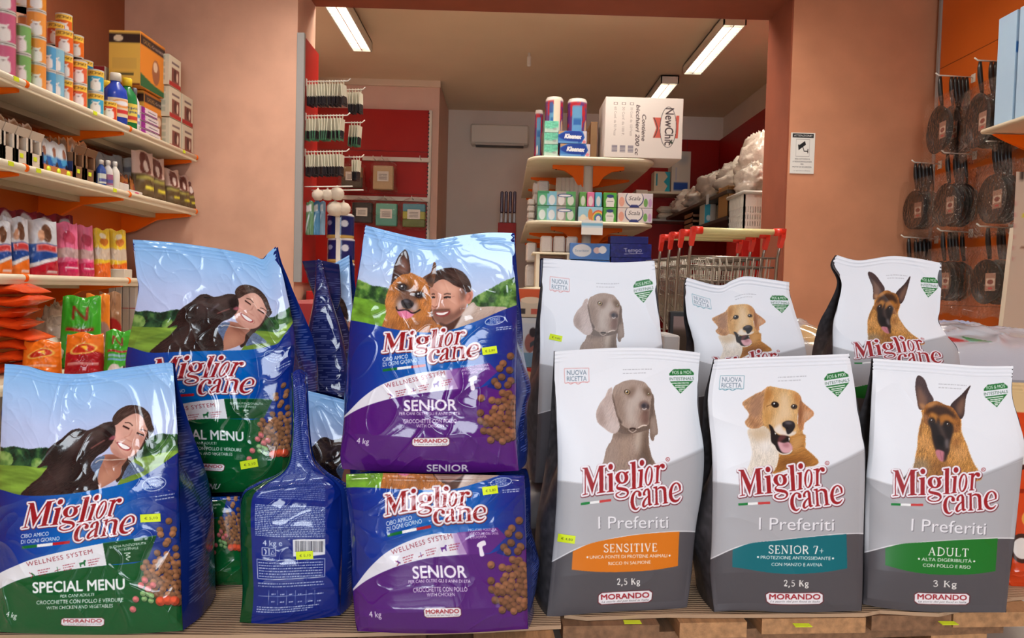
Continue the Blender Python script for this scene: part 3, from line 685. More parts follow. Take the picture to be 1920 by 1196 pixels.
# ------------------------------------------------------------------ the pictures printed on the bags
def art_weimaraner(c):
    z = lambda *p: zm(p, 1100, 700, 6.644); e = lambda x, y, rx, ry, r=0: zm(ell(x, y, rx, ry, r), 1100, 700, 6.644)
    body = fursh(c, z((400, 640), (600, 690), (765, 650), (772, 800), (782, 920), (812, 1040), (835, 1210), (180, 1210), (210, 1100), (250, 930), (310, 830), (330, 760)), (156, 134, 121), .16, 80, 8, 1, 2)
    c.poly(z((240, 960), (330, 860), (380, 900), (370, 1200), (190, 1200)), (165, 146, 135), .6, True, 14, body)
    c.poly(z((440, 800), (520, 740), (520, 980), (470, 1100), (430, 950)), (170, 146, 128), .7, True, 12, body)
    c.poly(z((620, 730), (700, 690), (690, 860), (640, 1000), (600, 900)), (196, 180, 166), .8, True, 10, body)
    c.poly(z((700, 720), (770, 700), (775, 900), (830, 1200), (640, 1100), (690, 900)), (84, 66, 54), .7, True, 12, body)
    c.poly(z((330, 760), (520, 700), (600, 740), (520, 780), (400, 800)), (98, 80, 70), .6, True, 10, body)
    fursh(c, z((330, 230), (800, 230), (815, 560), (770, 700), (380, 720)), (112, 94, 84), .1, 80, 6, 9, 1)
    rear = fursh(c, z((800, 215), (830, 320), (842, 420), (866, 560), (888, 740), (850, 778), (830, 842), (792, 800), (790, 640), (806, 500), (806, 350)), (134, 114, 102), .15, 80, 8, 2, 1)
    c.poly(z((800, 230), (825, 330), (828, 500), (800, 560), (805, 380)), (88, 72, 64), .8, True, 5, rear); c.poly(z((815, 560), (850, 560), (872, 730), (840, 760), (815, 700)), (172, 156, 146), .7, True, 7, rear)
    head = fursh(c, z((320, 260), (345, 165), (400, 130), (470, 95), (560, 80), (650, 88), (720, 110), (770, 165), (802, 210), (806, 300), (792, 420), (782, 540), (768, 640), (700, 660), (620, 690), (560, 700), (480, 670), (420, 620), (380, 520), (340, 400)), (166, 146, 134), .13, 70, 8, 3, 1)
    c.poly(z((470, 110), (560, 95), (640, 120), (620, 200), (560, 260), (450, 180)), (166, 146, 134), .7, True, 14, head)
    c.poly(z((560, 200), (680, 200), (700, 330), (640, 380), (600, 520), (620, 640), (540, 640), (480, 500), (520, 330)), (192, 178, 170), .85, True, 14, head)
    c.poly(z((340, 300), (420, 260), (440, 420), (480, 520), (430, 600), (380, 480)), (128, 106, 94), .6, True, 12, head)
    c.poly(z((540, 180), (610, 170), (600, 240), (560, 300), (500, 280)), (116, 92, 78), .7, True, 8, head); c.poly(z((705, 185), (790, 200), (790, 280), (740, 270)), (104, 82, 66), .85, True, 7, head)
    c.poly(z((320, 260), (350, 380), (385, 520), (440, 610), (410, 620), (370, 520), (330, 380)), (70, 54, 48), .85, True, 3, head)
    c.poly(z((690, 480), (770, 440), (775, 600), (740, 640), (700, 620)), (92, 62, 54), .75, True, 8, head); c.line(z((640, 680), (700, 648), (748, 648)), 2.2, (222, 205, 194)); c.poly(e(700, 560, 40, 70, 20), (140, 108, 98), .5, soft=8, clip=head)
    c.line(z((535, 690), (575, 685), (612, 690)), 3.4, (58, 40, 36)); c.line(z((520, 700), (570, 735), (620, 705)), 1.6, (206, 188, 178), .8)
    c.poly(e(718, 400, 66, 62), (128, 104, 96), 1, soft=3); c.poly(e(722, 405, 46, 42), (94, 82, 84), 1, soft=2); c.poly(e(712, 402, 24, 22), (52, 48, 56), 1, soft=2); c.poly(e(765, 415, 16, 30), (70, 56, 56), 1, soft=2); c.line(z((690, 440), (720, 450), (745, 435)), 2, (196, 182, 176))
    ear = fursh(c, z((318, 180), (270, 200), (230, 290), (160, 380), (118, 500), (138, 610), (220, 684), (300, 740), (370, 742), (412, 660), (392, 580), (366, 500), (340, 400), (316, 290)), (196, 178, 172), .12, 60, 8, 4, 2)
    c.poly(z((180, 380), (130, 500), (150, 610), (230, 660), (220, 520)), (146, 124, 114), .7, True, 12, ear); c.poly(z((300, 200), (250, 300), (240, 420), (300, 330)), (160, 140, 132), .6, True, 12, ear); c.poly(z((260, 640), (360, 600), (390, 660), (350, 730)), (206, 190, 186), .7, True, 10, ear)
    x, y = z((505, 232))[0]; eye(c, x, y, 4.4, (176, 150, 110), (52, 38, 32), rot=20); x, y = z((775, 258))[0]; eye(c, x, y, 2.8, (160, 134, 100), (60, 44, 36))
def art_golden(c):
    z = lambda *p: zm(p, 1380, 710, 6.647); e = lambda x, y, rx, ry, r=0: zm(ell(x, y, rx, ry, r), 1380, 710, 6.647)
    fursh(c, z((330, 560), (760, 560), (840, 700), (860, 860), (700, 1060), (430, 1160)), (190, 146, 92), .25, 60, 8, 7, 3)
    bd = fursh(c, z((650, 740), (860, 690), (850, 840), (930, 920), (1030, 1030), (960, 1090), (700, 1110), (430, 1180), (500, 1000), (560, 950)), (176, 122, 62), .25, 20, 8, 1, 4)
    c.poly(z((560, 1000), (760, 960), (960, 1040), (800, 1090), (500, 1130)), (120, 72, 28), .6, True, 14, bd)
    c.poly(z((690, 740), (850, 700), (800, 860), (700, 900)), (206, 160, 104), .8, True, 12, bd)
    ch = fursh(c, z((150, 630), (350, 590), (450, 700), (530, 930), (520, 1040), (420, 1200), (150, 1200), (200, 950), (180, 800)), (224, 214, 202), .12, 80, 9, 2, 5)
    c.poly(z((160, 640), (350, 600), (420, 700), (330, 780), (190, 740)), (202, 178, 148), .8, True, 14, ch); c.poly(z((300, 800), (420, 780), (420, 900), (330, 920)), (238, 232, 228), .8, True, 14, ch)
    re = fursh(c, z((790, 190), (830, 290), (900, 350), (974, 432), (920, 500), (850, 560), (840, 640), (780, 610), (770, 450), (760, 300)), (188, 134, 92), .25, 70, 8, 3, 3)
    c.poly(z((780, 220), (820, 320), (830, 480), (790, 600), (770, 420)), (132, 82, 52), .8, True, 7, re); c.poly(z((860, 400), (950, 430), (880, 520), (840, 520)), (214, 176, 146), .7, True, 8, re)
    le = fursh(c, z((405, 95), (330, 150), (230, 195), (85, 290), (100, 350), (165, 450), (110, 540), (160, 610), (260, 620), (340, 560), (380, 330), (410, 200)), (192, 148, 108), .28, 55, 8, 4, 3)
    c.poly(z((300, 190), (180, 280), (170, 420), (240, 500), (310, 420), (330, 260)), (158, 120, 98), .75, True, 8, le); c.poly(z((150, 460), (240, 520), (320, 590), (200, 600)), (150, 104, 74), .6, True, 8, le)
    hd = fursh(c, z((410, 95), (500, 108), (620, 130), (720, 150), (790, 200), (790, 320), (770, 440), (765, 560), (750, 680), (660, 720), (560, 700), (480, 660), (420, 580), (340, 560), (330, 400), (350, 250), (360, 170)), (206, 164, 110), .16, 80, 8, 5, 2)
    c.poly(z((360, 170), (420, 110), (450, 200), (380, 330), (340, 420)), (170, 112, 54), .8, True, 10, hd); c.poly(z((720, 170), (790, 220), (780, 360), (740, 280)), (182, 120, 66), .8, True, 8, hd)
    c.poly(z((560, 170), (650, 190), (680, 330), (700, 500), (600, 520), (520, 600), (440, 560), (520, 400)), (226, 200, 166), .85, True, 14, hd); c.poly(z((350, 420), (440, 400), (420, 560), (340, 540)), (190, 140, 78), .6, True, 10, hd)
    c.poly(z((470, 620), (560, 560), (600, 640), (750, 660), (740, 700), (660, 720), (560, 706), (490, 670)), (230, 222, 216), .9, True, 5, hd)
    c.poly(z((410, 570), (455, 600), (480, 650), (530, 700), (660, 720), (670, 790), (700, 860), (680, 930), (600, 940), (520, 900), (480, 830), (440, 780), (430, 660)), (34, 24, 24), 1, True, 1); c.poly(z((545, 710), (630, 715), (590, 760), (520, 800)), (110, 60, 60), .9, True, 3)
    c.poly(z((520, 790), (600, 800), (660, 790), (705, 850), (690, 910), (620, 930), (560, 900)), (214, 166, 172), 1, True, 2); c.poly(z((580, 810), (650, 800), (660, 850), (600, 850)), (168, 110, 118), .7, True, 4); c.line(z((475, 830), (510, 900), (580, 940), (660, 930), (700, 890)), 2.6, (228, 218, 206), .9)
    c.poly(z((480, 670), (500, 680), (492, 700)), (240, 236, 230), 1); c.poly(z((655, 735), (672, 740), (662, 780)), (236, 226, 220), 1)
    c.poly(z((585, 545), (650, 522), (720, 540), (735, 600), (690, 670), (640, 690), (615, 620), (580, 590)), (42, 38, 42), 1, True, 1); c.poly(e(655, 550, 50, 16, 5), (128, 122, 126), .8, soft=4); c.poly(e(640, 615, 16, 8), (16, 14, 16), 1, soft=1)
    x, y = z((487, 322))[0]; eye(c, x, y, 5.4, (44, 28, 20), (30, 20, 16), rot=15); x, y = z((724, 348))[0]; eye(c, x, y, 4.4, (80, 66, 58), (40, 28, 24))
    c.line(z((380, 350), (400, 335), (440, 325)), 2, (120, 76, 40), .6)
def art_shepherd(c):
    z = lambda *p: zm(p, 1680, 690, 5.694); e = lambda x, y, rx, ry, r=0: zm(ell(x, y, rx, ry, r), 1680, 690, 5.694)
    bd = fursh(c, z((300, 430), (660, 500), (700, 680), (750, 800), (790, 920), (840, 1030), (875, 1090), (860, 1210), (110, 1210), (170, 1100), (200, 980), (225, 850), (240, 680), (280, 530)), (186, 134, 72), .32, 75, 8, 1, 4)
    c.poly(z((230, 700), (370, 740), (400, 880), (300, 860), (230, 820)), (206, 152, 92), .7, True, 12, bd); c.poly(z((590, 840), (740, 830), (780, 960), (640, 980)), (212, 158, 100), .7, True, 14, bd)
    c.poly(z((190, 980), (330, 980), (360, 1100), (170, 1120)), (150, 126, 96), .9, True, 12, bd); c.poly(z((170, 1090), (120, 1210), (60, 1210), (120, 1130)), (40, 30, 28), 1, True, 2)
    c.poly(z((380, 980), (540, 1010), (600, 1090), (520, 1200), (380, 1200)), (120, 76, 36), .6, True, 14, bd); c.poly(z((590, 780), (690, 740), (640, 860)), (130, 80, 44), .6, True, 10, bd)
    c.fur(bd, .2, 100, 6, 9)
    le = fursh(c, z((222, 95), (260, 83), (310, 130), (350, 240), (402, 348), (330, 430), (250, 440), (225, 350), (205, 200)), (78, 60, 60), .15, 70, 6, 2, 1)
    c.poly(z((240, 190), (280, 250), (325, 320), (320, 420), (250, 430), (228, 320)), (140, 104, 84), .8, True, 8, le); c.poly(z((250, 380), (320, 400), (290, 450)), (190, 138, 92), .8, True, 5, le)
    re = fursh(c, z((797, 183), (700, 280), (580, 402), (640, 480), (690, 545), (726, 500), (735, 420), (752, 300)), (64, 48, 48), .15, 110, 6, 3, 1)
    c.poly(z((730, 300), (650, 400), (660, 490), (700, 500), (735, 400)), (150, 112, 88), .7, True, 8, re)
    hd = fursh(c, z((335, 380), (430, 352), (520, 390), (600, 420), (660, 500), (690, 580), (670, 680), (600, 700), (580, 800), (560, 900), (440, 900), (390, 780), (370, 640), (300, 580), (300, 450)), (150, 98, 50), .25, 80, 7, 4, 2)
    c.poly(z((370, 400), (450, 400), (560, 430), (650, 540), (540, 500), (460, 510), (390, 470), (310, 500)), (58, 38, 30), .9, True, 6, hd); c.poly(z((340, 380), (430, 360), (400, 410), (340, 420)), (196, 140, 84), .8, True, 5, hd)
    c.poly(z((370, 480), (430, 500), (440, 560), (390, 530)), (184, 128, 66), .9, True, 4, hd); c.poly(z((470, 520), (560, 500), (640, 600), (560, 560), (490, 590)), (178, 118, 56), .8, True, 5, hd)
    c.poly(z((340, 560), (400, 530), (430, 600), (450, 520), (480, 620), (530, 560), (600, 600), (610, 680), (575, 800), (560, 900), (500, 930), (430, 880), (390, 760), (372, 650)), (36, 28, 28), 1, True, 4); c.poly(z((440, 590), (490, 620), (540, 760), (500, 740)), (112, 92, 84), .55, True, 6); c.poly(z((440, 720), (500, 730), (520, 800), (480, 830), (440, 800)), (24, 20, 22), 1, True, 3)
    c.poly(z((520, 780), (560, 760), (560, 880), (540, 880)), (140, 130, 132), .7, True, 5)
    c.poly(z((425, 880), (460, 872), (520, 900), (525, 960), (500, 998), (460, 980), (430, 930)), (190, 122, 134), 1, True, 1.5); c.line(z((470, 890), (490, 980)), 1.2, (150, 84, 98), .7)
    c.poly(z((520, 880), (560, 860), (545, 960), (510, 1005)), (50, 34, 32), .9, True, 3)
    for x, y in ((385, 562), (556, 602)):
        p = z((x, y))[0]; eye(c, p[0], p[1], 3.6, (70, 46, 34), (18, 14, 14))
    c.line(z((280, 540), (270, 640), (250, 720)), 3, (120, 76, 40), .6, soft=2)
def kibble(c, spots, seed, base=(146, 104, 74)):
    r = random.Random(seed)
    for x, y, q in spots:
        k = r.uniform(.85, 1.12); b = tuple(t * k for t in base); ro = r.uniform(-40, 40)
        c.poly(ell(x + .8, y + 1.4, q, q * .92, ro), tuple(t * .36 for t in b), .8, soft=1); c.poly(ell(x, y, q, q * .92, ro), b)
        c.poly(ell(x - q * .2, y - q * .25, q * .6, q * .5, ro), tuple(min(255, t * 1.22) for t in b), .8, soft=2); c.poly(ell(x - q * .1, y + q * .62, q * .6, q * .22, ro), tuple(t * .6 for t in b), .6, soft=2)
def cluster(poly, n, q, seed, sort=True):
    r = random.Random(seed); p = np.array(poly, float); out = []; k = len(p)
    def inside(x, y):
        s = False; j = k - 1
        for i in range(k):
            if (p[i, 1] > y) != (p[j, 1] > y) and x < (p[j, 0] - p[i, 0]) * (y - p[i, 1]) / (p[j, 1] - p[i, 1]) + p[i, 0]: s = not s
            j = i
        return s
    t = 0
    while len(out) < n and t < 9000:
        t += 1; x = r.uniform(p[:, 0].min(), p[:, 0].max()); y = r.uniform(p[:, 1].min(), p[:, 1].max())
        if inside(x, y) and all((x - a) ** 2 + (y - b) ** 2 > (q * 1.25) ** 2 for a, b, _ in out): out.append((x, y, q * r.uniform(.92, 1.08)))
    return sorted(out, key=lambda a: a[1])
def film_common(c, key, lo, mid, band, panel, panel_txt, title, lines, w):
    """blue swoosh, brand, white band, coloured lower field; every list in that bag's photograph pixels"""
def art_special():
    c = mkcanvas('special_front', 680, 1100, v0=.07); z = lambda *p: zm(p, 0, 660, 2.232); y = lambda *p: zm(p, 0, 740, 5.647)
    e = lambda x, yy, rx, ry, r=0: zm(ell(x, yy, rx, ry, r), 0, 740, 5.647)
    c.img[:] = vgrad(c, [(1, (142, 192, 238)), (.9, (168, 200, 240)), (.8, (188, 202, 236)), (.68, (196, 202, 232)), (.5, (190, 196, 224))])
    w = np.clip(fbm(c.h, c.w, 5, 4, 3, 3) - .5, 0, 1)[..., None]; c.img += w * .12
    for tr, sd, cols in ((y((-80, 560), (60, 560), (150, 545), (300, 575), (470, 560), (620, 600), (620, 770), (-80, 780)), 4, ((24, 52, 40), (46, 86, 58), (80, 122, 70))), (y((1440, 560), (1560, 470), (1700, 410), (1800, 420), (2000, 430), (2000, 640), (1440, 690)), 6, ((30, 62, 40), (52, 98, 56), (94, 136, 76)))):
        foliage(c, c.cov(tr, True), *cols, sd)
    foliage(c, c.cov(y((-60, 620), (60, 600), (130, 650), (120, 740), (-60, 760)), True), (70, 110, 60), (110, 146, 78), (150, 180, 104), 8); foliage(c, c.cov(y((340, 690), (420, 670), (460, 760), (340, 770)), True), (70, 110, 60), (110, 150, 78), (150, 180, 104), 9)
    for g, sd in ((y((-100, 745), (150, 750), (400, 770), (700, 760), (700, 1120), (-100, 1120)), 1), (y((1380, 690), (1900, 590), (2050, 560), (2050, 900), (1240, 960)), 2)):
        cv = c.cov(g); n = fbm(c.h, c.w, 60, 8, sd, 3)[..., None]; c.lay(cv, (np.array((128, 160, 66)) / 255 * (.75 + n * .5)).astype(np.float32) + np.zeros((c.h, c.w, 3), np.float32))
    # woman
    fursh(c, y((1190, 280), (1235, 180), (1310, 128), (1400, 108), (1500, 128), (1580, 200), (1612, 310), (1630, 370), (1590, 440), (1530, 520), (1470, 620), (1400, 700), (1350, 800), (1290, 880), (1230, 920), (1220, 700), (1300, 400)), (66, 50, 46), .3, 60, 10, 1, 1)
    c.poly(y((1090, 640), (1340, 660), (1290, 760), (1250, 880), (1010, 1000), (1050, 800)), (178, 124, 104), 1, True); c.poly(y((1130, 650), (1330, 670), (1280, 740), (1150, 720)), (136, 88, 74), .8, True, 8); c.poly(y((1080, 820), (1200, 800), (1180, 900), (1040, 960)), (200, 148, 124), .7, True, 10)
    fc = c.poly(y((1215, 330), (1290, 268), (1400, 206), (1480, 200), (1545, 280), (1562, 370), (1535, 460), (1480, 570), (1420, 640), (1330, 676), (1230, 650), (1170, 580), (1175, 470)), (214, 166, 150), 1, True, 1)
    c.poly(y((1330, 280), (1440, 230), (1500, 290), (1440, 380), (1340, 360)), (234, 190, 172), .8, True, 16, fc); c.poly(y((1215, 380), (1280, 400), (1270, 480), (1210, 480)), (232, 178, 166), .8, True, 12, fc); c.poly(y((1170, 560), (1300, 640), (1420, 620), (1340, 680), (1220, 660)), (168, 112, 100), .6, True, 10, fc); c.poly(y((1490, 430), (1550, 400), (1500, 540), (1440, 600)), (178, 120, 108), .6, True, 10, fc)
    fursh(c, y((1185, 300), (1240, 180), (1330, 125), (1430, 120), (1560, 200), (1610, 330), (1560, 360), (1510, 240), (1430, 195), (1330, 240), (1230, 320)), (78, 60, 54), .4, 40, 10, 2, 1); c.line(y((1440, 130), (1400, 170), (1300, 220)), 4, (120, 100, 92), .5, soft=3)
    for pts, wd in ((y((1320, 295), (1370, 298), (1405, 330)), 2.2), (y((1480, 372), (1520, 372), (1552, 388)), 2.0)): c.line(pts, wd, (70, 48, 44), .85)
    for pts in (y((1300, 328), (1335, 345), (1370, 362)), y((1448, 402), (1485, 418), (1525, 432))): c.line(pts, 3.2, (44, 28, 28)); c.line([(a, b + 2.2) for a, b in pts], 1.6, (172, 112, 100), .7)
    c.line(y((1400, 370), (1370, 430), (1320, 452), (1350, 478), (1395, 500)), 1.6, (186, 124, 110), .7, soft=1); c.poly(e(1350, 450, 22, 18), (232, 186, 168), .7, soft=5)
    c.poly(y((1236, 502), (1290, 508), (1350, 536), (1388, 566), (1355, 592), (1300, 580), (1258, 548)), (168, 74, 78), 1, True); c.poly(y((1250, 510), (1300, 520), (1372, 560), (1340, 578), (1290, 560)), (246, 242, 240), 1, True)
    c.line(y((1392, 548), (1402, 575), (1385, 600)), 1.2, (160, 104, 92), .7); c.line(y((1222, 480), (1228, 505), (1245, 525)), 1.2, (160, 104, 92), .6)
    # jacket
    for j in (y((1000, 690), (1060, 655), (1110, 655), (1050, 800), (1010, 1010), (950, 1010), (950, 800)), y((1380, 720), (1460, 740), (1530, 800), (1400, 850), (1290, 890))):
        jc = fursh(c, j, (110, 128, 158), .25, 30, 4, 3, 1); c.poly(j, (70, 84, 112), .3, True, 9, jc)
    c.line(y((1010, 720), (1060, 690), (1180, 690), (1330, 680)), 1.6, (226, 214, 200), .8)
    # dark dog nuzzling her
    dg = fursh(c, y((1195, 288), (1100, 300), (1000, 350), (920, 376), (830, 358), (740, 385), (660, 460), (560, 530), (500, 590), (470, 680), (440, 720), (388, 778), (480, 752), (505, 760), (420, 870), (310, 960), (230, 1080), (600, 1090), (1000, 1040), (1030, 880), (960, 760), (1020, 660), (1110, 600), (1180, 520), (1215, 450), (1222, 360)), (56, 43, 42), .3, 35, 8, 4, 2)
    for p, col, a, so in ((((700, 480), (820, 420), (860, 560), (760, 640)), (92, 74, 72), .8, 18), (((900, 400), (1050, 330), (1180, 310), (1130, 420), (960, 500)), (96, 80, 76), .75, 14), (((560, 560), (700, 500), (640, 700), (500, 740)), (34, 26, 26), .7, 16), (((560, 800), (760, 720), (700, 900), (500, 1020), (380, 1040)), (88, 70, 66), .55, 20), (((780, 620), (900, 640), (860, 900), (720, 1040)), (32, 24, 26), .7, 20), (((1100, 380), (1200, 330), (1200, 440), (1130, 470)), (36, 28, 30), .9, 6)): c.poly(y(*p), col, a, True, so, dg)
    c.line(y((880, 560), (930, 500), (985, 450)), 3, (142, 136, 152), .5, soft=3); c.line(y((960, 570), (1040, 520), (1110, 480)), 2.4, (150, 96, 92), .8, soft=1); c.line(y((800, 398), (850, 402), (880, 392)), 2, (24, 18, 18)); c.poly(y((1150, 470), (1200, 430), (1222, 450), (1190, 480)), (170, 96, 110), .9, True, 2)
    # blue swoosh
    sw = crom(z((-60, 570), (0, 575), (100, 600), (250, 597), (400, 576), (550, 540), (650, 488), (800, 380)), 8, False)
    cv = c.cov(list(sw) + z((800, 1350), (-60, 1350)))
    c.lay(cv, hgrad(c, [(0, (14, 44, 130)), (.15, (20, 66, 158)), (.4, (0, 112, 190)), (.7, (0, 104, 186)), (.86, (18, 60, 150)), (1, (16, 44, 128))]))
    # lower fields
    wb = crom(z((-60, 1040), (0, 990), (90, 950), (200, 926), (330, 905), (450, 892)), 6, False); wt = crom(z((440, 798), (300, 826), (150, 862), (60, 896), (0, 924), (-60, 960)), 6, False)
    gr = list(wb) + z((560, 884), (600, 874), (640, 800), (700, 730), (760, 700), (800, 1350), (-60, 1350))
    g = c.cov(gr); c.lay(g, (16, 96, 50)); c.poly(list(wt) + list(wb), (232, 232, 236))
    c.poly(z((430, 800), (655, 768), (648, 800), (612, 872), (446, 892)), (20, 86, 46)); c.line(z((430, 800), (540, 784), (655, 768)), 1.6, (90, 150, 110), .6)
    bl = c.cov(z((655, 770), (760, 660), (790, 690), (790, 1030), (700, 1060), (640, 960), (600, 900), (625, 850))); c.lay(bl, (18, 56, 140))
    logo(c, z((118, 632))[0], z((90, 738))[0], z((560, 716))[0], pad=3.0)
    cp = z((0, 0))[0]
    c.text('CIBO AMICO', *z((88, 779), (205, 767)), 7.2, (240, 244, 248), bold=.004, shear=.15); c.text('DI OGNI GIORNO', *z((88, 803), (250, 787)), 7.2, (240, 244, 248), bold=.004, shear=.15)
    for a, b, col in ((92, 155, (20, 120, 60)), (155, 220, (240, 240, 240)), (220, 292, (190, 40, 50))):
        k = lambda x: 818 - (x - 92) * .115
        c.poly(z((a, k(a) - 6), (b, k(b) - 6), (b, k(b) + 6), (a, k(a) + 6)), col)
    band_text(c, z, 'WELLNESS SYSTEM', (112, 898), (388, 842), (160, 45, 62), (40, 120, 70))
    c.text('BUONA FUNZIONALITA', *z((460, 822), (612, 804)), 4.6, (236, 244, 238), bold=.008); c.text('INTESTINALE', *z((496, 832), (580, 824)), 4.6, (236, 244, 238), bold=.008); c.line(z((520, 842), (545, 840), (528, 850), (545, 856), (528, 864), (540, 872)), 1.4, (220, 236, 224))
    white = (242, 244, 244)
    c.text('SPECIAL MENU', *z((138, 1008), (522, 992)), 20, white, bold=.022); c.text('PER CANI ADULTI', *z((252, 1028), (394, 1020)), 5.4, white, bold=.012, shear=.12)
    c.text('CROCCHETTE CON POLLO E VERDURE', *z((153, 1056), (516, 1044)), 7.0, white, bold=.016, shear=.06); c.text('WITH CHICKEN AND VEGETABLES', *z((195, 1078), (472, 1068)), 6.2, white, shear=.06); c.text('4 kg', *z((24, 1106), (68, 1116)), 10.5, white, bold=.002)
    morando(c, lambda q: q, *z((258, 1114), (436, 1113), (256, 1144), (434, 1146)))
    seal_text(c, z, (645, 552), 50, 28); 
    c.text('SPECIAL MENU', *z((170, 1245), (440, 1245)), 14, white, bold=.02)
    sp = cluster(z((640, 880), (700, 850), (750, 880), (756, 1060), (690, 1030), (620, 1010), (600, 940)), 60, 6.2, 2)
    sp = [(a, b, q) for a, b, q in zm([(706, 706), (726, 742), (668, 744), (672, 762), (702, 790), (694, 802), (734, 820), (658, 840), (698, 846), (738, 852), (612, 880), (600, 902)], 0, 660, 2.232) for q in (6.4,)] if 0 else [(x, yy, 6.4) for x, yy in z((706, 706), (726, 742), (668, 744), (672, 762), (702, 790), (694, 802), (734, 820), (658, 840), (698, 846), (738, 852), (612, 880), (600, 902), (722, 760))] + sp
    kibble(c, sp, 4)
    for x, yy in z((672, 1042), (702, 1038), (730, 1040)): kibble(c, [(x, yy, 9.5)], 3, (222, 96, 64))
    for x, yy in z((604, 1032), (620, 1012), (632, 1040), (598, 1010), (634, 1020)): kibble(c, [(x, yy, 5.4)], 5, (140, 176, 120))
    for x, yy in z((556, 1076), (568, 1034), (590, 975), (606, 955), (640, 975), (620, 990)): kibble(c, [(x, yy, 6.2)], 6, (190, 110, 110))
    return c
def band_text(c, z, t, a, b, col, icon):
    c.text(t, z(a)[0], z(b)[0], 8.4, col, bold=-.002, spacing=1.15)
    a = np.array(a, float); b = np.array(b, float); d = (b - a) / np.linalg.norm(b - a); n = np.array([-d[1], d[0]])
    for i, t in enumerate((.06, .44, .82)):
        p = a + (b - a) * t + n * 26
        for k in range(3): c_ = p + n * k * 10 + d * 24; dashes(c, *z(tuple(c_), tuple(c_ + d * (52 - k * 8))), 2.0, col, i * 7 + k, .7)
        if i == 2: c.poly(z(*[tuple(p + d * u + n * v) for u, v in ((-14, 2), (4, 2), (10, -6), (18, -3), (12, 6), (10, 20), (6, 20), (4, 11), (-6, 11), (-8, 20), (-12, 20), (-13, 8))]), icon)
        elif i == 0: c.line(z(tuple(p - d * 12), tuple(p + n * 14), tuple(p - d * 10 + n * 24)), 1.4, col); c.line(z(tuple(p - d * 4 + n * 4), tuple(p + d * 8 + n * 18)), 2.4, icon)
        else: c.line(z(tuple(p - d * 14 + n * 16), tuple(p + d * 12 + n * 12)), 1.3, col); c.line(z(tuple(p), tuple(p + n * 20)), 1.3, icon)
def seal_text(c, z, o, rx, ry, lines=('ALIMENTO', 'COMPLETO', 'ED EQUILIBRATO')):
    q = ell(*o, rx, ry, -12, 40)
    for i in range(40): c.line(z(tuple(q[i]), tuple(q[(i + 1) % 40])), 1.2, (226, 234, 244), .9, smooth=False)
    for k, t in enumerate(lines):
        w = rx * (.52, .5, .74)[k]; dy = (k - 1) * ry * .5
        c.text(t, *z((o[0] - w, o[1] + dy + 5 + w * .12), (o[0] + w, o[1] + dy + 5 - w * .12)), 3.8, (232, 238, 246), bold=.006)
    for k in range(2): dashes(c, *z((o[0] + rx * .1, o[1] + ry * (1.9 + k * .5)), (o[0] + rx * 1.7, o[1] + ry * (1.45 + k * .5))), 1.8, (220, 228, 240), k + 40, .8)
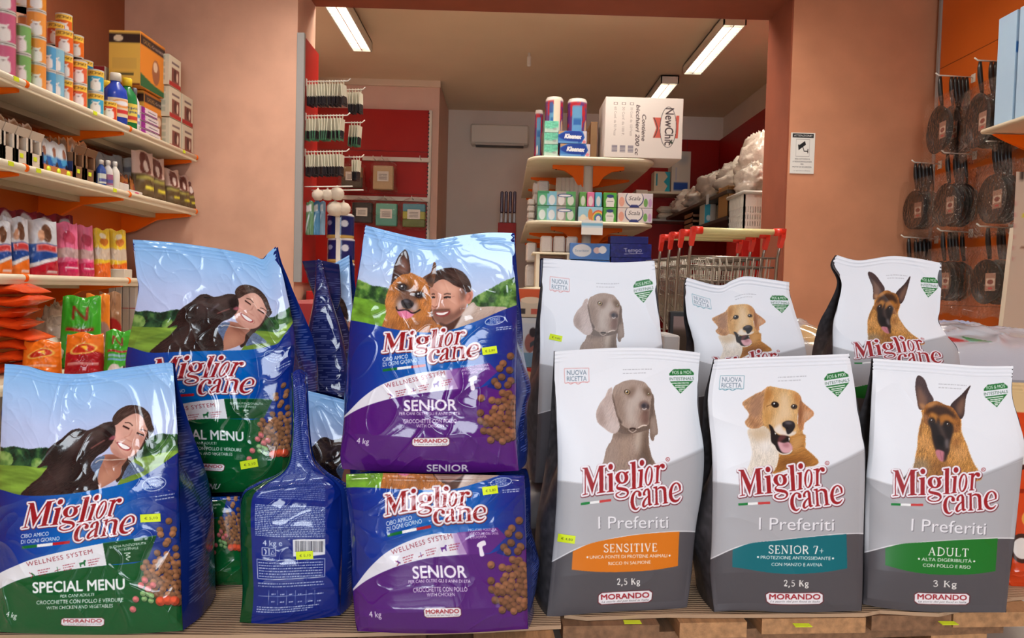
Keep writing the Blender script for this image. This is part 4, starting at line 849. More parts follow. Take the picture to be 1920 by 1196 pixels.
def art_senior():
    c = mkcanvas('senior_upper', 680, 920); z = lambda *p: zm(p, 630, 410, 2.441); y = lambda *p: zm(p, 640, 440, 5.647)
    e = lambda x, yy, rx, ry, r=0: zm(ell(x, yy, rx, ry, r), 640, 440, 5.647)
    c.img[:] = vgrad(c, [(1, (150, 196, 240)), (.88, (176, 204, 242)), (.75, (198, 210, 236)), (.55, (196, 206, 226))])
    foliage(c, c.cov(y((40, 640), (140, 480), (240, 500), (330, 540), (420, 550), (520, 590), (520, 760), (300, 700), (40, 680)), True), (42, 74, 46), (84, 128, 62), (136, 172, 88), 4)
    foliage(c, c.cov(y((1380, 690), (1480, 620), (1600, 560), (1750, 480), (1900, 470), (1900, 760), (1380, 760)), True), (44, 78, 48), (84, 128, 64), (138, 172, 100), 6)
    cv = c.cov(y((0, 650), (120, 655), (300, 690), (520, 760), (520, 1080), (0, 1080))); n = fbm(c.h, c.w, 40, 20, 1, 3)[..., None]; c.lay(cv, (np.array((122, 170, 62)) / 255 * (.75 + n * .5)).astype(np.float32) + np.zeros((c.h, c.w, 3), np.float32))
    # man
    sh = fursh(c, y((1390, 715), (1450, 760), (1620, 760), (1760, 780), (1650, 900), (1400, 960), (1130, 1060), (1180, 930), (1290, 810)), (196, 176, 164), .08, 30, 6, 1, 0); c.poly(y((1380, 730), (1290, 820), (1150, 1000), (1240, 980), (1400, 800)), (218, 204, 198), .8, True, 5, sh); c.poly(y((1400, 880), (1640, 800), (1560, 880), (1400, 950)), (168, 142, 128), .6, True, 10, sh)
    c.poly(y((920, 560), (980, 500), (1010, 900), (1000, 960), (920, 900)), (70, 46, 40), 1, True, 1)
    fc = c.poly(y((945, 520), (1060, 470), (1200, 500), (1290, 580), (1330, 700), (1310, 790), (1230, 880), (1110, 950), (1030, 945), (970, 870), (945, 720)), (206, 154, 134), 1, True, 1)
    c.poly(y((1340, 600), (1380, 580), (1395, 640), (1370, 720), (1330, 730), (1310, 660)), (206, 142, 124), 1, True, 1); c.line(y((1350, 620), (1370, 650), (1345, 700)), 3, (160, 96, 82), .7, soft=2)
    c.poly(y((1080, 500), (1220, 540), (1250, 620), (1120, 620), (1020, 580)), (228, 180, 158), .8, True, 14, fc); c.poly(y((1110, 700), (1260, 680), (1240, 780), (1150, 780)), (222, 170, 148), .7, True, 14, fc); c.poly(y((1270, 560), (1320, 600), (1290, 740), (1240, 720)), (166, 112, 94), .55, True, 10, fc)
    c.poly(y((960, 800), (1010, 790), (1140, 790), (1180, 830), (1300, 740), (1290, 820), (1200, 900), (1110, 950), (1030, 945), (970, 880)), (118, 84, 74), .75, True, 7, fc)
    c.poly(y((990, 820), (1060, 815), (1150, 805), (1130, 850), (1070, 870), (1010, 860)), (152, 76, 74), 1, True, 1); c.poly(y((1005, 826), (1070, 826), (1135, 815), (1090, 846), (1030, 848)), (242, 236, 232), 1, True)
    c.line(y((980, 800), (1050, 796), (1150, 792)), 3, (96, 62, 54), .7, soft=2); c.poly(y((965, 690), (1000, 670), (1020, 740), (985, 770), (955, 750)), (222, 168, 146), .9, True, 5, fc); c.line(y((960, 750), (985, 768), (1020, 755)), 1.8, (146, 88, 76), .8)
    for p in (y((1085, 668), (1120, 658), (1160, 664)), y((955, 668), (975, 660), (990, 668))): c.line(p, 3.6, (60, 40, 36)); c.line([(a, b - 6) for a, b in p], 3, (96, 66, 56), .8)
    c.poly(e(1112, 668, 9, 7), (40, 46, 60)); c.line(y((1170, 660), (1200, 650)), 1, (160, 104, 90), .6)
    c.poly(y((1040, 930), (1120, 945), (1260, 860), (1300, 800), (1180, 1010), (1060, 1040)), (92, 62, 54), 1, True, 2)
    hr = fursh(c, y((930, 520), (960, 420), (1060, 362), (1180, 350), (1290, 398), (1360, 490), (1375, 590), (1330, 610), (1290, 575), (1200, 540), (1110, 480), (1040, 480), (960, 530)), (70, 52, 48), .4, 150, 10, 2, 1); c.poly(y((1150, 380), (1250, 420), (1320, 520), (1220, 480)), (116, 96, 88), .6, True, 10, hr); c.poly(y((1270, 570), (1330, 600), (1290, 690), (1260, 680)), (104, 78, 70), .6, True, 6)
    # shepherd
    re = fursh(c, y((978, 288), (1002, 306), (1002, 392), (960, 560), (860, 466), (945, 400), (965, 340)), (120, 82, 62), .2, 80, 6, 3, 1); c.poly(y((880, 470), (950, 420), (960, 520)), (64, 44, 40), .8, True, 5, re)
    hd = fursh(c, y((535, 510), (620, 420), (720, 398), (820, 440), (890, 480), (930, 570), (955, 700), (950, 850), (1000, 930), (1100, 985), (1090, 1020), (950, 1070), (700, 1070), (440, 1000), (470, 850), (465, 700), (500, 580)), (186, 122, 68), .3, 75, 8, 4, 3)
    for p, col, a, so in ((((480, 700), (600, 720), (560, 900), (480, 900)), (212, 146, 86), .7, 16), (((760, 820), (900, 720), (940, 880), (800, 960)), (206, 138, 76), .6, 18), (((620, 440), (760, 420), (860, 500), (760, 560), (640, 500)), (204, 142, 84), .6, 14), (((500, 920), (620, 940), (600, 1000), (480, 980)), (122, 76, 44), .5, 14), (((700, 960), (960, 880), (1000, 940), (760, 1000)), (120, 72, 40), .5, 14)): c.poly(y(*p), col, a, True, so, hd)
    le = fursh(c, y((672, 158), (702, 190), (722, 280), (728, 400), (640, 424), (570, 480), (528, 530), (540, 430), (560, 330), (610, 220)), (70, 50, 46), .15, 75, 6, 5, 1); c.poly(y((655, 230), (700, 280), (715, 390), (620, 410), (600, 330)), (150, 106, 92), .8, True, 10, le); c.poly(y((600, 340), (640, 300), (620, 410), (560, 440)), (104, 72, 62), .8, True, 8, le)
    c.poly(y((610, 620), (700, 560), (790, 620), (800, 740), (820, 800), (760, 810), (640, 790), (585, 780), (580, 720)), (108, 86, 84), .75, True, 10, hd); c.poly(y((690, 500), (740, 480), (760, 560), (700, 600)), (110, 72, 44), .6, True, 8, hd); c.poly(y((590, 730), (640, 700), (650, 780), (600, 800)), (206, 196, 200), .8, True, 6); c.poly(y((740, 760), (800, 720), (800, 800), (750, 810)), (196, 182, 184), .8, True, 6)
    c.poly(y((596, 790), (700, 795), (770, 830), (740, 870), (690, 890), (630, 870), (600, 830)), (226, 136, 168), 1, True, 1); c.line(y((690, 800), (685, 880)), 1.4, (186, 96, 132), .7); c.line(y((580, 760), (600, 800), (690, 795), (760, 830), (840, 790)), 3, (44, 34, 36), .9)
    c.poly(y((635, 700), (700, 680), (765, 720), (750, 765), (700, 785), (650, 760)), (40, 36, 42), 1, True, 1); c.poly(e(690, 705, 36, 12, 15), (126, 128, 142), .7, soft=4)
    for x, yy, r in ((650, 556, 5.6), (822, 636, 5.2)):
        p = y((x, yy))[0]; c.poly(ell(p[0], p[1], r * 2.1, r * 1.5, 15), (62, 44, 40), .9, soft=4); eye(c, p[0], p[1], r, (70, 62, 70), (20, 16, 18))
    # fields
    sw = crom(z((-60, 462), (60, 464), (150, 480), (280, 508), (420, 521), (520, 510), (640, 470), (760, 420), (840, 390), (960, 340)), 8, False)
    c.lay(c.cov(list(sw) + z((960, 1350), (-60, 1350))), hgrad(c, [(0, (18, 40, 128)), (.16, (24, 66, 160)), (.42, (0, 108, 186)), (.72, (0, 100, 182)), (.88, (24, 56, 148)), (1, (24, 40, 128))]))
    wt = crom(z((560, 690), (420, 700), (300, 726), (200, 764), (120, 820), (60, 880), (10, 930)), 6, False); wb = crom(z((10, 940), (44, 906), (120, 864), (240, 826), (380, 800), (560, 778)), 6, False)
    c.poly(list(wb) + z((660, 774), (700, 760), (740, 780), (860, 740), (900, 1350), (-60, 1350), (-40, 960)), (94, 34, 128)); c.poly(list(wt) + list(wb), (230, 228, 236))
    c.poly(z((520, 690), (560, 684), (700, 660), (740, 700), (660, 772), (560, 780)), (104, 44, 138)); c.poly(z((500, 692), (560, 684), (566, 778), (520, 784)), (170, 130, 190), .7, soft=4)
    c.poly(z((690, 770), (760, 690), (830, 610), (830, 740), (760, 790)), (24, 46, 136))
    logo(c, z((224, 524))[0], z((212, 610))[0], z((652, 600))[0], pad=3.0)
    c.text('CIBO AMICO', *z((215, 654), (330, 638)), 7.4, (240, 244, 248), bold=.004, shear=.1); c.text('DI OGNI GIORNO', *z((215, 677), (372, 655)), 7.4, (240, 244, 248), bold=.004, shear=.1)
    for a, b, col in ((214, 280, (20, 120, 60)), (280, 345, (240, 240, 240)), (345, 410, (190, 40, 50))):
        k = lambda x: 694 - (x - 214) * .12
        c.poly(z((a, k(a) - 6), (b, k(b) - 6), (b, k(b) + 6), (a, k(a) + 6)), col)
    band_text(c, z, 'WELLNESS SYSTEM', (226, 776), (500, 714), (160, 45, 70), (110, 50, 150))
    for i, (t, w) in enumerate((('MIGLIORE POSTURA,', 128), ('ARTICOLAZIONI SANE', 128), ('E IN FORMA', 70))): c.text(t, *z((572 + i * 4, 682 + i * 16), (572 + i * 4 + w, 674 + i * 16)), 4.4, (238, 226, 244), bold=.01)
    c.poly(z((612, 730), (640, 718), (646, 736), (630, 746), (636, 780), (618, 784), (614, 750), (606, 744)), (240, 234, 244), 1, True)
    wh = (240, 234, 244)
    c.text('SENIOR', *z((312, 880), (552, 876)), 20.5, wh, bold=.02); c.text('PER CANI OLTRE GLI 8 ANNI DI ETÀ', *z((290, 898), (568, 898)), 5.4, wh, bold=.014); c.text('CROCCHETTE CON POLLO', *z((308, 936), (552, 934)), 7.4, wh, bold=.014); c.text('WITH CHICKEN', *z((368, 956), (494, 954)), 6.2, wh); c.text('4 kg', *z((94, 1028), (150, 1032)), 10.5, wh, bold=.004)
    morando(c, lambda q: q, *z((350, 1004), (518, 1002), (350, 1040), (518, 1038))); c.text('SENIOR', *z((416, 1156), (606, 1156)), 12.5, wh, bold=.02); seal_text(c, z, (728, 466), 46, 18)
    sp = [(x, yy, 7.0) for x, yy in z((798, 628), (764, 662), (748, 684), (794, 692), (758, 724), (726, 744), (800, 740), (786, 760), (740, 762), (762, 796), (664, 820), (714, 830), (660, 888), (662, 924), (676, 970), (708, 1012), (790, 800))]
    kibble(c, sp + cluster(z((740, 830), (800, 800), (822, 840), (824, 1000), (760, 1020), (700, 980), (680, 920), (720, 880)), 60, 6.8, 4), 7, (132, 92, 68))
    return c
def art_back():
    """the reverse of the green bag: feeding table, bar code, print"""
    o = Patch([(464, 700), (626, 700)], [(457, 1168), (626, 1156)], [(464, 700), (457, 1168)], [(626, 700), (626, 1156)]); OUT['back_flat'] = o
    c = mkcanvas('back_flat', 380, 1060); z = lambda *p: zm(p, 380, 850, 3.455); c.img[:] = np.array((22, 52, 140)) / 255.0; w = (214, 222, 240)
    rect_ = c.poly([(450, 600), (466.5, 600), (466.5, 1200), (450, 1200)], (16, 84, 46)); c.img[:, :4] = np.array((16, 84, 46)) / 255
    for k in range(18): dashes(c, *z((326, 395 + k * 10.5), (778, 393 + k * 10.5)), 1.5, w, k + 1, .8)
    for k in range(60): dashes(c, *z((326, 350 - k * 13), (780, 350 - k * 13)), 1.3, w, k + 90, .5)
    c.text('4 kg e', *z((372, 632), (498, 628)), 9.5, w, bold=.004)
    for x in (366, 414):
        q = z((x, 644), (x + 42, 643), (x + 42, 688), (x, 689))
        for i in range(4): c.line([q[i], q[(i + 1) % 4]], .8, w, smooth=False)
    c.line(z((424, 680), (436, 656), (448, 680), (424, 680)), 1.2, w, smooth=False); c.line(z((380, 652), (392, 662), (388, 682)), 2, w)
    c.poly(z((568, 592), (778, 584), (778, 678), (668, 690), (568, 690)), (232, 232, 236)); r = random.Random(3); x = 582
    while x < 765: wd = r.uniform(2, 6); c.poly(z((x, 598), (x + wd, 598), (x + wd, 664), (x, 664)), (40, 40, 60)); x += wd + r.uniform(2.5, 6)
    q = z((330, 716), (778, 704), (776, 814), (330, 830))
    for i in range(4): c.line([q[i], q[(i + 1) % 4]], .9, w, smooth=False)
    for k in range(6): dashes(c, *z((340, 734 + k * 16), (764, 724 + k * 16)), 1.6, w, k + 60, .85)
    for k in range(2): dashes(c, *z((330, 856 + k * 16), (772, 842 + k * 16)), 1.6, w, k + 70, .85)
    c.line(z((330, 930), (772, 912)), .7, w, .8)
    for i, x in enumerate((400, 460, 520, 580, 652, 712)): c.line(z((x, 890), (x + 2, 976)), .7, w, .7); dashes(c, *z((x + 18, 914), (x + 46, 912)), 2, w, i, .8); dashes(c, *z((x + 18, 958), (x + 46, 956)), 2, w, i + 9, .8)
    for k in range(3): dashes(c, *z((326, 996 + k * 14), (745 - k * 40, 980 + k * 14)), 1.6, w, k + 80, .85)
    return c
CV = {}
CV['special'] = art_special(); CV['senior'] = art_senior(); CV['back'] = art_back()
W1 = (157, 1200)
for key, art, ban, lines, wt, nuo in (
    ('sensitive', art_weimaraner, (218, 124, 32), (('SENSITIVE', (1132, 1035), (1232, 1033.5)), ('UNICA FONTE DI PROTEINE ANIMALI', (1106, 1047.5), (1251, 1044.5)), ('RICCO IN SALMONE', (1141, 1059.5), (1220, 1056.5))), '2,5 Kg', (214, 150, 150)),
    ('senior7', art_golden, (18, 112, 122), (('SENIOR 7+', (1136, 1035), (1232, 1033.5)), ('PROTEZIONE ANTIOSSIDANTE', (1122, 1047.5), (1243, 1045)), ('CON MANZO E AVENA', (1140, 1059), (1228, 1057)))
     , '2,5 Kg', (110, 160, 176)),
    ('adult', art_shepherd, (34, 120, 44), (('ADULT', (1150, 1035), (1222, 1033.5)), ('ALTA DIGERIBILITÀ', (1138, 1047.5), (1228, 1045.5)), ('CON POLLO E RISO', (1140, 1059), (1226, 1057.5))), '3 Kg', None)):
    c_ = pref_base(key, 1); pref_common(c_, ban, lines, wt, nuo); art(c_);
    CV[key] = c_
    pref_overlay(c_, key, ban, lines, wt, nuo)
for k_, g_ in (('special', 1.12), ('senior', 1.14), ('back', 1.2), ('sensitive', 1.06), ('senior7', 1.10), ('adult', 1.08)): CV[k_].img = np.clip(CV[k_].img, 0, 1) ** g_
# ================================================================== bags of dog food
_NG = NR.random((97, 97)).astype(np.float32)
def nz(x, y, s=0):
    x = x + s * 13.7; y = y + s * 7.3; ix = np.floor(x).astype(int); iy = np.floor(y).astype(int); fx = x - ix; fy = y - iy
    fx = fx * fx * (3 - 2 * fx); fy = fy * fy * (3 - 2 * fy); g = lambda a, b: _NG[a % 97, b % 97]
    return (g(iy, ix) * (1 - fx) + g(iy, ix + 1) * fx) * (1 - fy) + (g(iy + 1, ix) * (1 - fx) + g(iy + 1, ix + 1) * fx) * fy
def ridge(x, y, s, p=4): return (1 - np.abs(2 * nz(x, y, s) - 1)) ** p
def rays_np(px):
    d = np.stack([(px[..., 0] - 960) / F_PX, (598 - px[..., 1]) / F_PX, -np.ones(px.shape[:-1])], -1)
    return d @ np.array(ROT).T
CN = np.array(CAM)
M_film = print_mat('printed_glossy_film', rough=.09, coat=.3, bump=.05, bscale=90, spec=.38)
M_satin = print_mat('printed_satin_film', rough=.42, spec=.25, bump=.03, bscale=60)
M_film_side = print_mat('printed_film_side', rough=.2, coat=.2, bump=.10, bscale=70, spec=.3)
M_paperprint = print_mat('printed_paper', rough=.6, spec=.3)
BLUE = (14, 36, 108); GREY = (66, 63, 66)
def side_print(nv, ns, base, seed, lines=True, light=(120, 135, 190)):
    c = np.zeros((nv, ns, 3), np.float32) + np.array(base, np.float32) / 255
    v = np.linspace(0, 1, nv)[:, None]; s = np.linspace(0, 1, ns)[None, :]
    if lines:
        k = ((v * 95) % 1 < .42) & (nz(v * 95 // 1 * 1.7 + 0 * s, s * 9, seed) > .38) & (s > .12) & (s < .9) & (v > .06) & (v < .93)
        c = np.where(k[..., None], c * .45 + np.array(light, np.float32) / 255 * .55, c)
    else:
        n = nz(v * 60 + 0 * s, s * 40, seed)[..., None]; c *= (.8 + .4 * n)
    return c
def bag(label, key, cv, base=None, T=.10, tx=0.0, lean=4.0, bulge=.03, vr=(0, 1), ur=(0, 1), side=BLUE, lines=True, m=None, ms=None, dens=1.15, wr=.8, seed=1,
        stickers=(), group=None, ztop=ZT, depth=None, name='dog_food_bag', yaw=0.0, soft=0.0, fold=.045, up=None, tcl=(.32, 1.0), corner=(), cut=None):
    p = OUT[key] if isinstance(key, str) else key
    m = m or M_film; ms = ms or M_film_side
    pb = p.at(.5, 0.); B = PZ(pb[0], pb[1], ztop) if depth is None else P(pb[0], pb[1], depth)
    B = np.array(B)
    if depth is None and not yaw:
        b0, b1 = p.at(.04, 0.), p.at(.96, 0.); q0, q1 = PZ(b0[0], b0[1], ztop), PZ(b1[0], b1[1], ztop)
        yaw = max(-14, min(14, math.degrees(math.atan2(q1.y - q0.y, q1.x - q0.x))))
    la, ya = math.radians(lean), math.radians(yaw)
    wv = np.array([math.cos(ya), math.sin(ya), 0]); uv_ = np.array([-math.sin(la) * math.sin(ya), math.sin(la) * math.cos(ya), math.cos(la)])
    n = np.cross(wv, uv_); n /= np.linalg.norm(n)                       # points to the camera side
    W_ = np.linalg.norm(p.at(1., .5) - p.at(0., .5)); H_ = np.linalg.norm(p.at(.5, 1.) - p.at(.5, 0.))
    nu, nv = int(max(24, W_ * dens)), int(max(24, H_ * dens))
    u, v = np.meshgrid(np.linspace(0, 1, nu), np.linspace(0, 1, nv))
    r = rays_np(p.at(u, v)); t = ((B - CN) @ n) / (r @ n); Q = CN + r * t[..., None]
    dist = np.linalg.norm(Q - CN, axis=-1)
    edge = np.clip(1 - (2 * u - 1) ** 4, 0, 1) ** .7
    pf = np.sqrt(np.clip((v + .01) / .16, 0, 1)) * (1 - sstep(tcl[0] + .06, tcl[1], v)) if up is None else np.sqrt(np.clip((v + .01) / .16, 0, 1)) * np.sqrt(np.clip((1.02 - v) / up, 0, 1))
    b = bulge * edge * pf
    sx = W_ / 330.0; sy = H_ / 330.0; X, Y = u * sx, v * sy
    wx = X + .25 * nz(X * 3, Y * 3, seed + 3); wy = Y + .25 * nz(X * 3, Y * 3, seed + 4)
    loose = .35 + .65 * sstep(.35, .9, v) + .5 * np.exp(-((u - .5) / .5) ** 2 * 0) * 0
    eh = np.clip(np.minimum(u, 1 - u) / .03, 0, 1)
    w = (nz(X * 2.4, Y * 2.4, seed) - .5) * .010 + (nz(X * 5 + Y * 3, Y * 5, seed + 1) - .5) * .0035
    w += ridge(wx * 4 + wy * 2.5, wy * 4 - wx, seed + 5, 5) * .0042 + ridge(wx * 9 - wy * 6, wy * 7 + wx * 4, seed + 6, 5) * .0020
    w += ridge(wx * 17 + wy * 9, wy * 15, seed + 7, 4) * .0008 * loose
    if soft: w = (nz(X * 2.2, Y * 2.0, seed) - .5) * .012 + (nz(X * 4 + Y * 3, Y * 3.4, seed + 1) - .5) * .004 + ridge(wx * 2.5 + wy * 2, wy * 2.2 - wx, seed + 5, 4) * .0022 * soft
    b = b + w * wr * eh * np.clip(v / .03, .15, 1)
    b += .0008 * np.sin(v * H_ * .9) * (v > .955)                         # heat-sealed lip
    for cu, cvv, rad, amt in corner: b = b + amt * np.exp(-(((u - cu) * sx) ** 2 + ((v - cvv) * sy) ** 2) / rad ** 2)
    b = np.maximum(b, -.0012 - .02 * (1 - sstep(.45, .75, v)))
    Q = CN + (Q - CN) * (1 - b / dist)[..., None]
    col = cv.sample(ur[0] + u * (ur[1] - ur[0]), vr(v) if callable(vr) else vr[0] + v * (vr[1] - vr[0])) if cv is not None else np.zeros((nv, nu, 3), np.float32) + np.array(side) / 255
    root = empty(name, tuple(B), label, 'dog food', group)
    f = link('front_panel', grid_mesh('front_panel', Q, col, m), root, True)
    if key in ('side_view',): f['label'] = 'dark blue side covered in fine print'
    # back and gussets
    k = max(1, nv // 90); rows = list(range(0, nv, k)); rows = rows if rows[-1] == nv - 1 else rows + [nv - 1]
    L = Q[rows, 0]; Rg = Q[rows, -1]; vv = np.linspace(0, 1, len(rows))
    tv = T * (1 - sstep(tcl[0], tcl[1], vv)) + .006 if up is None else T * np.sqrt(np.clip((1.03 - vv) / up, 0, 1)) + .003
    dirT = np.array([tx / max(T, 1e-6), 1.0, 0.0]); off = tv[:, None] * dirT
    off[:, 2] += 0
    wl = (Rg - L); wl /= np.linalg.norm(wl, axis=1)[:, None]
    ns = 18; s = np.linspace(0, 1, ns); tri = 1 - np.abs(2 * s - 1); arc = 4 * s * (1 - s)
    g = sstep(.3, .85, vv)
    W3 = np.linalg.norm(L[-1] - Rg[-1]); dip = Q[-1, :, 2] - np.linspace(Q[-1, 0, 2], Q[-1, -1, 2], nu)
    for E, sg in ((L, 1.0), (Rg, -1.0)):
        inw = (-.014 * arc[None] * (1 - g)[:, None] * (.4 + vv[:, None] * 2).clip(0, 1) + fold * tri[None] * g[:, None]) * sg
        G = E[:, None] + s[None, :, None] * off[:, None] + inw[..., None] * wl[:, None]
        uin = np.clip(np.abs((inw * sg)) / W3, 0, .5); uin = uin if sg > 0 else 1 - uin
        G[..., 2] += np.interp(uin, np.linspace(0, 1, nu), dip) * (vv[:, None] ** 5) - .006 * tri[None] * vv[:, None] ** 5
        G[..., 1] += .012 * tri[None] * g[:, None]; G[..., 1] += 0.004 * (nz(vv[:, None] * 14 + 0 * s, s * 5 + 0 * vv[:, None], seed + 9) - .5); G[..., 0] += .007 * (nz(vv[:, None] * 11 + 0 * s, s * 3 + 0 * vv[:, None], seed + 8) - .5) * tri[None]
        kk = 4; vf = np.linspace(0, len(rows) - 1, len(rows) * kk); i0 = np.minimum(vf.astype(int), len(rows) - 2); fr = (vf - i0)[:, None, None]
        G2 = G[i0] * (1 - fr) + G[i0 + 1] * fr
        link('side_gusset', grid_mesh('side_gusset', G2, side_print(len(vf), ns, side, seed + int(sg), lines, (120, 135, 190) if lines else (90, 88, 92)), ms), root, True)
    nb = 20; sb = np.linspace(0, 1, nb)
    BK = (L + off)[:, None] * (1 - sb)[None, :, None] + (Rg + off)[:, None] * sb[None, :, None]
    BK[..., 1] += .55 * bulge * np.clip(1 - (2 * sb - 1) ** 4, 0, 1)[None] * ((1 - sstep(.4, 1, vv)) * np.clip(vv / .1, 0, 1))[:, None]
    BK[..., 2] += np.interp(sb, np.linspace(0, 1, nu), dip)[None] * (vv[:, None] ** 5) - .0015 * (vv[:, None] ** 5)
    iu = np.linspace(0, nu - 1, nb).astype(int); FB = Q[0, iu][None]
    BK = np.concatenate([FB, BK]); cb = np.zeros(BK.shape, np.float32) + np.array(side, np.float32) / 255
    link('back_panel', grid_mesh('back_panel', BK, cb, ms), root, True)
    for (cx, cy, w_, h_, rot, txt) in stickers: sticker(f, p, Q, (cx, cy, w_, h_, rot), txt)
    return root
M_sticker = print_mat('sticker_paper', rough=.55, spec=.3)
def sticker(root, p, Q, q, txt):
    cx, cy, w_, h_, rot = q; nv, nu = Q.shape[:2]; ca, sa = math.cos(math.radians(rot)), math.sin(math.radians(rot))
    a, b = np.meshgrid(np.linspace(-.5, .5, 56), np.linspace(-.5, .5, 26))
    px = np.stack([cx + a * w_ * ca + b * h_ * sa, cy + a * w_ * sa - b * h_ * ca], -1)
    uv = p.inv(px.reshape(-1, 2)).reshape(px.shape); x = np.clip(uv[..., 0], 0, 1) * (nu - 1); y = np.clip(uv[..., 1], 0, 1) * (nv - 1)
    ix = np.minimum(x.astype(int), nu - 2); iy = np.minimum(y.astype(int), nv - 2); fx = (x - ix)[..., None]; fy = (y - iy)[..., None]
    S3 = (Q[iy, ix] * (1 - fx) + Q[iy, ix + 1] * fx) * (1 - fy) + (Q[iy + 1, ix] * (1 - fx) + Q[iy + 1, ix + 1] * fx) * fy
    S3 = S3 + (CN - S3) / np.linalg.norm(CN - S3, axis=-1)[..., None] * .0016
    c = Canvas(112, 52, lambda t: np.asarray(t, float)); c.refw = 112.0; c.yup = True; c.img[:] = np.array((214, 234, 28)) / 255
    c.text(txt, (.2, .32), (.86, .32), .30, (70, 70, 20))
    e = link('price_sticker', grid_mesh('price_sticker', S3, c.sample(a + .5, b + .5), M_sticker), root, True); e['label'] = 'small yellow price sticker'
G_SP = None
# green and blue bags (left)
bag('glossy green and blue 4 kg dog food bag standing frontmost at the left edge', 'special_front', CV['special'], T=.11, bulge=.032, vr=(.07, 1), seed=2, lean=5, stickers=((282, 971, 38, 15, -3, '€ 5,10'),))
bag('tall green and blue dog food bag standing behind the frontmost left one', 'special_upper', CV['special'], depth=1.20, T=.09, bulge=.032, seed=5, lean=3, stickers=((467, 870, 33, 15, -10, '€ 5,10'),), tx=.02)
bag('squashed green dog food bag lying beneath the tall green one, kibble picture showing', 'special_lower', CV['special'], T=.10, bulge=.02, vr=(0, .42), seed=8, lean=0, up=.2)
# purple bags
bag('purple and blue dog food bag for senior dogs standing on top of another purple bag', 'senior_upper', CV['senior'], depth=1.045, T=.09, bulge=.034, seed=11, lean=3, stickers=((918, 657, 28, 14, -8, '€ 5,80'),), tx=.012)
bag('purple dog food bag with folded top at the bottom, carrying the upright purple bag', 'senior_lower', CV['senior'], T=.12, bulge=.03, vr=(.053, .66), seed=15, lean=0, up=.25, stickers=((919, 919, 29, 15, -8, '€ 5,80'),), tx=.01)
# silver bags, front row and the row behind
kw = dict(side=GREY, lines=False, m=M_satin, ms=mat('dummy_satin', (0, 0, 0)) if 0 else M_satin, soft=1.0)
G_F, G_R = None, None
bag('white and silver dog food bag with orange banner and grey hound in the front row', 'sensitive', CV['sensitive'], T=.10, bulge=.024, seed=21, lean=4, tx=-.016, stickers=((1062, 1010, 33, 15, 8, '€ 4,80'),), **kw)
bag('white and silver dog food bag with teal banner and golden dog in the front row', 'senior7', CV['senior7'], T=.10, bulge=.024, seed=24, lean=4, **kw)
bag('white and silver dog food bag with green banner and shepherd dog in the front row', 'adult', CV['adult'], T=.10, bulge=.024, seed=27, lean=4, **kw)
bag('white dog food bag with grey hound standing behind the orange-banner bag', 'sensitive_rear', CV['sensitive'], depth=1.29, T=.09, bulge=.02, seed=31, lean=3, vr=lambda v: 1 - ((1 - v) * 417 * .95 + .0014 * ((1 - v) * 417) ** 2) / 495, tx=-.012, stickers=((1042, 633, 24, 11, 12, '€ 4,80'),), **kw)
bag('white dog food bag with golden dog and wavy curled top behind the teal-banner bag', 'senior7_rear', CV['senior7'], depth=1.36, T=.09, bulge=.02, seed=34, lean=3, vr=lambda v: 1 - ((1 - v) * 345 * 1.12 + .0026 * ((1 - v) * 345) ** 2) / 480, **kw)
bag('white dog food bag with shepherd dog and dented left edge behind the green-banner bag', 'adult_rear', CV['adult'], depth=1.36, T=.10, bulge=.02, seed=37, lean=3, vr=lambda v: 1 - ((1 - v) * 368 * 1.0 + .0018 * ((1 - v) * 368) ** 2) / 470, **kw)
# ================================================================== small printed goods
ORD = ['first', 'second', 'third', 'fourth', 'fifth', 'sixth', 'seventh', 'eighth', 'ninth', 'tenth', 'eleventh', 'twelfth', 'thirteenth', 'fourteenth', 'fifteenth']
def cvs(w, h, bgc, fn=None):
    c = Canvas(w, h, lambda t: np.asarray(t, float)); c.refw = 1.0; c.yup = True; c.img[:] = np.array(bgc) / 255.0
    if fn: fn(c)
    return c
def rect(c, x0, y0, x1, y1, col, a=1.0): c.poly([(x0, y0), (x1, y0), (x1, y1), (x0, y1)], col, a)
def nel(cx, cy, rx, ry, rot=0, n=24): return ell(cx, cy, rx, ry, rot, n)
def face(name, o, ux, uy, c, parent, n=(40, 40), m=None, push=.0008):
    """printed face: origin o (lower left), edge vectors ux, uy"""
    o, ux, uy = Vector(o), Vector(ux), Vector(uy); nn = ux.cross(uy).normalized() * push
    u, v = np.meshgrid(np.linspace(0, 1, n[0]), np.linspace(0, 1, n[1]))
    pts = np.array(o + nn)[None, None] + u[..., None] * np.array(ux) + v[..., None] * np.array(uy)
    return link(name, grid_mesh(name, pts, c.sample(u, v), m or M_paperprint, smooth=False), parent, True)
def boxed(name, label, cat, o, size, m, c=None, cs=None, group=None, rz=0.0, res=(40, 40), bev=.002, prints='front_print', mp=None):
    """carton: base centre o, size (x,y,z), rotated rz; print c on the -Y face, cs on the +X face"""
    e = empty(name, o, label, cat, group, rz)
    sx, sy, sz = size; M_ = Matrix.Translation(Vector(o)) @ Matrix.Rotation(rz, 4, 'Z')
    mb = MB().box((-sx / 2, -sy / 2, 0), (sx / 2, sy / 2, sz), m, M_, bev); mb.build('carton', e, True)
    R3 = M_.to_3x3()
    if c is not None: face(prints, M_ @ Vector((-sx / 2 + bev, -sy / 2, bev)), R3 @ Vector((sx - 2 * bev, 0, 0)), R3 @ Vector((0, 0, sz - 2 * bev)), c, e, res, mp)
    if cs is not None: face('side_print', M_ @ Vector((sx / 2, -sy / 2 + bev, bev)), R3 @ Vector((0, sy - 2 * bev, 0)), R3 @ Vector((0, 0, sz - 2 * bev)), cs, e, (res[0], res[1]), mp)
    return e
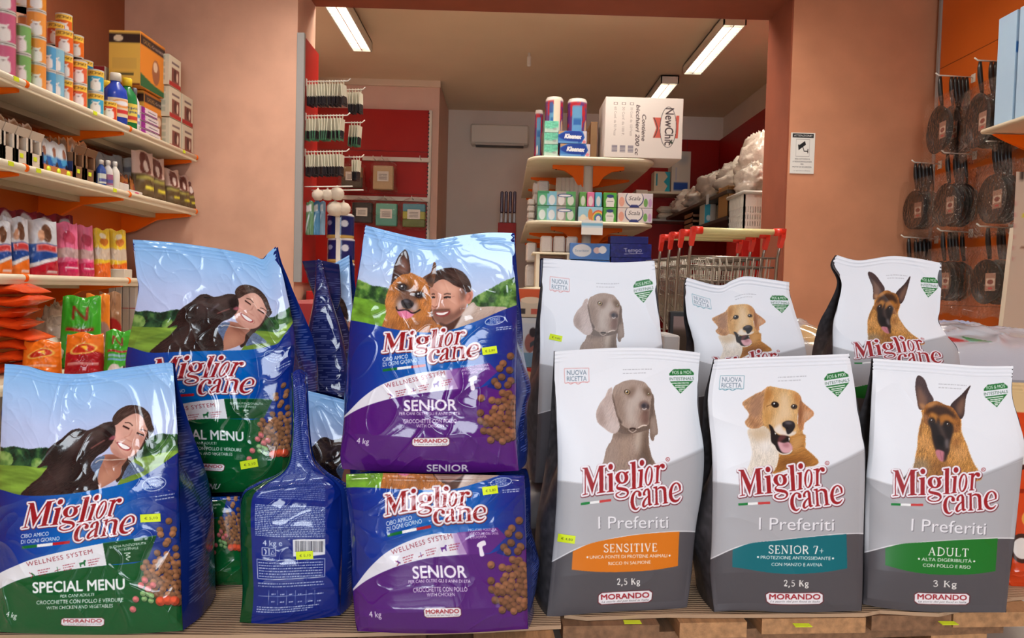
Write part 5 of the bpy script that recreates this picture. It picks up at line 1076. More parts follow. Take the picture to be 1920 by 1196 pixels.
def pouch(name, label, cat, o, w, h, t, c, back=(180, 180, 180), rz=0.0, rx=0.0, m=None, group=None, seed=1, res=(30, 40), topw=1.0):
    """pillow pouch, front towards -Y, base centre at o"""
    nu, nv = res; v = np.linspace(0, 1, nv)[:, None]; a = np.linspace(0, 1, nu)[None]
    th = t / 2 * np.clip(1 - v, 0, 1) ** .55 * np.clip((v + .12) / .2, 0, 1) ** .5 + .002
    prof = np.clip(1 - (2 * a - 1) ** 2, 0, 1) ** .6
    wv = w * (1 - (1 - topw) * v) * (1 + 0 * a); wr = (nz(v * 7 + 0 * a, a * 6 + 0 * v, seed) - .5) * .012 + ridge(v * 9 + a * 5, a * 7 - v * 3, seed, 4) * .006
    X = (a - .5) * wv; Z = h * v + 0 * a + .006 * np.sin(a * 9 + seed) * v
    F = np.stack([X, -(th * prof + wr * prof * min(1, t * 14)), Z], -1); Bk = np.stack([X, th * prof, Z], -1)[:, ::-1]
    pts = np.concatenate([F, Bk], 1); u, vv = np.meshgrid(np.linspace(0, 1, nu), np.linspace(0, 1, nv))
    col = np.concatenate([c.sample(u, vv), np.zeros((nv, nu, 3)) + np.array(back) / 255.0], 1)
    o_ = link(name, grid_mesh(name, pts, col, m or M_film_side, wrap=True)); o_.location = o; o_.rotation_euler = (rx, 0, rz)
    return tag(o_, label, cat, group)
# ------------------------------------------------------------------ lamps
M_tube = mat('lamp_tube', (255, 246, 232), .5, emit=9.0)
M_refl = mat('lamp_reflector', (220, 214, 206), .18, metal=1.0)
def ceiling_lamp(x0, x1, y0, y1, zb, zc, label, energy, col=(1.0, .92, .80)):
    xc = (x0 + x1) / 2; w = x1 - x0
    e = empty('fluorescent_lamp', (xc, (y0 + y1) / 2, zb), label, 'ceiling lamp')
    m = MB(); t = .012
    m.box((x0, y0, zb), (x0 + t, y1, zc), M_white2).box((x1 - t, y0, zb), (x1, y1, zc), M_white2).box((x0, y0, zb), (x1, y0 + t, zc), M_white2).box((x0, y1 - t, zb), (x1, y1, zc), M_white2).box((x0, y0, zc - t), (x1, y1, zc), M_white2); m.build('housing', e, True)
    m = MB(); n = int((y1 - y0) / .07)
    for i in range(1, n): y = y0 + (y1 - y0) * i / n; m.box((x0 + t, y - .002, zb + .004), (x1 - t, y + .002, zb + .045), M_refl)
    m.box((xc - .004, y0 + t, zb + .003), (xc + .004, y1 - t, zb + .046), M_refl); m.build('louvre', e, True)
    for q in (-.25, .25):
        m = MB(); m.tube([(xc + q * w, y0 + .03, zb + .058), (xc + q * w, y1 - .03, zb + .055)], .013, M_tube, 10); m.build('tube', e, True)
    m = MB(); m.box((xc - .03, y0 + .06, zc), (xc + .03, y0 + .11, zc + .04), M_white2).box((xc - .03, y1 - .11, zc), (xc + .03, y1 - .06, zc + .04), M_white2); m.build('mount', e, True)
    l = bpy.data.lights.new('lamp_light', 'AREA'); l.shape = 'RECTANGLE'; l.size = w * .9; l.size_y = (y1 - y0) * .95; l.energy = energy; l.color = col
    lo = bpy.data.objects.new('lamp_light', l); COL.objects.link(lo); lo.location = (xc, (y0 + y1) / 2, zc - .016)
    return e
ceiling_lamp(-1.47, -1.29, 5.72, 7.0, 2.81, 2.90, 'bright louvred ceiling lamp at the upper left above the hanging packs', 2.2)
ceiling_lamp(1.73, 1.92, 6.2, 7.62, 2.87, 2.955, 'long white louvred ceiling lamp at the upper right beside the right pillar', 1.6)
ceiling_lamp(1.58, 1.77, 7.95, 9.35, 2.87, 2.955, 'white ceiling lamp partly hidden behind the big white cup carton', 1.6)
for x in (-1.3, 1.55):
    for y in (.7, 3.2): ceiling_lamp(x - .13, x + .13, y, y + 1.4, 2.86, 2.945, 'added unseen louvred ceiling lamp %s over the %s of the shop' % ('nearer the entrance' if y < 1 else 'before the pillars', 'shelving side' if x < 0 else 'pan wall side'), 30 if y < 1 else 98, (1, .95, .88))  # out of view, added to brighten the pillars and the left shelving
for x in (-.75, .75): ceiling_lamp(x - .65, x + .65, 5.52, 5.78, 2.84, 2.925, 'added crosswise ceiling lamp hidden just inside the back room on the %s side' % ('towel wall' if x < 0 else 'cart'), 36)  # added behind the lintel to lift the back room's brightness
ceiling_lamp(-2.25, -2.06, 6.0, 7.6, 2.87, 2.955, 'added ceiling lamp along the left back room wall, unseen behind the left pillar', 60)  # unseen fill lamp added for the towel rack and partition
ceiling_lamp(2.42, 2.62, 5.6, 7.0, 2.87, 2.955, 'added back room ceiling lamp, unseen behind the right pillar', 55)  # unseen fill lamp added for the back room's right side
# ------------------------------------------------------------------ air conditioner, sensor, warning sign
e = empty('air_conditioner', (-.13, 9.68, 2.48), 'white wall air conditioner high on the far white wall', 'air conditioner')
m = MB(); m.box((-.50, 9.56, 2.50), (.245, 9.80, 2.75), M_white2, bev=.02); m.build('body', e, True)
m = MB(); m.box((-.44, 9.545, 2.482), (.19, 9.70, 2.505), mat('flap_white', (204, 198, 190), .4), bev=.004); m.build('air_flap', e, True)
m = MB(); m.box((-.43, 9.57, 2.478), (.18, 9.70, 2.484), M_black); m.build('outlet', e, True)
e = empty('motion_sensor', (.17, 7.4, 2.83), 'small white sensor hanging from the back room ceiling', 'sensor')
m = MB(); m.box((.15, 7.38, 2.84), (.19, 7.42, 2.94), M_white2, bev=.01); m.build('body', e, True); m = MB(); m.tube([(.17, 7.4, 2.93), (.17, 7.4, 2.98)], .012, M_white2); m.build('mount', e, True)
def sign_art(c):
    rect(c, .06, .88, .94, .98, (20, 20, 22)); c.text('ATTENZIONE!', (.12, .905), (.88, .905), .05, (235, 235, 232), bold=.0)
    for a, b in (((.22, .42), (.78, .42)), ((.78, .42), (.78, .84)), ((.78, .84), (.22, .84)), ((.22, .84), (.22, .42))): c.line([a, b], .008, (120, 118, 116), smooth=False)
    c.poly([(.32, .68), (.58, .80), (.63, .71), (.37, .59)], (22, 22, 24)); c.poly([(.30, .70), (.35, .72), (.39, .60), (.33, .57)], (22, 22, 24)); c.line([(.50, .66), (.56, .55), (.72, .55)], .03, (22, 22, 24), smooth=False); c.line([(.72, .50), (.72, .61)], .03, (22, 22, 24), smooth=False)
    for i, t in enumerate(('AREA SOTTOPOSTA', 'A VIDEOSORVEGLIANZA', 'PER', 'MOTIVI DI SICUREZZA')):
        w = len(t) * .021; c.text(t, (.5 - w, .34 - i * .065), (.5 + w, .34 - i * .065), .036, (50, 50, 52))
    c.text('La registrazione è effettuata', (.16, .06), (.84, .06), .022, (110, 110, 110))
a, b = P(1480, 325, 5.0), P(1528, 250, 5.0); c = cvs(220, 330, (226, 224, 218), sign_art)
e = empty('warning_sign', ((a.x + b.x) / 2, 4.99, a.z), 'white video surveillance notice with black header on the right pillar', 'sign')
m = MB(); m.box((a.x, 4.994, a.z), (b.x, 4.9995, b.z), M_white2); m.build('sheet', e, True); face('notice_print', (a.x, 4.994, a.z), (b.x - a.x, 0, 0), (0, 0, b.z - a.z), c, e, (110, 160))
# ------------------------------------------------------------------ red panels of the back room
e = empty('towel_rack', (-1.5, 8.45, 0), 'red steel display panel with white rails on the back room partition', 'rack')
m = MB(); m.box((-2.28, 8.44, 0), (-.905, 8.498, 2.63), M_red).box((-2.28, 8.436, 2.165), (-.905, 8.442, 2.17), mat('red_seam', (90, 10, 10), .5)).box((-2.28, 8.436, 1.69), (-.905, 8.442, 1.694), mat('red_seam', (90, 10, 10), .5)); m.build('panel', e, True)
m = MB(); m.box((-.905, 8.43, 0), (-.875, 8.498, 2.63), M_white2)
for k in range(60): m.box((-.915, 8.425, .05 + k * .043), (-.90, 8.432, .065 + k * .043), M_black)
m.build('slotted_upright', e, True)
for yy, x0 in ((299, 680), (373, 640)):
    p0, p1 = P(x0, yy, 8.42), P(805, yy + 2, 8.42); m = MB(); m.box((p0.x, 8.40, p1.z - .02), (p1.x, 8.44, p1.z + .025), M_white2); m.build('rail', e, True)
for px, py, d in ((704, 300, 8.4), (720, 300, 8.4), (790, 300, 8.4), (725, 374, 8.4), (775, 374, 8.4), (660, 299, 8.4), (680, 374, 8.4)):
    p = P(px, py, d); m = MB(); m.tube([(p.x, 8.42, p.z), (p.x, 8.26, p.z), (p.x, 8.245, p.z + .02)], .005, M_white2, 6); m.build('hook', e, True)
def clearfilm():
    m = bpy.data.materials.new('clear_film'); m.use_nodes = True; nt = m.node_tree; nt.nodes.clear()
    o = nt.nodes.new('ShaderNodeOutputMaterial'); mx = nt.nodes.new('ShaderNodeMixShader'); t = nt.nodes.new('ShaderNodeBsdfTransparent'); g = nt.nodes.new('ShaderNodeBsdfGlossy')
    g.inputs['Color'].default_value = (.95, .93, .9, 1); g.inputs['Roughness'].default_value = .06
    n = nt.nodes.new('ShaderNodeTexNoise'); n.inputs['Scale'].default_value = 55; tc = nt.nodes.new('ShaderNodeTexCoord'); nt.links.new(tc.outputs['Object'], n.inputs['Vector'])
    b = nt.nodes.new('ShaderNodeBump'); b.inputs['Strength'].default_value = .9; b.inputs['Distance'].default_value = .02; nt.links.new(n.outputs['Fac'], b.inputs['Height']); nt.links.new(b.outputs['Normal'], g.inputs['Normal'])
    fr = nt.nodes.new('ShaderNodeLayerWeight'); fr.inputs['Blend'].default_value = .35; nt.links.new(b.outputs['Normal'], fr.inputs['Normal'])
    pw = nt.nodes.new('ShaderNodeMath'); pw.operation = 'POWER'; pw.inputs[1].default_value = 2.5; nt.links.new(fr.outputs['Facing'], pw.inputs[0])
    mt = nt.nodes.new('ShaderNodeMath'); mt.operation = 'MULTIPLY_ADD'; mt.inputs[1].default_value = .65; mt.inputs[2].default_value = .045; nt.links.new(pw.outputs[0], mt.inputs[0])
    nt.links.new(mt.outputs[0], mx.inputs[0]); nt.links.new(t.outputs[0], mx.inputs[1]); nt.links.new(g.outputs[0], mx.inputs[2]); nt.links.new(mx.outputs[0], o.inputs[0]); return m
M_clear = clearfilm()
def wrap_film(o, w, h, t, seed, flare=.15, neck=True):
    """crumpled clear bag: local front -Y, hanging from z=h down to 0"""
    nu, nv = 40, 26; a = np.linspace(0, 2 * np.pi, nu, endpoint=False)[None]; v = np.linspace(0, 1, nv)[:, None]
    ww = w / 2 * (1 + flare * (1 - v) ** 3 - (.75 * sstep(.78, 1, v) if neck else 0)); tt = t / 2 * np.clip(v / .12, .15, 1) * (1 - .8 * sstep(.8, 1, v))
    n = 1 + .16 * (nz(v * 8 + 0 * a, a * 3 + 0 * v, seed) - .5) + .10 * (ridge(v * 6 + a, a * 4 - v, seed + 2, 3) - .3)
    return np.stack([np.cos(a) * ww * n + 0 * v, np.sin(a) * tt * n, h * v + .01 * np.sin(a * 5 + seed) * (1 - v)], -1)
def film_obj(name, pts, parent, M_=None):
    if M_ is not None: pts = np.einsum('ij,vuj->vui', np.array(M_.to_3x3()), pts) + np.array(M_.translation)
    return link(name, grid_mesh(name, pts, None, M_clear, wrap=True), parent, True)
def towel_bag(px0, py0, px1, py1, cols, label, lab=True, dark=False):
    a, b = P(px0, py1, 8.3), P(px1, py0, 8.3); w, h = b.x - a.x, b.z - a.z; x = (a.x + b.x) / 2
    e = empty('towel_pack', (x, 8.3, a.z), label, 'towel pack', 'bagged towels on the red panel')
    m = MB(); n = len(cols); hh = h * .68
    for i, cl in enumerate(cols): m.box((x - w * .44, 8.27, a.z + .03 + hh * i / n), (x + w * .44, 8.35, a.z + .03 + hh * (i + 1) / n), mat('towel_%d_%d_%d' % cl, cl, .95, bump=.5, bscale=160), bev=.008)
    m.build('towel', e, True)
    c = cvs(30, 30, (226, 222, 214), lambda k: [rect(k, .15, .2 + i * .15, .85, .26 + i * .15, (120, 118, 116)) for i in range(4)])
    lw = w * .5; face('label', (x - lw * .5, 8.264, a.z + hh * .45), (lw, 0, 0), (0, 0, hh * .42), c, e, (24, 24))
    film_obj('clear_bag', wrap_film(None, w * 1.12, h, .13, px0), e, Matrix.Translation((x, 8.31, a.z)))
towel_bag(638, 300, 682, 356, [(92, 80, 66), (172, 140, 104)], 'clear bag of beige and brown towels on the upper rail by the blister packs')
towel_bag(697, 296, 741, 360, [(206, 178, 138)], 'clear bag with beige towel alone on the upper rail of the red panel')
towel_bag(658, 368, 701, 422, [(40, 36, 38), (54, 50, 50)], 'clear bag of black towels on the lower rail of the red panel')
towel_bag(702, 368, 748, 428, [(100, 172, 156), (120, 190, 170)], 'clear bag with mint green towel in the middle of the lower rail')
towel_bag(752, 368, 801, 430, [(112, 124, 70), (176, 176, 84), (96, 158, 176)], 'clear bag with blue and yellow-green striped towel at the right of the lower rail')
# ------------------------------------------------------------------ pegged panel on the left jamb with hanging blister packs
e = empty('hook_rack', (-1.40, 5.2, 0), 'narrow red hook panel with grey upright fixed to the left jamb', 'rack')
m = MB(); m.box((-1.4145, 5.02, .66), (-1.385, 5.44, 2.30), M_red); m.build('panel', e, True); m = MB(); m.box((-1.4145, 4.985, .66), (-1.365, 5.02, 2.30), M_grey, bev=.003); m.build('upright', e, True)
M_blk = mat('blister_card', (214, 208, 186), .5); M_bld = mat('blister_dark', (46, 42, 46), .25); M_blg = mat('blister_green', (70, 120, 90), .3)
hooks = []
for r, (py, n1, n2) in enumerate(((156, 13, 5), (220, 12, 4), (287, 12, 3))):
    z = P(600, py, 5.15).z
    for q, (y, ln, n) in enumerate(((5.12, .28, n1), (5.33, .34, n2))):
        m = MB(); m.tube([(-1.385, y, z), (-1.385 + ln, y, z + .012), (-1.385 + ln + .02, y, z + .03)], .004, M_white2, 6)
        m.box((-1.386, y - .012, z - .03), (-1.381, y + .012, z + .02), M_white2); m.build('hook', e, True)
        for k in range(n):
            x = -1.385 + (.022 + k * (ln - .03) / max(n, 11) if q == 0 else ln - .012 - k * .02)
            zt = z + .012 * (x + 1.385) / ln - .004; tl = R.uniform(-.10, .10); m = MB()
            Mx = Matrix.Translation((x, y, zt)) @ Matrix.Rotation(-.26 + R.uniform(-.08, .08), 4, 'Z') @ Matrix.Rotation(tl, 4, 'Y')
            m.box((-.004, -.032, -.105), (.002, .032, -.02), M_blk, Mx).box((-.0015, -.004, -.022), (.0015, .004, .012), M_blk, Mx)
            m.box((-.009, -.026, -.098 - .055), (.004, .026, -.096), M_bld, Mx, .004).box((-.003, -.033, -.165), (.001, .033, -.10), M_bld if r != 1 else M_blg, Mx)
            o = m.build('blister_pack')
            row = ('top', 'middle', 'bottom')[r]
            tag(o, '%s blister pack from the %s on the %s%s hook of the jamb' % (ORD[k] if q == 0 else ORD[k], 'wall' if q == 0 else 'tip', row, '' if q == 0 else ' rear'), 'blister pack', 'blister packs on the %s hooks' % row)
z = P(600, 352, 5.15).z
m = MB(); m.tube([(-1.385, 5.12, z), (-1.06, 5.12, z + .012)], .004, M_white2, 6); m.build('hook', e, True)
m = MB(); m.tube([(-1.385, 5.3, z), (-1.02, 5.3, z + .012)], .004, M_white2, 6); m.build('hook', e, True)
M_puff = mat('white_sponge', (214, 200, 182), .8, bump=.4, bscale=40)
for i, (px, py, w) in enumerate(((596, 366, 22), (614, 366, 22), (632, 364, 26), (628, 392, 30), (644, 392, 26))):
    p = P(px, py, 5.16 + .02 * i); m = MB(); rr = w * 5.16 / 1400 / 2
    m.lathe([(0, -rr * .9), (rr * .6, -rr * .8), (rr, -.3 * rr), (rr * 1.02, .3 * rr), (rr * .7, rr * .8), (.006, rr), (.005, rr * 1.25), (0, rr * 1.25)], M_puff, 20, Matrix.Translation(p))
    tag(m.build('sponge_puff'), '%s white puff %s on the jamb hook' % (('first', 'second', 'third', 'left', 'right')[i], 'from the wall in the upper row' if i < 3 else 'of the lower pair'), 'puff', 'white puffs hanging on the jamb hook')
def roll_art(c):
    rect(c, 0, 0, 1, .14, (196, 160, 84)); rect(c, 0, .9, 1, 1, (196, 190, 190)); c.poly(nel(.68, .6, .1, .14), (210, 214, 226)); c.poly(nel(.25, .62, .09, .1), (190, 200, 220), .7); dashes(c, (.12, .4), (.4, .4), .03, (190, 198, 220), 3, .0)
def roll_pack(px0, py0, px1, py1, d, base, label, cat='roll pack', strap=True, art=None, group=None, name='toilet_roll_pack'):
    a, b = P(px0, py1, d), P(px1, py0, d); r = (b.x - a.x) / 2; h = b.z - a.z; x = (a.x + b.x) / 2
    e = empty(name, (x, d + r, a.z), label, cat, group)
    nu, nv = 80, 40; t = np.linspace(-np.pi, np.pi, nu, endpoint=False)[None]; v = np.linspace(0, 1, nv)[:, None]
    sh = np.clip(np.minimum(v, 1 - v) / .06, 0, 1) ** .5; rr = r * (.88 + .12 * sh) * (1 + .02 * (nz(v * 6 + 0 * t, t * 3 + 0 * v, px0) - .5))
    pts = np.stack([x + rr * np.sin(t), d + r - rr * np.cos(t), a.z + h * v + 0 * t], -1)
    c = cvs(120, 60, base, art or roll_art); u = np.broadcast_to((t / (2 * np.pi) * 2.2 + .5) % 1.0, (nv, nu)); col = c.sample(u, np.broadcast_to(v, (nv, nu)))
    link('wrapper', grid_mesh('wrapper', pts, col, M_film_side, wrap=True), e, True)
    m = MB(); m.lathe([(0, h - .003), (r * .3, h - .003), (r * .35, h + .002), (r * .86, h + .002), (r * .9, h - .012)], mat('tissue_white', (226, 218, 208), .9), 28, Matrix.Translation((x, d + r, a.z))); m.build('roll_end', e, True)
    if strap: m = MB(); m.box((x - r * .16, d - .006, a.z), (x + r * .16, d + .004, a.z + h), M_white2, bev=.002); m.build('carrying_strap', e, True)
    return e
roll_pack(607, 400, 659, 446, 5.30, (26, 36, 96), 'upper navy blue roll pack with white strap and gold band under the puffs', group='navy roll packs below the puffs')
roll_pack(608, 446, 660, 492, 5.30, (26, 36, 96), 'lower navy blue roll pack with white strap beneath the upper navy pack', group='navy roll packs below the puffs')
roll_pack(608, 492, 660, 545, 5.30, (26, 36, 96), 'bottom navy blue roll pack of the column under the puffs', group='navy roll packs below the puffs')
for i, (px, col) in enumerate(((578, (96, 132, 96)), (590, (70, 124, 160)), (600, (120, 150, 170)))):
    p, q = P(px - 8, 440, 5.18 + i * .03), P(px + 8, 378, 5.18 + i * .03)
    pouch('cleaning_cloth_pack', ('green', 'blue', 'pale blue')[i] + ' cloth pack hanging beside the grey upright of the jamb', 'cloth pack', ((p.x + q.x) / 2, p.y, p.z), q.x - p.x + .02, q.z - p.z, .03, cvs(20, 30, col, lambda c: (rect(c, .2, .7, .8, .9, (214, 214, 210)), c.line([(.3, .1), (.6, .6)], .1, (200, 214, 220)))), col, group='cloth packs by the jamb')
m = MB(); a = P(585, 640, 5.3); m.box((-1.385, 5.2, .02), (-1.02, 5.56, P(630, 546, 5.3).z - .002), M_red, bev=.004); tag(m.build('display_plinth'), 'red plinth carrying the navy roll packs by the jamb', 'plinth')
# ================================================================== island shelving with goods
LV = (1.715, 1.20, .66, .15)
e = empty('island_shelving', (.67, 7.2, 0), 'cream island shelf unit with rounded end shelves and orange brackets in the back room', 'shelf unit')
m = MB(); m.tube([(.667, 6.32, 0), (.667, 6.32, 1.70)], .045, M_white2, 20); m.build('column', e, True)
m = MB(); m.box((.645, 6.42, 0), (.69, 8.6, 1.70), M_cream); m.build('spine_panel', e, True)
m = MB(); m.box((.2, 6.1, 0), (1.14, 8.6, .13), M_grey); m.build('plinth', e, True)
for z in LV:
    q = [(.165, 6.44), (.165, 6.2)] + [(.165 + .13 * (1 - math.cos(t)), 6.2 - .17 * math.sin(t)) for t in np.linspace(.2, math.pi / 2, 7)] + [(1.18 - .13 * (1 - math.cos(t)), 6.2 - .17 * math.sin(t)) for t in np.linspace(math.pi / 2, .2, 7)] + [(1.18, 6.2), (1.18, 6.44)]
    m = MB(); m.prism(q, z - .012, z + .014, M_cream); 
    m.tube([(a, b, z + .001) for a, b in q], .015, M_cream, 8, caps=True); o = m.build('end_shelf', e, True)
    for x0, x1 in ((.15, .64), (.695, 1.195)):
        m = MB(); m.box((x0, 6.45, z - .012), (x1, 8.6, z + .014), M_cream, bev=.003); m.build('side_shelf', e, True)
    for s in (-1, 1):
        pr = [(0, -.012), (s * .26, -.012), (s * .26, -.04), (s * .16, -.055), (s * .09, -.10), (s * .05, -.17), (0, -.19)]
        m = MB(); m.prism([(.667 + s * .04 + a, z + b) for a, b in pr], 6.29, 6.33, M_orange2, 'y'); o = m.build('bracket', e, True)
        m = MB(); m.tube([(.667 + s * .27, 6.31, z - .012), (.667 + s * .27, 6.31, z - .05)], .006, M_black, 6).box((.667 + s * .27 - .016, 6.295, z - .018), (.667 + s * .27 + .016, 6.325, z - .012), M_black); m.build('bolt', e, True)
        for y in (7.0, 7.8, 8.55): m = MB(); m.prism([(.667 + s * .02, z - .012), (.667 + s * .46, z - .012), (.667 + s * .46, z - .03), (.667 + s * .02, z - .12)], y, y + .02, M_orange2, 'y'); m.build('bracket', e, True)
p = P(1110, 440, 5.99); c = cvs(40, 30, (226, 224, 220), lambda c: (rect(c, 0, .62, 1, .82, (120, 180, 210)), rect(c, 0, .5, 1, .62, (196, 214, 226))))
m = MB(); m.box((p.x - .085, 6.0, p.z), (p.x + .085, 6.008, p.z + .115), M_white2); o = m.build('price_card', e, True); o['label'] = 'white price card with blue stripe'; face('card_print', (p.x - .085, 6.0, p.z), (.17, 0, 0), (0, 0, .115), c, e, (36, 26))
ZS = [z + .0165 for z in LV]
def at(px, py, d): return P(px, py, d)
def cart_px(name, label, cat, px0, py0, px1, py1, d, dep, col, art=None, z=None, res=(44, 36), group=None, side=None, mm=None, mp=None, rough=.5):
    a, b = P(px0, py1, d), P(px1, py0, d); zb = a.z if z is None else z
    c = cvs(int(abs(px1 - px0) * 3) + 8, int(abs(py1 - py0) * 3) + 8, col, art)
    return boxed(name, label, cat, ((a.x + b.x) / 2, d + dep / 2, zb), (b.x - a.x, dep, b.z - zb), mm or mat('box_%d_%d_%d' % (side or col), side or col, rough), c, None, group, 0, res, mp=mp)
# --- top shelf
def chic(c):
    c.img[:] = np.array((222, 214, 208)) / 255; k = (62, 48, 52); V = lambda t, x, y0, y1, h, col, **kw: c.text(t, (x, y0), (x, y1), h, col, **kw)
    V('Contiene', .475, .72, .28, .05, k, bold=.02, shear=.2); V('bicchieri 200 cc', .395, .88, .04, .05, k, bold=.02, shear=.2)
    for i, (x, t) in enumerate(((.13, '60 Conf. da 50 Pezzi'), (.235, '30 Conf. da 100 P.'), (.34, '20 Conf. da 150 Pezzi'))):
        V(t, x - .02, .84, .36, .03, (150, 138, 134)); rect(c, x - .03, .87, x + .02, .92, (140, 130, 128)); rect(c, x - .022, .88, x + .012, .912, (222, 214, 208))
        for j in range(7): rect(c, x - .04 + 0, .08 + j * .018, x + .03, .09 + j * .018, (90, 86, 110))
    c.poly([(.61, .68), (.74, .68), (.70, .5), (.74, .34), (.62, .34), (.66, .5)], (196, 92, 78)); c.poly([(.915, .72), (.955, .72), (.945, .34), (.905, .34)], (196, 92, 78))
    c.line([(.625, .68), (.675, .5), (.635, .34)], .012, (70, 60, 60)); q = nel(.815, .52, .105, .34, 0, 40)
    c.poly(q, (222, 214, 208))
    for i in range(40): c.line([q[i], q[(i + 1) % 40]], .008, (60, 60, 64), smooth=False)
    V('NewChic', .775, .84, .22, .11, (54, 40, 46), bold=.01); c.poly(nel(.86, .27, .018, .03, 30), (50, 60, 50))
a, b = P(1133, 285, 6.02), P(1282, 185, 6.02); ztop = ZS[0]
boxed('cup_carton', 'big white cardboard cup carton with brand oval turned sideways on top of the island shelf', 'carton', ((a.x + b.x) / 2, 6.24, ztop), (b.x - a.x, .44, b.z - ztop), mat('carton_white', (214, 202, 194), .7), cvs(450, 300, (222, 214, 208), chic), None, None, 0, (190, 130), .003)
boxed('cup_carton', 'brown cardboard carton in the shade left of the white cup carton', 'carton', (.705, 6.45, ztop), (.055, .30, .34), M_kraft)
boxed('cup_carton', 'tall brown carton behind the blue tissue boxes', 'carton', (.655, 6.62, ztop), (.05, .36, .28), M_kraft)
def fruit(c):
    n = fbm(c.h, c.w, 8, 8, 5, 3)[..., None]; c.img[:] = np.where(n > .52, np.array((176, 40, 50)) / 255, np.array((96, 50, 110)) / 255)
    rect(c, .30, .16, .66, .86, (96, 150, 190)); rect(c, .32, .18, .46, .34, (230, 228, 226)); rect(c, .34, .5, .62, .62, (50, 100, 160)); rect(c, 0, .93, 1, 1, (214, 206, 200)); c.poly(nel(.85, .4, .08, .2), (220, 200, 150), .8)
def fruit2(c):
    fruit(c); rect(c, .46, .2, .74, 1, (222, 208, 188)); rect(c, .28, .7, .44, .9, (60, 90, 150))
roll_pack(1021, 181, 1058, 284, 6.12, (160, 50, 60), 'red fruit patterned kitchen roll pack with cream panel above the mint boxes', strap=False, art=fruit2, name='kitchen_roll_pack')
roll_pack(1063, 184, 1103, 284, 6.12, (160, 50, 60), 'red fruit patterned kitchen roll pack with blue label behind the blue tissue boxes', strap=False, art=fruit, name='kitchen_roll_pack')
roll_pack(1001, 206, 1019, 307.5, 6.47, (160, 40, 50), 'red roll pack half hidden at the left edge of the top shelf', strap=False, art=fruit, name='kitchen_roll_pack')
def mint(c):
    n = fbm(c.h, c.w, 10, 10, 2, 3)[..., None]; c.img[:] = np.array((110, 196, 166)) / 255 * (.8 + .4 * n); c.poly([(0, 0), (1, 0), (1, .5), (.6, .3), (0, .35)], (206, 214, 206), .8, soft=3); c.poly(nel(.75, .3, .14, .1), (150, 150, 150), .6)
for i, nm in enumerate(('bottom', 'middle', 'top')):
    zz = ZS[0] + i * .094; a, b = P(1020, 282, 6.05), P(1048, 217, 6.05)
    boxed('tissue_box', nm + ' mint green tissue pack of the stack beside the blue tissue boxes', 'tissue box', ((a.x + b.x) / 2, 6.05 + .06, zz), (b.x - a.x, .12, .093), mat('mint', (130, 190, 168), .4), cvs(60, 50, (110, 196, 166), mint), None, 'mint tissue packs', 0, (36, 34), mp=M_film_side)
def klee(c):
    c.img[:] = np.array((60, 120, 190)) / 255; c.poly([(0, 1), (.25, 1), (.0, .7)], (190, 150, 110)); c.poly([(0, .55), (.3, .95), (.75, 1), (.9, .5), (.75, .1), (.3, .2)], (26, 60, 150), 1, True, 2); c.text('Kleenex', (.22, .42), (.80, .38), .34, (236, 236, 238), bold=.03, shear=.12)
    rect(c, 0, 0, .7, .16, (120, 170, 214), .6); c.poly([(.86, 1), (1, 1), (1, 0), (.82, 0), (.94, .5)], (206, 196, 200)); c.poly(nel(.92, .14, .06, .12), (214, 130, 140))
for i, nm in enumerate(('lower', 'upper')):
    a, b = P(1050 - i * 4, 282, 6.03), P(1108 - i * 7, 236, 6.03); h = (b.z - a.z) / 2
    boxed('tissue_box', nm + ' blue tissue box with white script at the front of the top shelf', 'tissue box', ((a.x + b.x) / 2, 6.03 + .06, ZS[0] + i * (h + .001)), (b.x - a.x, .115, h), mat('tissue_blue', (70, 110, 180), .4), cvs(180, 70, (60, 120, 190), klee), None, None, 0, (90, 40))
# --- second shelf
def tissue(cols, seal):
    def f(c):
        n = len(cols)
        for i, cl in enumerate(cols): rect(c, i / n, 0, (i + 1) / n, 1, cl); c.poly(nel((i + .5) / n, .38, .36 / n, .36), (224, 220, 216), .85, soft=1); rect(c, i / n, .86, (i + 1) / n, 1, cl)
        if seal == 'green': rect(c, .0, .84, .3, 1, (20, 120, 60)); c.poly(nel(.72, .72, .2, .13), (40, 70, 120)); c.poly(nel(.72, .72, .16, .07), (226, 226, 226))
        if seal == 'bottle': c.poly([(.2, 0), (.2, .5), (.35, .8), (.65, .8), (.8, .5), (.8, 0)], (226, 222, 216)); c.poly(nel(.5, .76, .3, .12), (50, 70, 120)); dashes(c, (.25, .4), (.75, .4), .06, (150, 150, 150), 2)
    return f
def scala(c):
    rect(c, 0, 0, .14, 1, (222, 200, 196)); c.poly(nel(.1, .4, .08, .34), (222, 160, 140)); rect(c, .75, 0, 1, 1, (206, 196, 206)); c.poly(nel(.8, .35, .06, .3), (110, 160, 90)); c.poly(nel(.93, .35, .05, .3), (190, 150, 190)); c.poly(nel(.47, .62, .27, .62), (60, 70, 110)); c.poly(nel(.47, .65, .245, .57), (228, 222, 220)); c.text('Scala', (.30, .52), (.64, .52), .30, (70, 64, 70), shear=.3); c.poly([(.32, 0), (.62, 0), (.56, .2), (.38, .2)], (40, 50, 110), .9)
def rainbow(c):
    c.img[:] = np.array((150, 196, 214)) / 255; rect(c, 0, 0, 1, .3, (214, 206, 200))
    for i, cl in enumerate(((206, 90, 60), (226, 180, 80), (90, 160, 90), (70, 90, 170))): c.poly(nel(.84, .2, .3 - i * .05, .6 - i * .1), cl)
    c.poly(nel(.84, .2, .1, .2), (226, 220, 214)); c.poly(nel(.5, .48, .1, .4), (206, 130, 60)); c.poly(nel(.2, .25, .12, .22), (226, 216, 190))
rows = (('lower', 407, 378), ('upper', 378, 349))
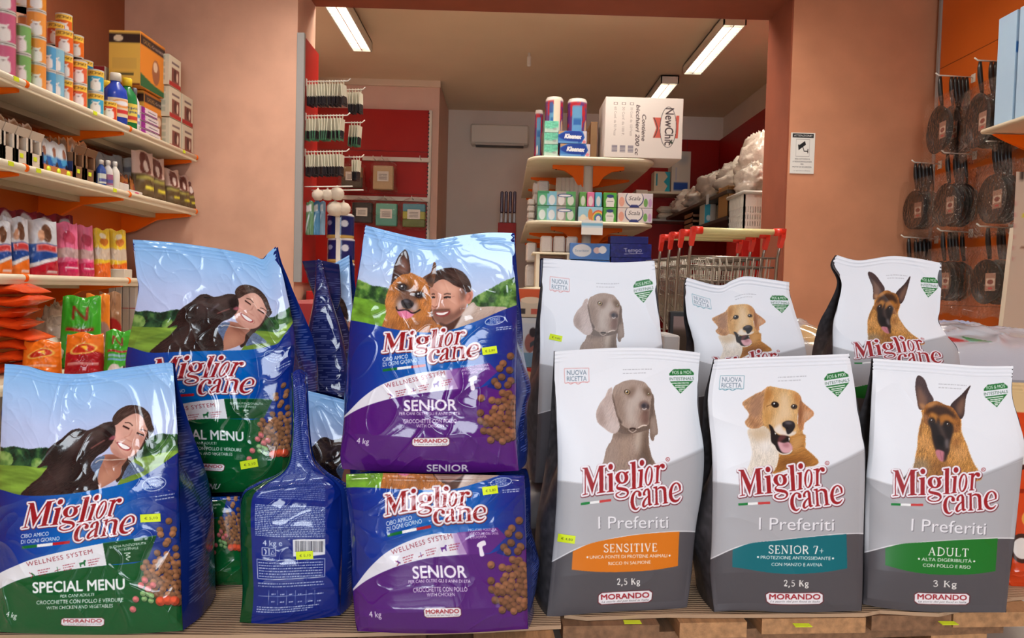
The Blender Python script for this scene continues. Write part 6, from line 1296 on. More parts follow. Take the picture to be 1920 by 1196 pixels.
for nm, yb, yt in rows:
    dz = ZS[1] + (.118 if nm == 'upper' else 0); hh = .116
    def tp(px0, px1, label, art, col, dy=0.0):
        a, b = P(px0, 400, 6.03), P(px1, 400, 6.03)
        boxed('tissue_pack', label, 'tissue pack', ((a.x + b.x) / 2, 6.03 + dy + .07, dz), (b.x - a.x - .003, .13, hh), mat('box_%d_%d_%d' % col, col, .4), cvs(int((px1 - px0) * 3), 84, col, art), None, 'tissue packs on the middle island shelf', 0, (int((px1 - px0) * 1.4), 40), mp=M_film_side)
    tp(1007, 1079, nm + ' wide green tissue pack with pictures at the shelf left end', tissue(((60, 150, 90), (110, 170, 190), (150, 140, 130), (80, 150, 80)), 'green'), (70, 140, 80))
    if nm == 'lower': tp(1084, 1130, 'pale blue tissue pack with rainbow drawing beside the column', rainbow, (150, 196, 214))
    else:
        tp(1086, 1099, 'narrow green and yellow tissue pack in the upper row', tissue(((90, 150, 70),), ''), (90, 150, 70)); tp(1100, 1114, 'pink tissue pack with orange figure in the upper row', tissue(((214, 110, 150),), ''), (214, 110, 150)); tp(1115, 1128, 'sky blue tissue pack next to the pink one', tissue(((90, 170, 200),), ''), (90, 170, 200))
    tp(1131, 1156, nm + ' green tissue pack with white bottle shape beside the script packs', tissue(((80, 160, 60),), 'bottle'), (80, 160, 60))
    tp(1158, 1224, nm + ' pale tissue pack with script in a dark ring', scala, (216, 206, 200))
M_rollw = mat('roll_clear_wrap', (206, 196, 188), .3, bump=.5, bscale=40)
for i in range(7):
    p = P(1046 + i * 8, 349, 6.3); m = MB(); m.tube([(p.x, 6.30, ZS[1] + .02), (p.x + .012, 6.32, p.z + .07)], [.026, .028], M_rollw, 12); tag(m.build('paper_roll'), ORD[i] + ' white paper roll from the left behind the green tissue packs', 'paper roll', 'clear wrapped rolls behind the tissue packs')
for i, (px0, py0, px1, py1, d) in enumerate(((988, 372, 1004, 424, 6.5), (999, 341, 1012, 372, 6.7), (1008, 338, 1030, 350, 6.6))):
    a, b = P(px0, py1, d), P(px1, py0, d); zz = ZS[1]
    m = MB(); n = 4
    for k in range(n): m.box((a.x + .002, d, zz + (b.z - zz) * k / n), (b.x, d + .25, zz + (b.z - zz) * (k + 1) / n - .003), M_rollw, bev=.012)
    tag(m.build('napkin_pack'), ('tall white napkin pack at the outer left edge of the middle island shelf', 'white napkin pack behind the tall one', 'low white napkin pack behind the green tissue packs')[i], 'napkin pack')
for i in range(3):
    m = MB(); m.box((.86, 6.5, ZS[1] + .16 + i * .035), (1.10, 6.8, ZS[1] + .193 + i * .035), mat('flat_box', (150, 130, 120), .6), bev=.003); tag(m.build('flat_box'), ('bottom', 'middle', 'top')[i] + ' flat grey box of the stack right of the column', 'box', 'flat boxes by the column')
m = MB(); m.box((.84, 6.48, ZS[1]), (1.12, 6.82, ZS[1] + .16), M_kraft, bev=.003); tag(m.build('flat_box'), 'brown box under the flat grey boxes right of the column', 'box')
boxed('tall_box', 'plain pale box standing on the middle island shelf right of the flat boxes', 'box', (1.16, 6.62, ZS[1]), (.10, .22, .33), mat('pale_box', (206, 194, 176), .6))
# --- third shelf
riser = P(1034, 477, 6.08).z
m = MB(); m.box((.24, 6.06, ZS[2]), (.27, 6.36, riser), M_cream).box((.49, 6.06, ZS[2]), (.52, 6.36, riser), M_cream).box((.21, 6.05, riser), (.53, 6.38, riser + .016), M_cream, bev=.004); tag(m.build('shelf_riser'), 'small cream riser on the lower island shelf', 'riser')
for i, px in enumerate((1013, 1037, 1061)):
    a = P(px, 470, 6.12); m = MB(); m.box((a.x, 6.10, riser + .017), (a.x + .095, 6.22, riser + .017 + .135), M_rollw, bev=.012); tag(m.build('napkin_pack'), ORD[i] + ' white napkin pack from the left on the cream riser', 'napkin pack', 'napkin packs on the riser')
for i, px in enumerate((1010, 1036)):
    a, b = P(px, 535, 6.14), P(px + 22, 485, 6.14); m = MB(); m.box((a.x, 6.12, ZS[2]), (b.x, 6.3, b.z), mat('navy_pack', (26, 34, 96), .3), bev=.012); tag(m.build('napkin_pack'), ('left', 'right')[i] + ' navy pack under the cream riser', 'napkin pack', 'navy packs under the riser')
def blueoval(c): c.poly(nel(.30, .55, .24, .4), (200, 204, 210)); c.text('Scottex', (.12, .46), (.48, .48), .16, (90, 120, 160), shear=.2); c.poly(nel(.68, .58, .09, .2), (206, 180, 180)); c.poly(nel(.82, .62, .1, .24), (220, 222, 226))
for nm, y0, y1, zz in (('lower', 486, 540, None), ('upper', 455, 486, 1)):
    a, b = P(1068, y1, 6.03), P(1144, y0, 6.03); zb = ZS[2] if zz is None else P(1068, 486, 6.03).z + .001; zt = P(1068, 487 if zz is None else 455, 6.03).z
    boxed('tissue_pack', nm + ' mid blue tissue pack with white oval on the lower island shelf', 'tissue pack', ((a.x + b.x) / 2, 6.10, zb), (b.x - a.x, .14, zt - zb), mat('pack_blue', (64, 110, 176), .35), cvs(150, 70, (58, 108, 180), blueoval), None, None, 0, (60, 34), mp=M_film_side)
def tempo(c): n = fbm(c.h, c.w, 8, 14, 4, 3)[..., None]; c.img[:] = np.array((28, 38, 110)) / 255 * (.7 + .6 * n); c.text('Tempo', (.36, .36), (.78, .42), .32, (176, 182, 206), shear=.2); c.line([(.34, .24), (.80, .32)], .03, (176, 182, 206))
for i, (nm, y0, y1) in enumerate((('bottom', 482, 540), ('middle', 456, 482), ('top', 442, 456))):
    a, b = P(1144, y1, 6.04), P(1222 - (i == 2) * 6, y0, 6.04); zb = ZS[2] if i == 0 else P(1144, y1, 6.04).z + .001; zt = P(1144, y0, 6.04).z
    boxed('tissue_pack', nm + ' navy blue tissue pack with silver script on the lower island shelf', 'tissue pack', ((a.x + b.x) / 2, 6.11, zb), (b.x - a.x, .14, zt - zb), mat('pack_navy', (28, 36, 100), .3), cvs(180, 60, (28, 38, 110), tempo if i < 2 else None), None, 'navy tissue packs', 0, (70, 34), mp=M_film_side)
for i, (px0, py0, px1, py1, zl) in enumerate(((984, 455, 1000, 482, 2), (976, 496, 998, 540, 2))):
    d = 6.5 + i * .05; a, b = P(px0, py1, d), P(px1, py0, d); zb = ZS[2] if i else P(984, 490, d).z
    m = MB(); m.box((max(a.x, .17), d, zb), (b.x + .03, d + .22, b.z), M_rollw, bev=.014); tag(m.build('napkin_pack'), ('upper', 'lower')[i] + ' white napkin pack at the left side of the lower island shelf', 'napkin pack')
# purple wrapped packs on a red chest farther back
p, q = P(938, 440, 8.9), P(968, 418, 8.9)
m = MB(); m.box((p.x - .03, 8.9, 0), (q.x, 9.25, q.z), M_red, bev=.005); tag(m.build('red_chest'), 'red cabinet at the far left of the island shelving', 'cabinet')
for i in range(4):
    a = P(937 + i * 8, 418, 8.95); b = P(945 + i * 8, 359, 8.95); zl = q.z
    m = MB(); m.box((a.x, 8.93, zl), (b.x - .004, 9.15, zl + .12), mat('clear_pack', (150, 140, 136), .2), bev=.008).box((a.x, 8.93, zl + .121), (b.x - .004, 9.15, b.z), mat('purple_wrap', (74, 44, 66), .3), bev=.01); tag(m.build('wrapped_pack'), ORD[i] + ' purple wrapped pack from the left on the red cabinet', 'wrapped pack', 'purple packs on the red cabinet')
# ------------------------------------------------------------------ right back corner: red panels, shelves, plastic wrapped goods
e = empty('corner_shelf_unit', (2.5, 9.0, 0), 'red panelled corner shelving along the right back wall', 'shelf unit')
m = MB(); m.box((1.2, 9.74, 0), (2.78, 9.798, 2.66), M_red).box((2.30, 9.736, 0), (2.305, 9.742, 2.66), mat('red_seam', (90, 10, 10), .5)); m.build('back_panel', e, True)
m = MB(); m.box((2.72, 5.6, 0), (2.778, 9.74, 2.66), M_red); m.build('side_panel', e, True)
zs1 = P(1260, 360, 9.4).z; zs2 = P(1255, 411, 9.4).z
m = MB(); m.box((1.7, 9.36, zs1 - .03), (2.32, 9.74, zs1), M_cream, bev=.004); m.build('shelf', e, True); m = MB(); m.box((1.7, 9.36, zs2 - .03), (2.32, 9.74, zs2), M_grey, bev=.004); m.build('shelf', e, True)
XR = 1.97; zr1 = PX(1400, 338, XR).z; zr2 = PX(1340, 412, XR).z
M_dark = mat('dark_shelf', (70, 58, 48), .5)
for z in (zr1, zr2): m = MB(); m.box((XR, 6.75, z - .035), (2.715, 9.30, z), M_dark, bev=.004); m.build('shelf', e, True)
for (px, py, d) in ((1384, 346, 7.4), (1327, 366, 9.0)):
    p = PX(px, py, XR - .003); face('price_card', (XR - .003, p.y + .05, p.z - .09), (0, -.10, 0), (0, 0, .10), cvs(12, 12, (214, 216, 220)), e, (6, 6))
def pbox(label, px0, py0, px1, py1, d, dep, zb, col, art=None, name='carton', cat='carton'):
    a, b = P(px0, py1, d), P(px1, py0, d); return boxed(name, label, cat, ((a.x + b.x) / 2, d + dep / 2, zb), (b.x - a.x, dep, b.z - zb), mat('box_%d_%d_%d' % col, col, .6), cvs(60, 60, col, art) if art else None, None, None, 0, (40, 40))
pbox('white and teal carton standing on the white back shelf', 1226, 322, 1257, 360, 9.42, .2, zs1 + .001, (214, 200, 176), lambda c: (c.poly([(.65, 0), (1, 0), (1, 1), (.65, 1), (.85, .75), (.6, .5), (.85, .3)], (40, 160, 180)), rect(c, .1, .3, .2, .9, (60, 150, 170))))
pbox('tall white carton with blue square beside the teal carton', 1258, 284, 1296, 360, 9.42, .22, zs1 + .001, (214, 204, 188), lambda c: (rect(c, .12, .05, .88, .24, (40, 80, 160)), c.poly(nel(.6, .8, .3, .1), (150, 160, 170), .6, soft=4), rect(c, .2, .28, .28, .6, (190, 190, 196))))
for i in range(2):
    a, b = P(1235, 410, 9.42), P(1270, 386, 9.42); h = (b.z - zs2) / 2
    m = MB(); m.box((a.x, 9.42, zs2 + .001 + i * h), (b.x, 9.6, zs2 + (i + 1) * h - .004), mat('white_towel', (206, 194, 176), .95, bump=.4, bscale=90), bev=.03); tag(m.build('folded_towel'), ('lower', 'upper')[i] + ' white folded towel on the grey back shelf', 'towel', 'folded white towels')
def blobbag(label, pts, seed, name='plastic_bag', cat='plastic bag', col=(222, 210, 196)):
    """swollen crumpled clear sack: (centre, radii)"""
    (x, y, z), (rx, ry, rz) = pts; nu, nv = 56, 36; a = np.linspace(0, 2 * np.pi, nu, endpoint=False)[None]; t = np.linspace(-np.pi / 2, np.pi / 2, nv)[:, None]
    n = 1 + .40 * (nz(t * 3 + 0 * a, np.cos(a) * 2.2 + np.sin(a) * 1.3 + 5 + 0 * t, seed) - .5) + .16 * (ridge(t * 4 + np.sin(a) * 2, np.cos(a) * 3 + 4 + t, seed + 1, 3) - .3) + .10 * (ridge(t * 9 + np.sin(a) * 4, np.cos(a) * 7 + 9, seed + 2, 3) - .3)
    pts = np.stack([x + rx * np.cos(t) * np.cos(a) * n, y + ry * np.cos(t) * np.sin(a) * n, np.maximum(z + rz * np.sin(t) * n, z - rz * .62)], -1)
    o = link(name, grid_mesh(name, pts, None, mat('milky_film', col, .22, bump=.5, bscale=40, coat=.3), wrap=True)); return tag(o, label, cat)
for lb, x, y, rx, ry, rz, sd in (('crumpled clear plastic sack at the far end of the upper right shelf', 2.2, 9.0, .22, .26, .17, 3), ('clear plastic sack second from the far end of the upper right shelf', 2.24, 8.44, .24, .26, .17, 5),
      ('swollen clear plastic sack in the middle of the upper right shelf', 2.28, 7.86, .27, .28, .22, 8), ('clear plastic sack nearest but one to the right pillar', 2.32, 7.28, .29, .26, .22, 12), ('clear plastic sack half hidden by the right pillar', 2.36, 6.90, .28, .12, .30, 15)):
    blobbag(lb, ((x, y, zr1 + rz * .63), (rx, ry, rz)), sd)
def onright(label, x0, x1, y0, y1, z0, h, mm, name='carton', cat='carton', art=None):
    return boxed(name, label, cat, ((x0 + x1) / 2, (y0 + y1) / 2, z0), (x1 - x0, y1 - y0, h), mm, cvs(40, 40, (200, 190, 176), art) if art else None, None, None, 0, (30, 30))
hb = P(1370, 345, 6.8).z - zr2 - .001
e_ = empty('open_box', (2.12, 6.9, zr2), 'open brown cardboard box on the lower right shelf', 'carton'); mm = mat('brown_box', (176, 132, 80), .7); m = MB()
m.box((1.985, 6.76, zr2 + .001), (2.26, 6.766, zr2 + hb * .9), mm).box((1.985, 7.06, zr2 + .001), (2.26, 7.066, zr2 + hb), mm).box((1.985, 6.76, zr2 + .001), (1.991, 7.066, zr2 + hb * .95), mm).box((2.254, 6.76, zr2 + .001), (2.26, 7.066, zr2 + hb), mm).box((1.985, 6.76, zr2 + .001), (2.26, 7.066, zr2 + .008), mm); m.build('body', e_, True)
for s_, y in ((-1, 6.76), (1, 7.066)): m = MB(); m.prism([(y, zr2 + hb * .9), (y + s_ * .10, zr2 + hb * .86), (y + s_ * .10, zr2 + hb * .88), (y, zr2 + hb * .93)], 1.99, 2.255, mm, 'x'); m.build('flap', e_, True)
onright('teal and white box left of the brown cardboard box', 1.985, 2.10, 7.55, 7.75, zr2 + .001, .20, mat('teal_box', (190, 190, 176), .6), art=lambda c: (rect(c, 0, 0, .5, 1, (60, 160, 180)), c.poly(nel(.35, .3, .2, .15), (200, 210, 210))))
onright('small white box between the teal box and the brown box', 2.105, 2.20, 7.52, 7.7, zr2 + .001, .19, mat('box_206_194_176', (206, 194, 176), .6))
for i in range(3):
    m = MB(); mw = mat('wood_pale', (150, 104, 72), .6); z = zr2 + .001 + i * .058; x0, x1, y0, y1 = 1.985, 2.2, 8.05, 8.4
    m.box((x0, y0, z), (x1, y1, z + .008), mw).box((x0, y0, z), (x1, y0 + .008, z + .03), mw).box((x0, y1 - .008, z), (x1, y1, z + .05), mw).box((x0, y0, z), (x0 + .008, y1, z + .05), mw).box((x1 - .008, y0, z), (x1, y1, z + .055), mw); tag(m.build('wooden_tray'), ('bottom', 'middle', 'top')[i] + ' wooden tray of the stack on the lower right shelf', 'tray', 'stacked wooden trays')
# laundry basket standing by the pillar
a, b = P(1394, 430, 6.2), P(1452, 362, 6.2); bx0, bx1, zb, zt = a.x, b.x, a.z, b.z; BY0, BY1 = 6.2, 6.62
e = empty('laundry_basket', ((bx0 + bx1) / 2, 6.4, 0), 'white slotted plastic basket beside the right pillar', 'basket')
m = MB(); H_ = zt - zb
for (xa, ya, xb, yb) in ((bx0, BY0, bx1, BY0), (bx0, BY1, bx1, BY1), (bx0, BY0, bx0, BY1), (bx1, BY0, bx1, BY1)):
    lx, ly = min(xa, xb) - .005, min(ya, yb) - .005; hx, hy = max(xa, xb) + .005, max(ya, yb) + .005
    for f0, f1 in ((.62, 1), (.40, .46), (.22, .28), (0, .1)): m.box((lx, ly, zb + H_ * f0), (hx, hy, zb + H_ * f1), M_white2)
    for k in range(13):
        x, y = xa + (xb - xa) * k / 12, ya + (yb - ya) * k / 12; m.box((x - .007, y - .0055, zb), (x + .007, y + .0055, zt), M_white2)
m.box((bx0, BY0, zb), (bx1, BY1, zb + .012), M_white2); m.build('body', e, True)
m = MB(); m.tube([(bx0 - .012, BY0 - .012, zt), (bx1 + .012, BY0 - .012, zt), (bx1 + .012, BY1 + .012, zt), (bx0 - .012, BY1 + .012, zt)], .016, M_white2, 8, closed=True); m.build('rim', e, True)
m = MB(); m.box((bx0 - .01, BY0 - .01, 0), (bx1 + .01, BY1 + .01, zb - .001), M_red, bev=.004); tag(m.build('red_stand'), 'red stand carrying the white slotted basket', 'stand')
blobbag('white plastic sack heaped in the white slotted basket', (((bx0 + bx1) / 2, 6.41, zt + .10), (.13, .17, .16)), 21)
# ------------------------------------------------------------------ nested shopping carts
M_caps = mat('cart_red', (214, 40, 18), .4); M_hand = mat('cart_handle', (206, 196, 140), .45); M_wire = mat('cart_wire', (150, 142, 132), .3, metal=.85)
def shopping_cart(y, x0, x1, label):
    e = empty('shopping_cart', ((x0 + x1) / 2, y + .45, 0), label, 'shopping cart', 'nested shopping carts'); w = x1 - x0; zr = .86
    m = MB(); m.tube([(x0 + .03, y, 1.0), (x1 - .03, y, 1.0)], .0155, M_hand, 14); m.build('handle', e, True)
    for x, s in ((x0, 1), (x1, -1)):
        m = MB(); m.tube([(x - s * .004, y, 1.0), (x + s * .05, y, 1.0)], .021, M_caps, 14); m.prism([(y - .021, 1.018), (y + .022, 1.016), (y + .05, .93), (y + .03, .915), (y - .012, .97)], x - .012, x + .012, M_caps, 'x'); m.build('handle_bracket', e, True)
        m = MB(); m.tube([(x, y + .02, .96), (x, y + .07, .86), (x, y + .12, .45), (x, y + .10, .16), (x, y + .85, .13)], .009, M_wire, 8); m.build('frame_tube', e, True)
        for yy in (y + .12, y + .85): m = MB(); m.lathe([(0, -.012), (.045, -.012), (.05, -.006), (.05, .006), (.045, .012), (0, .012)], M_black, 18, Matrix.Translation((x, yy, .052)) @ Matrix.Rotation(math.pi / 2, 4, 'Y')); m.box((x - .006, yy - .01, .052), (x + .006, yy + .01, .15), M_wire); m.build('wheel', e, True)
    m = MB(); xs0, xs1 = x0 + .015, x1 - .015; tp = .055
    rim = [(xs0, y + .07, zr), (xs1, y + .07, zr), (xs1 - tp, y + .88, zr + .03), (xs0 + tp, y + .88, zr + .03)]; low = [(xs0 + .02, y + .13, .42), (xs1 - .02, y + .13, .42), (xs1 - tp - .03, y + .80, .52), (xs0 + tp + .03, y + .80, .52)]
    L3 = lambda A, B, t: tuple(A[i] + (B[i] - A[i]) * t for i in range(3))
    m.tube(rim, .006, M_wire, 6, closed=True); m.tube(low, .004, M_wire, 6, closed=True)
    for t in (.12, .3, .5, .75): m.tube([L3(rim[i], low[i], t) for i in range(4)], .003 if t != .12 else .005, M_wire, 5, closed=True)
    for i, nw in ((0, 12), (1, 15), (2, 9), (3, 15)):
        for k in range(1, nw): m.tube([L3(rim[i], rim[(i + 1) % 4], k / nw), L3(low[i], low[(i + 1) % 4], k / nw)], .0026, M_wire, 5)
    for k in range(1, 9): m.tube([L3(low[0], low[1], k / 9), L3(low[3], low[2], k / 9)], .0026, M_wire, 5)
    m.build('wire_basket', e, True)
    return e
for i in range(4): shopping_cart(4.1 + i * .2, 1.02 - i * .015, 1.513 - i * .015, ('nearest shopping cart of the nested row with cream handle and red ends', 'second nested shopping cart right behind the nearest one', 'third nested shopping cart of the row', 'last nested shopping cart of the row, farthest into the shop')[i])
# ================================================================== left wall shelving
ZL = (1.461, 1.113, .652, .235); XF = -2.02
e = empty('shelving_unit', (-2.28, 3.6, 0), 'orange backed wall shelving with cream shelves along the left wall', 'shelf unit')
m = MB(); m.box((-2.549, 2.2, .03), (-2.50, 4.93, 1.46), M_orange, bev=.002); m.box((-2.501, 3.18, .03), (-2.498, 3.186, 1.46), mat('orange_seam', (120, 56, 14), .5)); m.build('back_panel', e, True)
SH = []
for i, z in enumerate(ZL):
    xf = XF if i < 3 else -1.86; m = MB()
    m.box((-2.50, 2.2, z - .03), (xf - .012, 4.90, z), M_cream, bev=.002); m.tube([(xf - .012, 2.2, z - .012), (xf - .012, 4.90, z - .012)], .0155, M_cream, 10); m.box((xf - .02, 2.2, z - .04), (xf - .004, 4.90, z - .012), M_cream, bev=.003)
    o = m.build('shelf', e, True); m = MB(); m.box((-2.36, 2.2, z - .06), (-2.28, 4.9, z - .031), mat('shelf_rib', (176, 162, 136), .5)); m.build('shelf_rib', o, True); SH.append(o)
    for y in (2.3, 3.17, 4.03, 4.89):
        if i < 3:
            m = MB(); m.tube([(xf - .012, y - .009, z - .012), (xf - .012, y + .009, z - .012)], .018, M_orange2, 10); m.build('shelf_clip', o, True)
        m = MB(); m.prism([(-2.50, z - .031), (xf - .04, z - .031), (xf - .04, z - .045), (-2.28, z - .075), (-2.42, z - .15), (-2.50, z - .17)], y - .012, y + .012, M_orange2, 'y'); m.build('bracket', e, True)
m = MB(); m.box((-2.50, 2.2, .0), (-1.95, 4.90, .203), mat('plinth_grey', (120, 112, 104), .6)); m.build('base_plinth', e, True)
for k, (px, py) in enumerate(((30, 146), (178, 222), (20, 302), (72, 312), (215, 356), (345, 285))):
    zz = 0 if py < 290 and px != 20 else 1
    if px in (20, 72, 215): zz = 1
    y = PX(px, py, XF + .002).y; z = ZL[zz] - .012
    m = MB(); m.box((XF + .0015, y - .016, z - .009), (XF + .0045, y + .016, z + .009), mat('tag_yellow', (216, 232, 30), .5)); o = m.build('price_tag', SH[zz], True); o['label'] = 'yellow shelf price tag'
def yx(px, X, py=250): return PX(px, py, X).y
def can_art(col, side, brand):
    def f(c):
        c.img[:] = np.array(col) / 255; rect(c, 0, 0, .3, 1, side); rect(c, .70, 0, 1, 1, side)
        rect(c, .30, .70, .70, .96, (236, 190, 70) if brand == 'LECHAT' else col)
        if brand: c.text(brand, (.33, .77), (.67, .77), .13, (60, 30, 20) if brand == 'LECHAT' else (236, 230, 230), bold=.0)
        c.poly([(.42, .1), (.40, .4), (.44, .52), (.42, .62), (.47, .58), (.53, .58), (.58, .62), (.56, .50), (.60, .4), (.59, .1)], (232, 228, 226), 1, True)
        c.poly(nel(.5, .47, .025, .03), (140, 120, 120)); rect(c, 0, 0, 1, .05, (190, 186, 180)); rect(c, 0, .95, 1, 1, (196, 192, 186))
    return f
M_tin = mat('tin_rim', (196, 192, 186), .3, metal=.9)
def can(label, px, X, lvl, col, side, brand, r=.037, h=.112, group=None, z0=None, face=.0):
    y = yx(px, X); z = (ZL[0] if z0 is None else z0) + .001 + lvl * (h + .0015); nu = 44; nv = 26
    a = np.linspace(0, 2 * np.pi, nu, endpoint=False)[None]; v = np.linspace(0, 1, nv)[:, None]
    rr = r * (1 + .02 * (np.abs(v - .5) > .46)); th = a + math.radians(-62 + face)             # label turned to the aisle
    pts = np.stack([X + rr * np.cos(th) , y + rr * np.sin(th), z + h * v + 0 * a], -1)
    c = cvs(96, 60, col, can_art(col, side, brand)); u = np.broadcast_to((a / (2 * np.pi) + .5) % 1.0, (nv, nu))
    e_ = empty('food_tin', (X, y, z), label, 'tin', group)
    link('tin_wall', grid_mesh('tin_wall', pts, c.sample(u, np.broadcast_to(v, (nv, nu))), M_film_side, wrap=True), e_, True)
    m = MB(); Mx = Matrix.Translation((X, y, z)); m.lathe([(0, h - .003), (r * .86, h - .003), (r * .92, h + .001), (r * 1.02, h)], M_tin, 24, Mx); m.lathe([(0, 0), (r, .0)], M_tin, 24, Mx); m.build('lid', e_, True)
def tins(name, px, n, X, col, side, brand, where, start=0, **kw):
    lv = ('bottom', 'second', 'third', 'top') if n > 2 else ('lower', 'upper')
    for i in range(n): can('%s %s tin %s' % (lv[i] if n > 1 else 'single', name, where), px, X, i + start, col, side, brand, **kw)
tins('pink cat food', 8, 3, -2.085, (196, 96, 130), (170, 70, 100), '', 'of the stack at the left end of the top shelf', h=.128, r=.041)
tins('green cat food', 39, 2, -2.085, (120, 170, 100), (110, 180, 70), '', 'beside the pink stack', h=.122)
tins('peach cat food', 52, 3, -2.17, (222, 150, 100), (216, 140, 80), '', 'behind the green tins')
tins('orange cat food', 68, 3, -2.085, (230, 150, 70), (226, 130, 40), '', 'of the stack beside the green tins'); can('amber cat food tin alone on the orange stack', 68, -2.085, 3, (222, 140, 50), (216, 130, 30), '')
can('large amber tin on the peach stack behind the green tins', 45, -2.19, 2.9, (216, 140, 40), (206, 126, 30), '', r=.05, h=.128)
tins('blue cat food', 88, 2, -2.10, (80, 150, 196), (60, 120, 190), '', 'beside the orange stack')
tins('light blue cat food', 103, 2, -2.085, (130, 184, 208), (90, 150, 190), '', 'beside the darker blue tins')
tins('red and white cat food', 120, 3, -2.10, (222, 96, 40), (220, 110, 50), 'LECHAT', 'of the stack beside the light blue tins')
can('red cat food tin behind the stack next to the light blue tins', 104, -2.2, 2.6, (200, 80, 40), (206, 90, 40), 'LECHAT')
can('orange tin with yellow-green side on the red and white stack', 119, -2.19, 3.1, (216, 100, 40), (176, 180, 60), 'LECHAT')
tins('coral cat food', 147, 2, -2.085, (214, 96, 60), (190, 186, 60), 'LECHAT', 'with yellow-green side in the front row')
can('bright orange tin behind the coral tins', 141, -2.19, 2.5, (230, 110, 30), (230, 110, 30), 'LECHAT')
can('wide teal tin lying on the coral tins', 156, -2.15, 2, (40, 120, 160), (60, 150, 180), 'LECHAT', r=.044, h=.09)
tins('sky blue cat food', 179, 2, -2.085, (60, 160, 200), (196, 196, 80), 'LECHAT', 'beside the blue bottle')
can('lone red cat food tin in front of the blue bottle', 204, -2.075, 0, (206, 70, 40), (226, 180, 70), 'LECHAT', h=.10)
def bottle(label, px, X, z0, h, r, body, cap, lab, name='detergent_bottle', cat='bottle', sq=.6, labc=True):
    y = yx(px, X); e_ = empty(name, (X, y, z0), label, cat); M3 = Matrix.Translation((X, y, z0 + .001)) @ Matrix.Rotation(math.radians(25), 4, 'Z') @ Matrix.Diagonal((1, sq, 1, 1))
    m = MB(); m.lathe([(r * .85, 0), (r, .01), (r, h * .55), (r * .9, h * .68), (r * .42, h * .80), (r * .36, h * .86)], mat('bottle_%d_%d_%d' % body, body, .22, coat=.3), 22, M3); m.build('body', e_, True)
    m = MB(); m.lathe([(r * .48, h * .84), (r * .48, h * .98), (r * .40, h)], mat('cap_%d_%d_%d' % cap, cap, .4), 18, M3); m.build('cap', e_, True)
    if labc:
        a = np.linspace(-2.2, .5, 24)[None]; v = np.linspace(.14, .5, 20)[:, None]; pts = np.stack([r * 1.015 * np.cos(a) + 0 * v, r * 1.015 * np.sin(a) + 0 * v, h * v + 0 * a], -1)
        pts = np.einsum('ij,vuj->vui', np.array(M3.to_3x3()), pts) + np.array(M3.translation)
        c = cvs(40, 40, lab[0], lab[1]); u, vv = np.meshgrid(np.linspace(0, 1, 24), np.linspace(0, 1, 20)); link('label', grid_mesh('label', pts, c.sample(u, vv), M_film_side), e_, True)
bottle('blue detergent bottle with white cap on the top left shelf', 216, -2.085, ZL[0], .27, .058, (26, 60, 170), (214, 206, 190), ((220, 200, 170), lambda c: (c.poly(nel(.5, .72, .4, .22), (220, 140, 70)), c.poly(nel(.5, .74, .3, .12), (226, 224, 230)), rect(c, 0, .2, 1, .4, (200, 60, 60)))))
bottle('green cleaner bottle with yellow cap beside the blue detergent bottle', 238, -2.09, ZL[0], .28, .05, (20, 120, 60), (232, 196, 30), ((226, 200, 90), lambda c: (c.text('Spic', (.15, .72), (.85, .72), .16, (30, 50, 120), bold=.0), c.text('Span', (.15, .5), (.85, .5), .16, (30, 50, 120)), rect(c, 0, .12, 1, .34, (200, 70, 60)))))
bottle('blue bottle with yellow cap behind the red tin', 198, -2.24, ZL[0], .28, .05, (26, 70, 170), (232, 196, 30), ((226, 180, 150), None), labc=False)
bottle('slim white spray can with grey cap beside the green bottle', 252, -2.075, ZL[0], .24, .026, (214, 212, 214), (110, 112, 120), ((220, 220, 224), lambda c: (c.poly(nel(.5, .6, .3, .12), (80, 150, 200)), rect(c, .1, .1, .9, .3, (150, 150, 200)))), sq=1.0)
def xbox(label, px0, px1, X0, X1, z0, h, col, art=None, name='carton', cat='carton', art_end=None, mm=None, res=(44, 44), group=None):
    """carton whose printed side looks to the aisle (+X); px0..px1 give its length along the shelf at X1"""
    y0, y1 = yx(px0, X1), yx(px1, X1); y0, y1 = min(y0, y1), max(y0, y1)
    e_ = empty(name, ((X0 + X1) / 2, (y0 + y1) / 2, z0), label, cat, group)
    m = MB(); m.box((X0, y0, z0 + .001), (X1, y1, z0 + h), mm or mat('box_%d_%d_%d' % col, col, .55), bev=.003); m.build('carton', e_, True)
    if art: face('aisle_print', (X1, y0 + .002, z0 + .003), (0, y1 - y0 - .004, 0), (0, 0, h - .005), cvs(70, 70, col, art), e_, res)
    if art_end: face('end_print', (X0 + .002, y0, z0 + .003), (X1 - X0 - .004, 0, 0), (0, 0, h - .005), cvs(70, 70, col, art_end), e_, res)
    return e_
def paste(c): rect(c, 0, 0, .22, 1, (140, 30, 130)); c.poly([(.1, .2), (.3, .9), (.22, .5)], (200, 90, 180)); rect(c, .22, .0, 1, .16, (120, 30, 110)); dashes(c, (.4, .55), (.9, .5), .16, (120, 110, 120), 3)
for i in range(4): xbox(('bottom', 'second', 'third', 'top')[i] + ' white and purple slim box of the pile beside the spray can', 264 + (3 - i) * 0, 301 - i * 2, -2.13, -2.075, ZL[0] + i * .042, .040, (214, 200, 200), paste, 'slim_box', 'box', group='slim boxes on the top shelf')
def feed(c):
    c.img[:] = np.array((216, 130, 40)) / 255; rect(c, 0, .78, 1, .95, (50, 30, 26)); c.text('DOG', (.1, .82), (.42, .82), .08, (226, 180, 90)); c.text('Crocchette', (.46, .83), (.95, .83), .06, (226, 206, 190)); c.poly(nel(.62, .4, .16, .24), (150, 90, 60)); c.poly(nel(.6, .5, .09, .1), (220, 190, 160)); c.poly([(0, 0), (1, 0), (1, .1), (.5, .14), (0, .24)], (40, 90, 50))
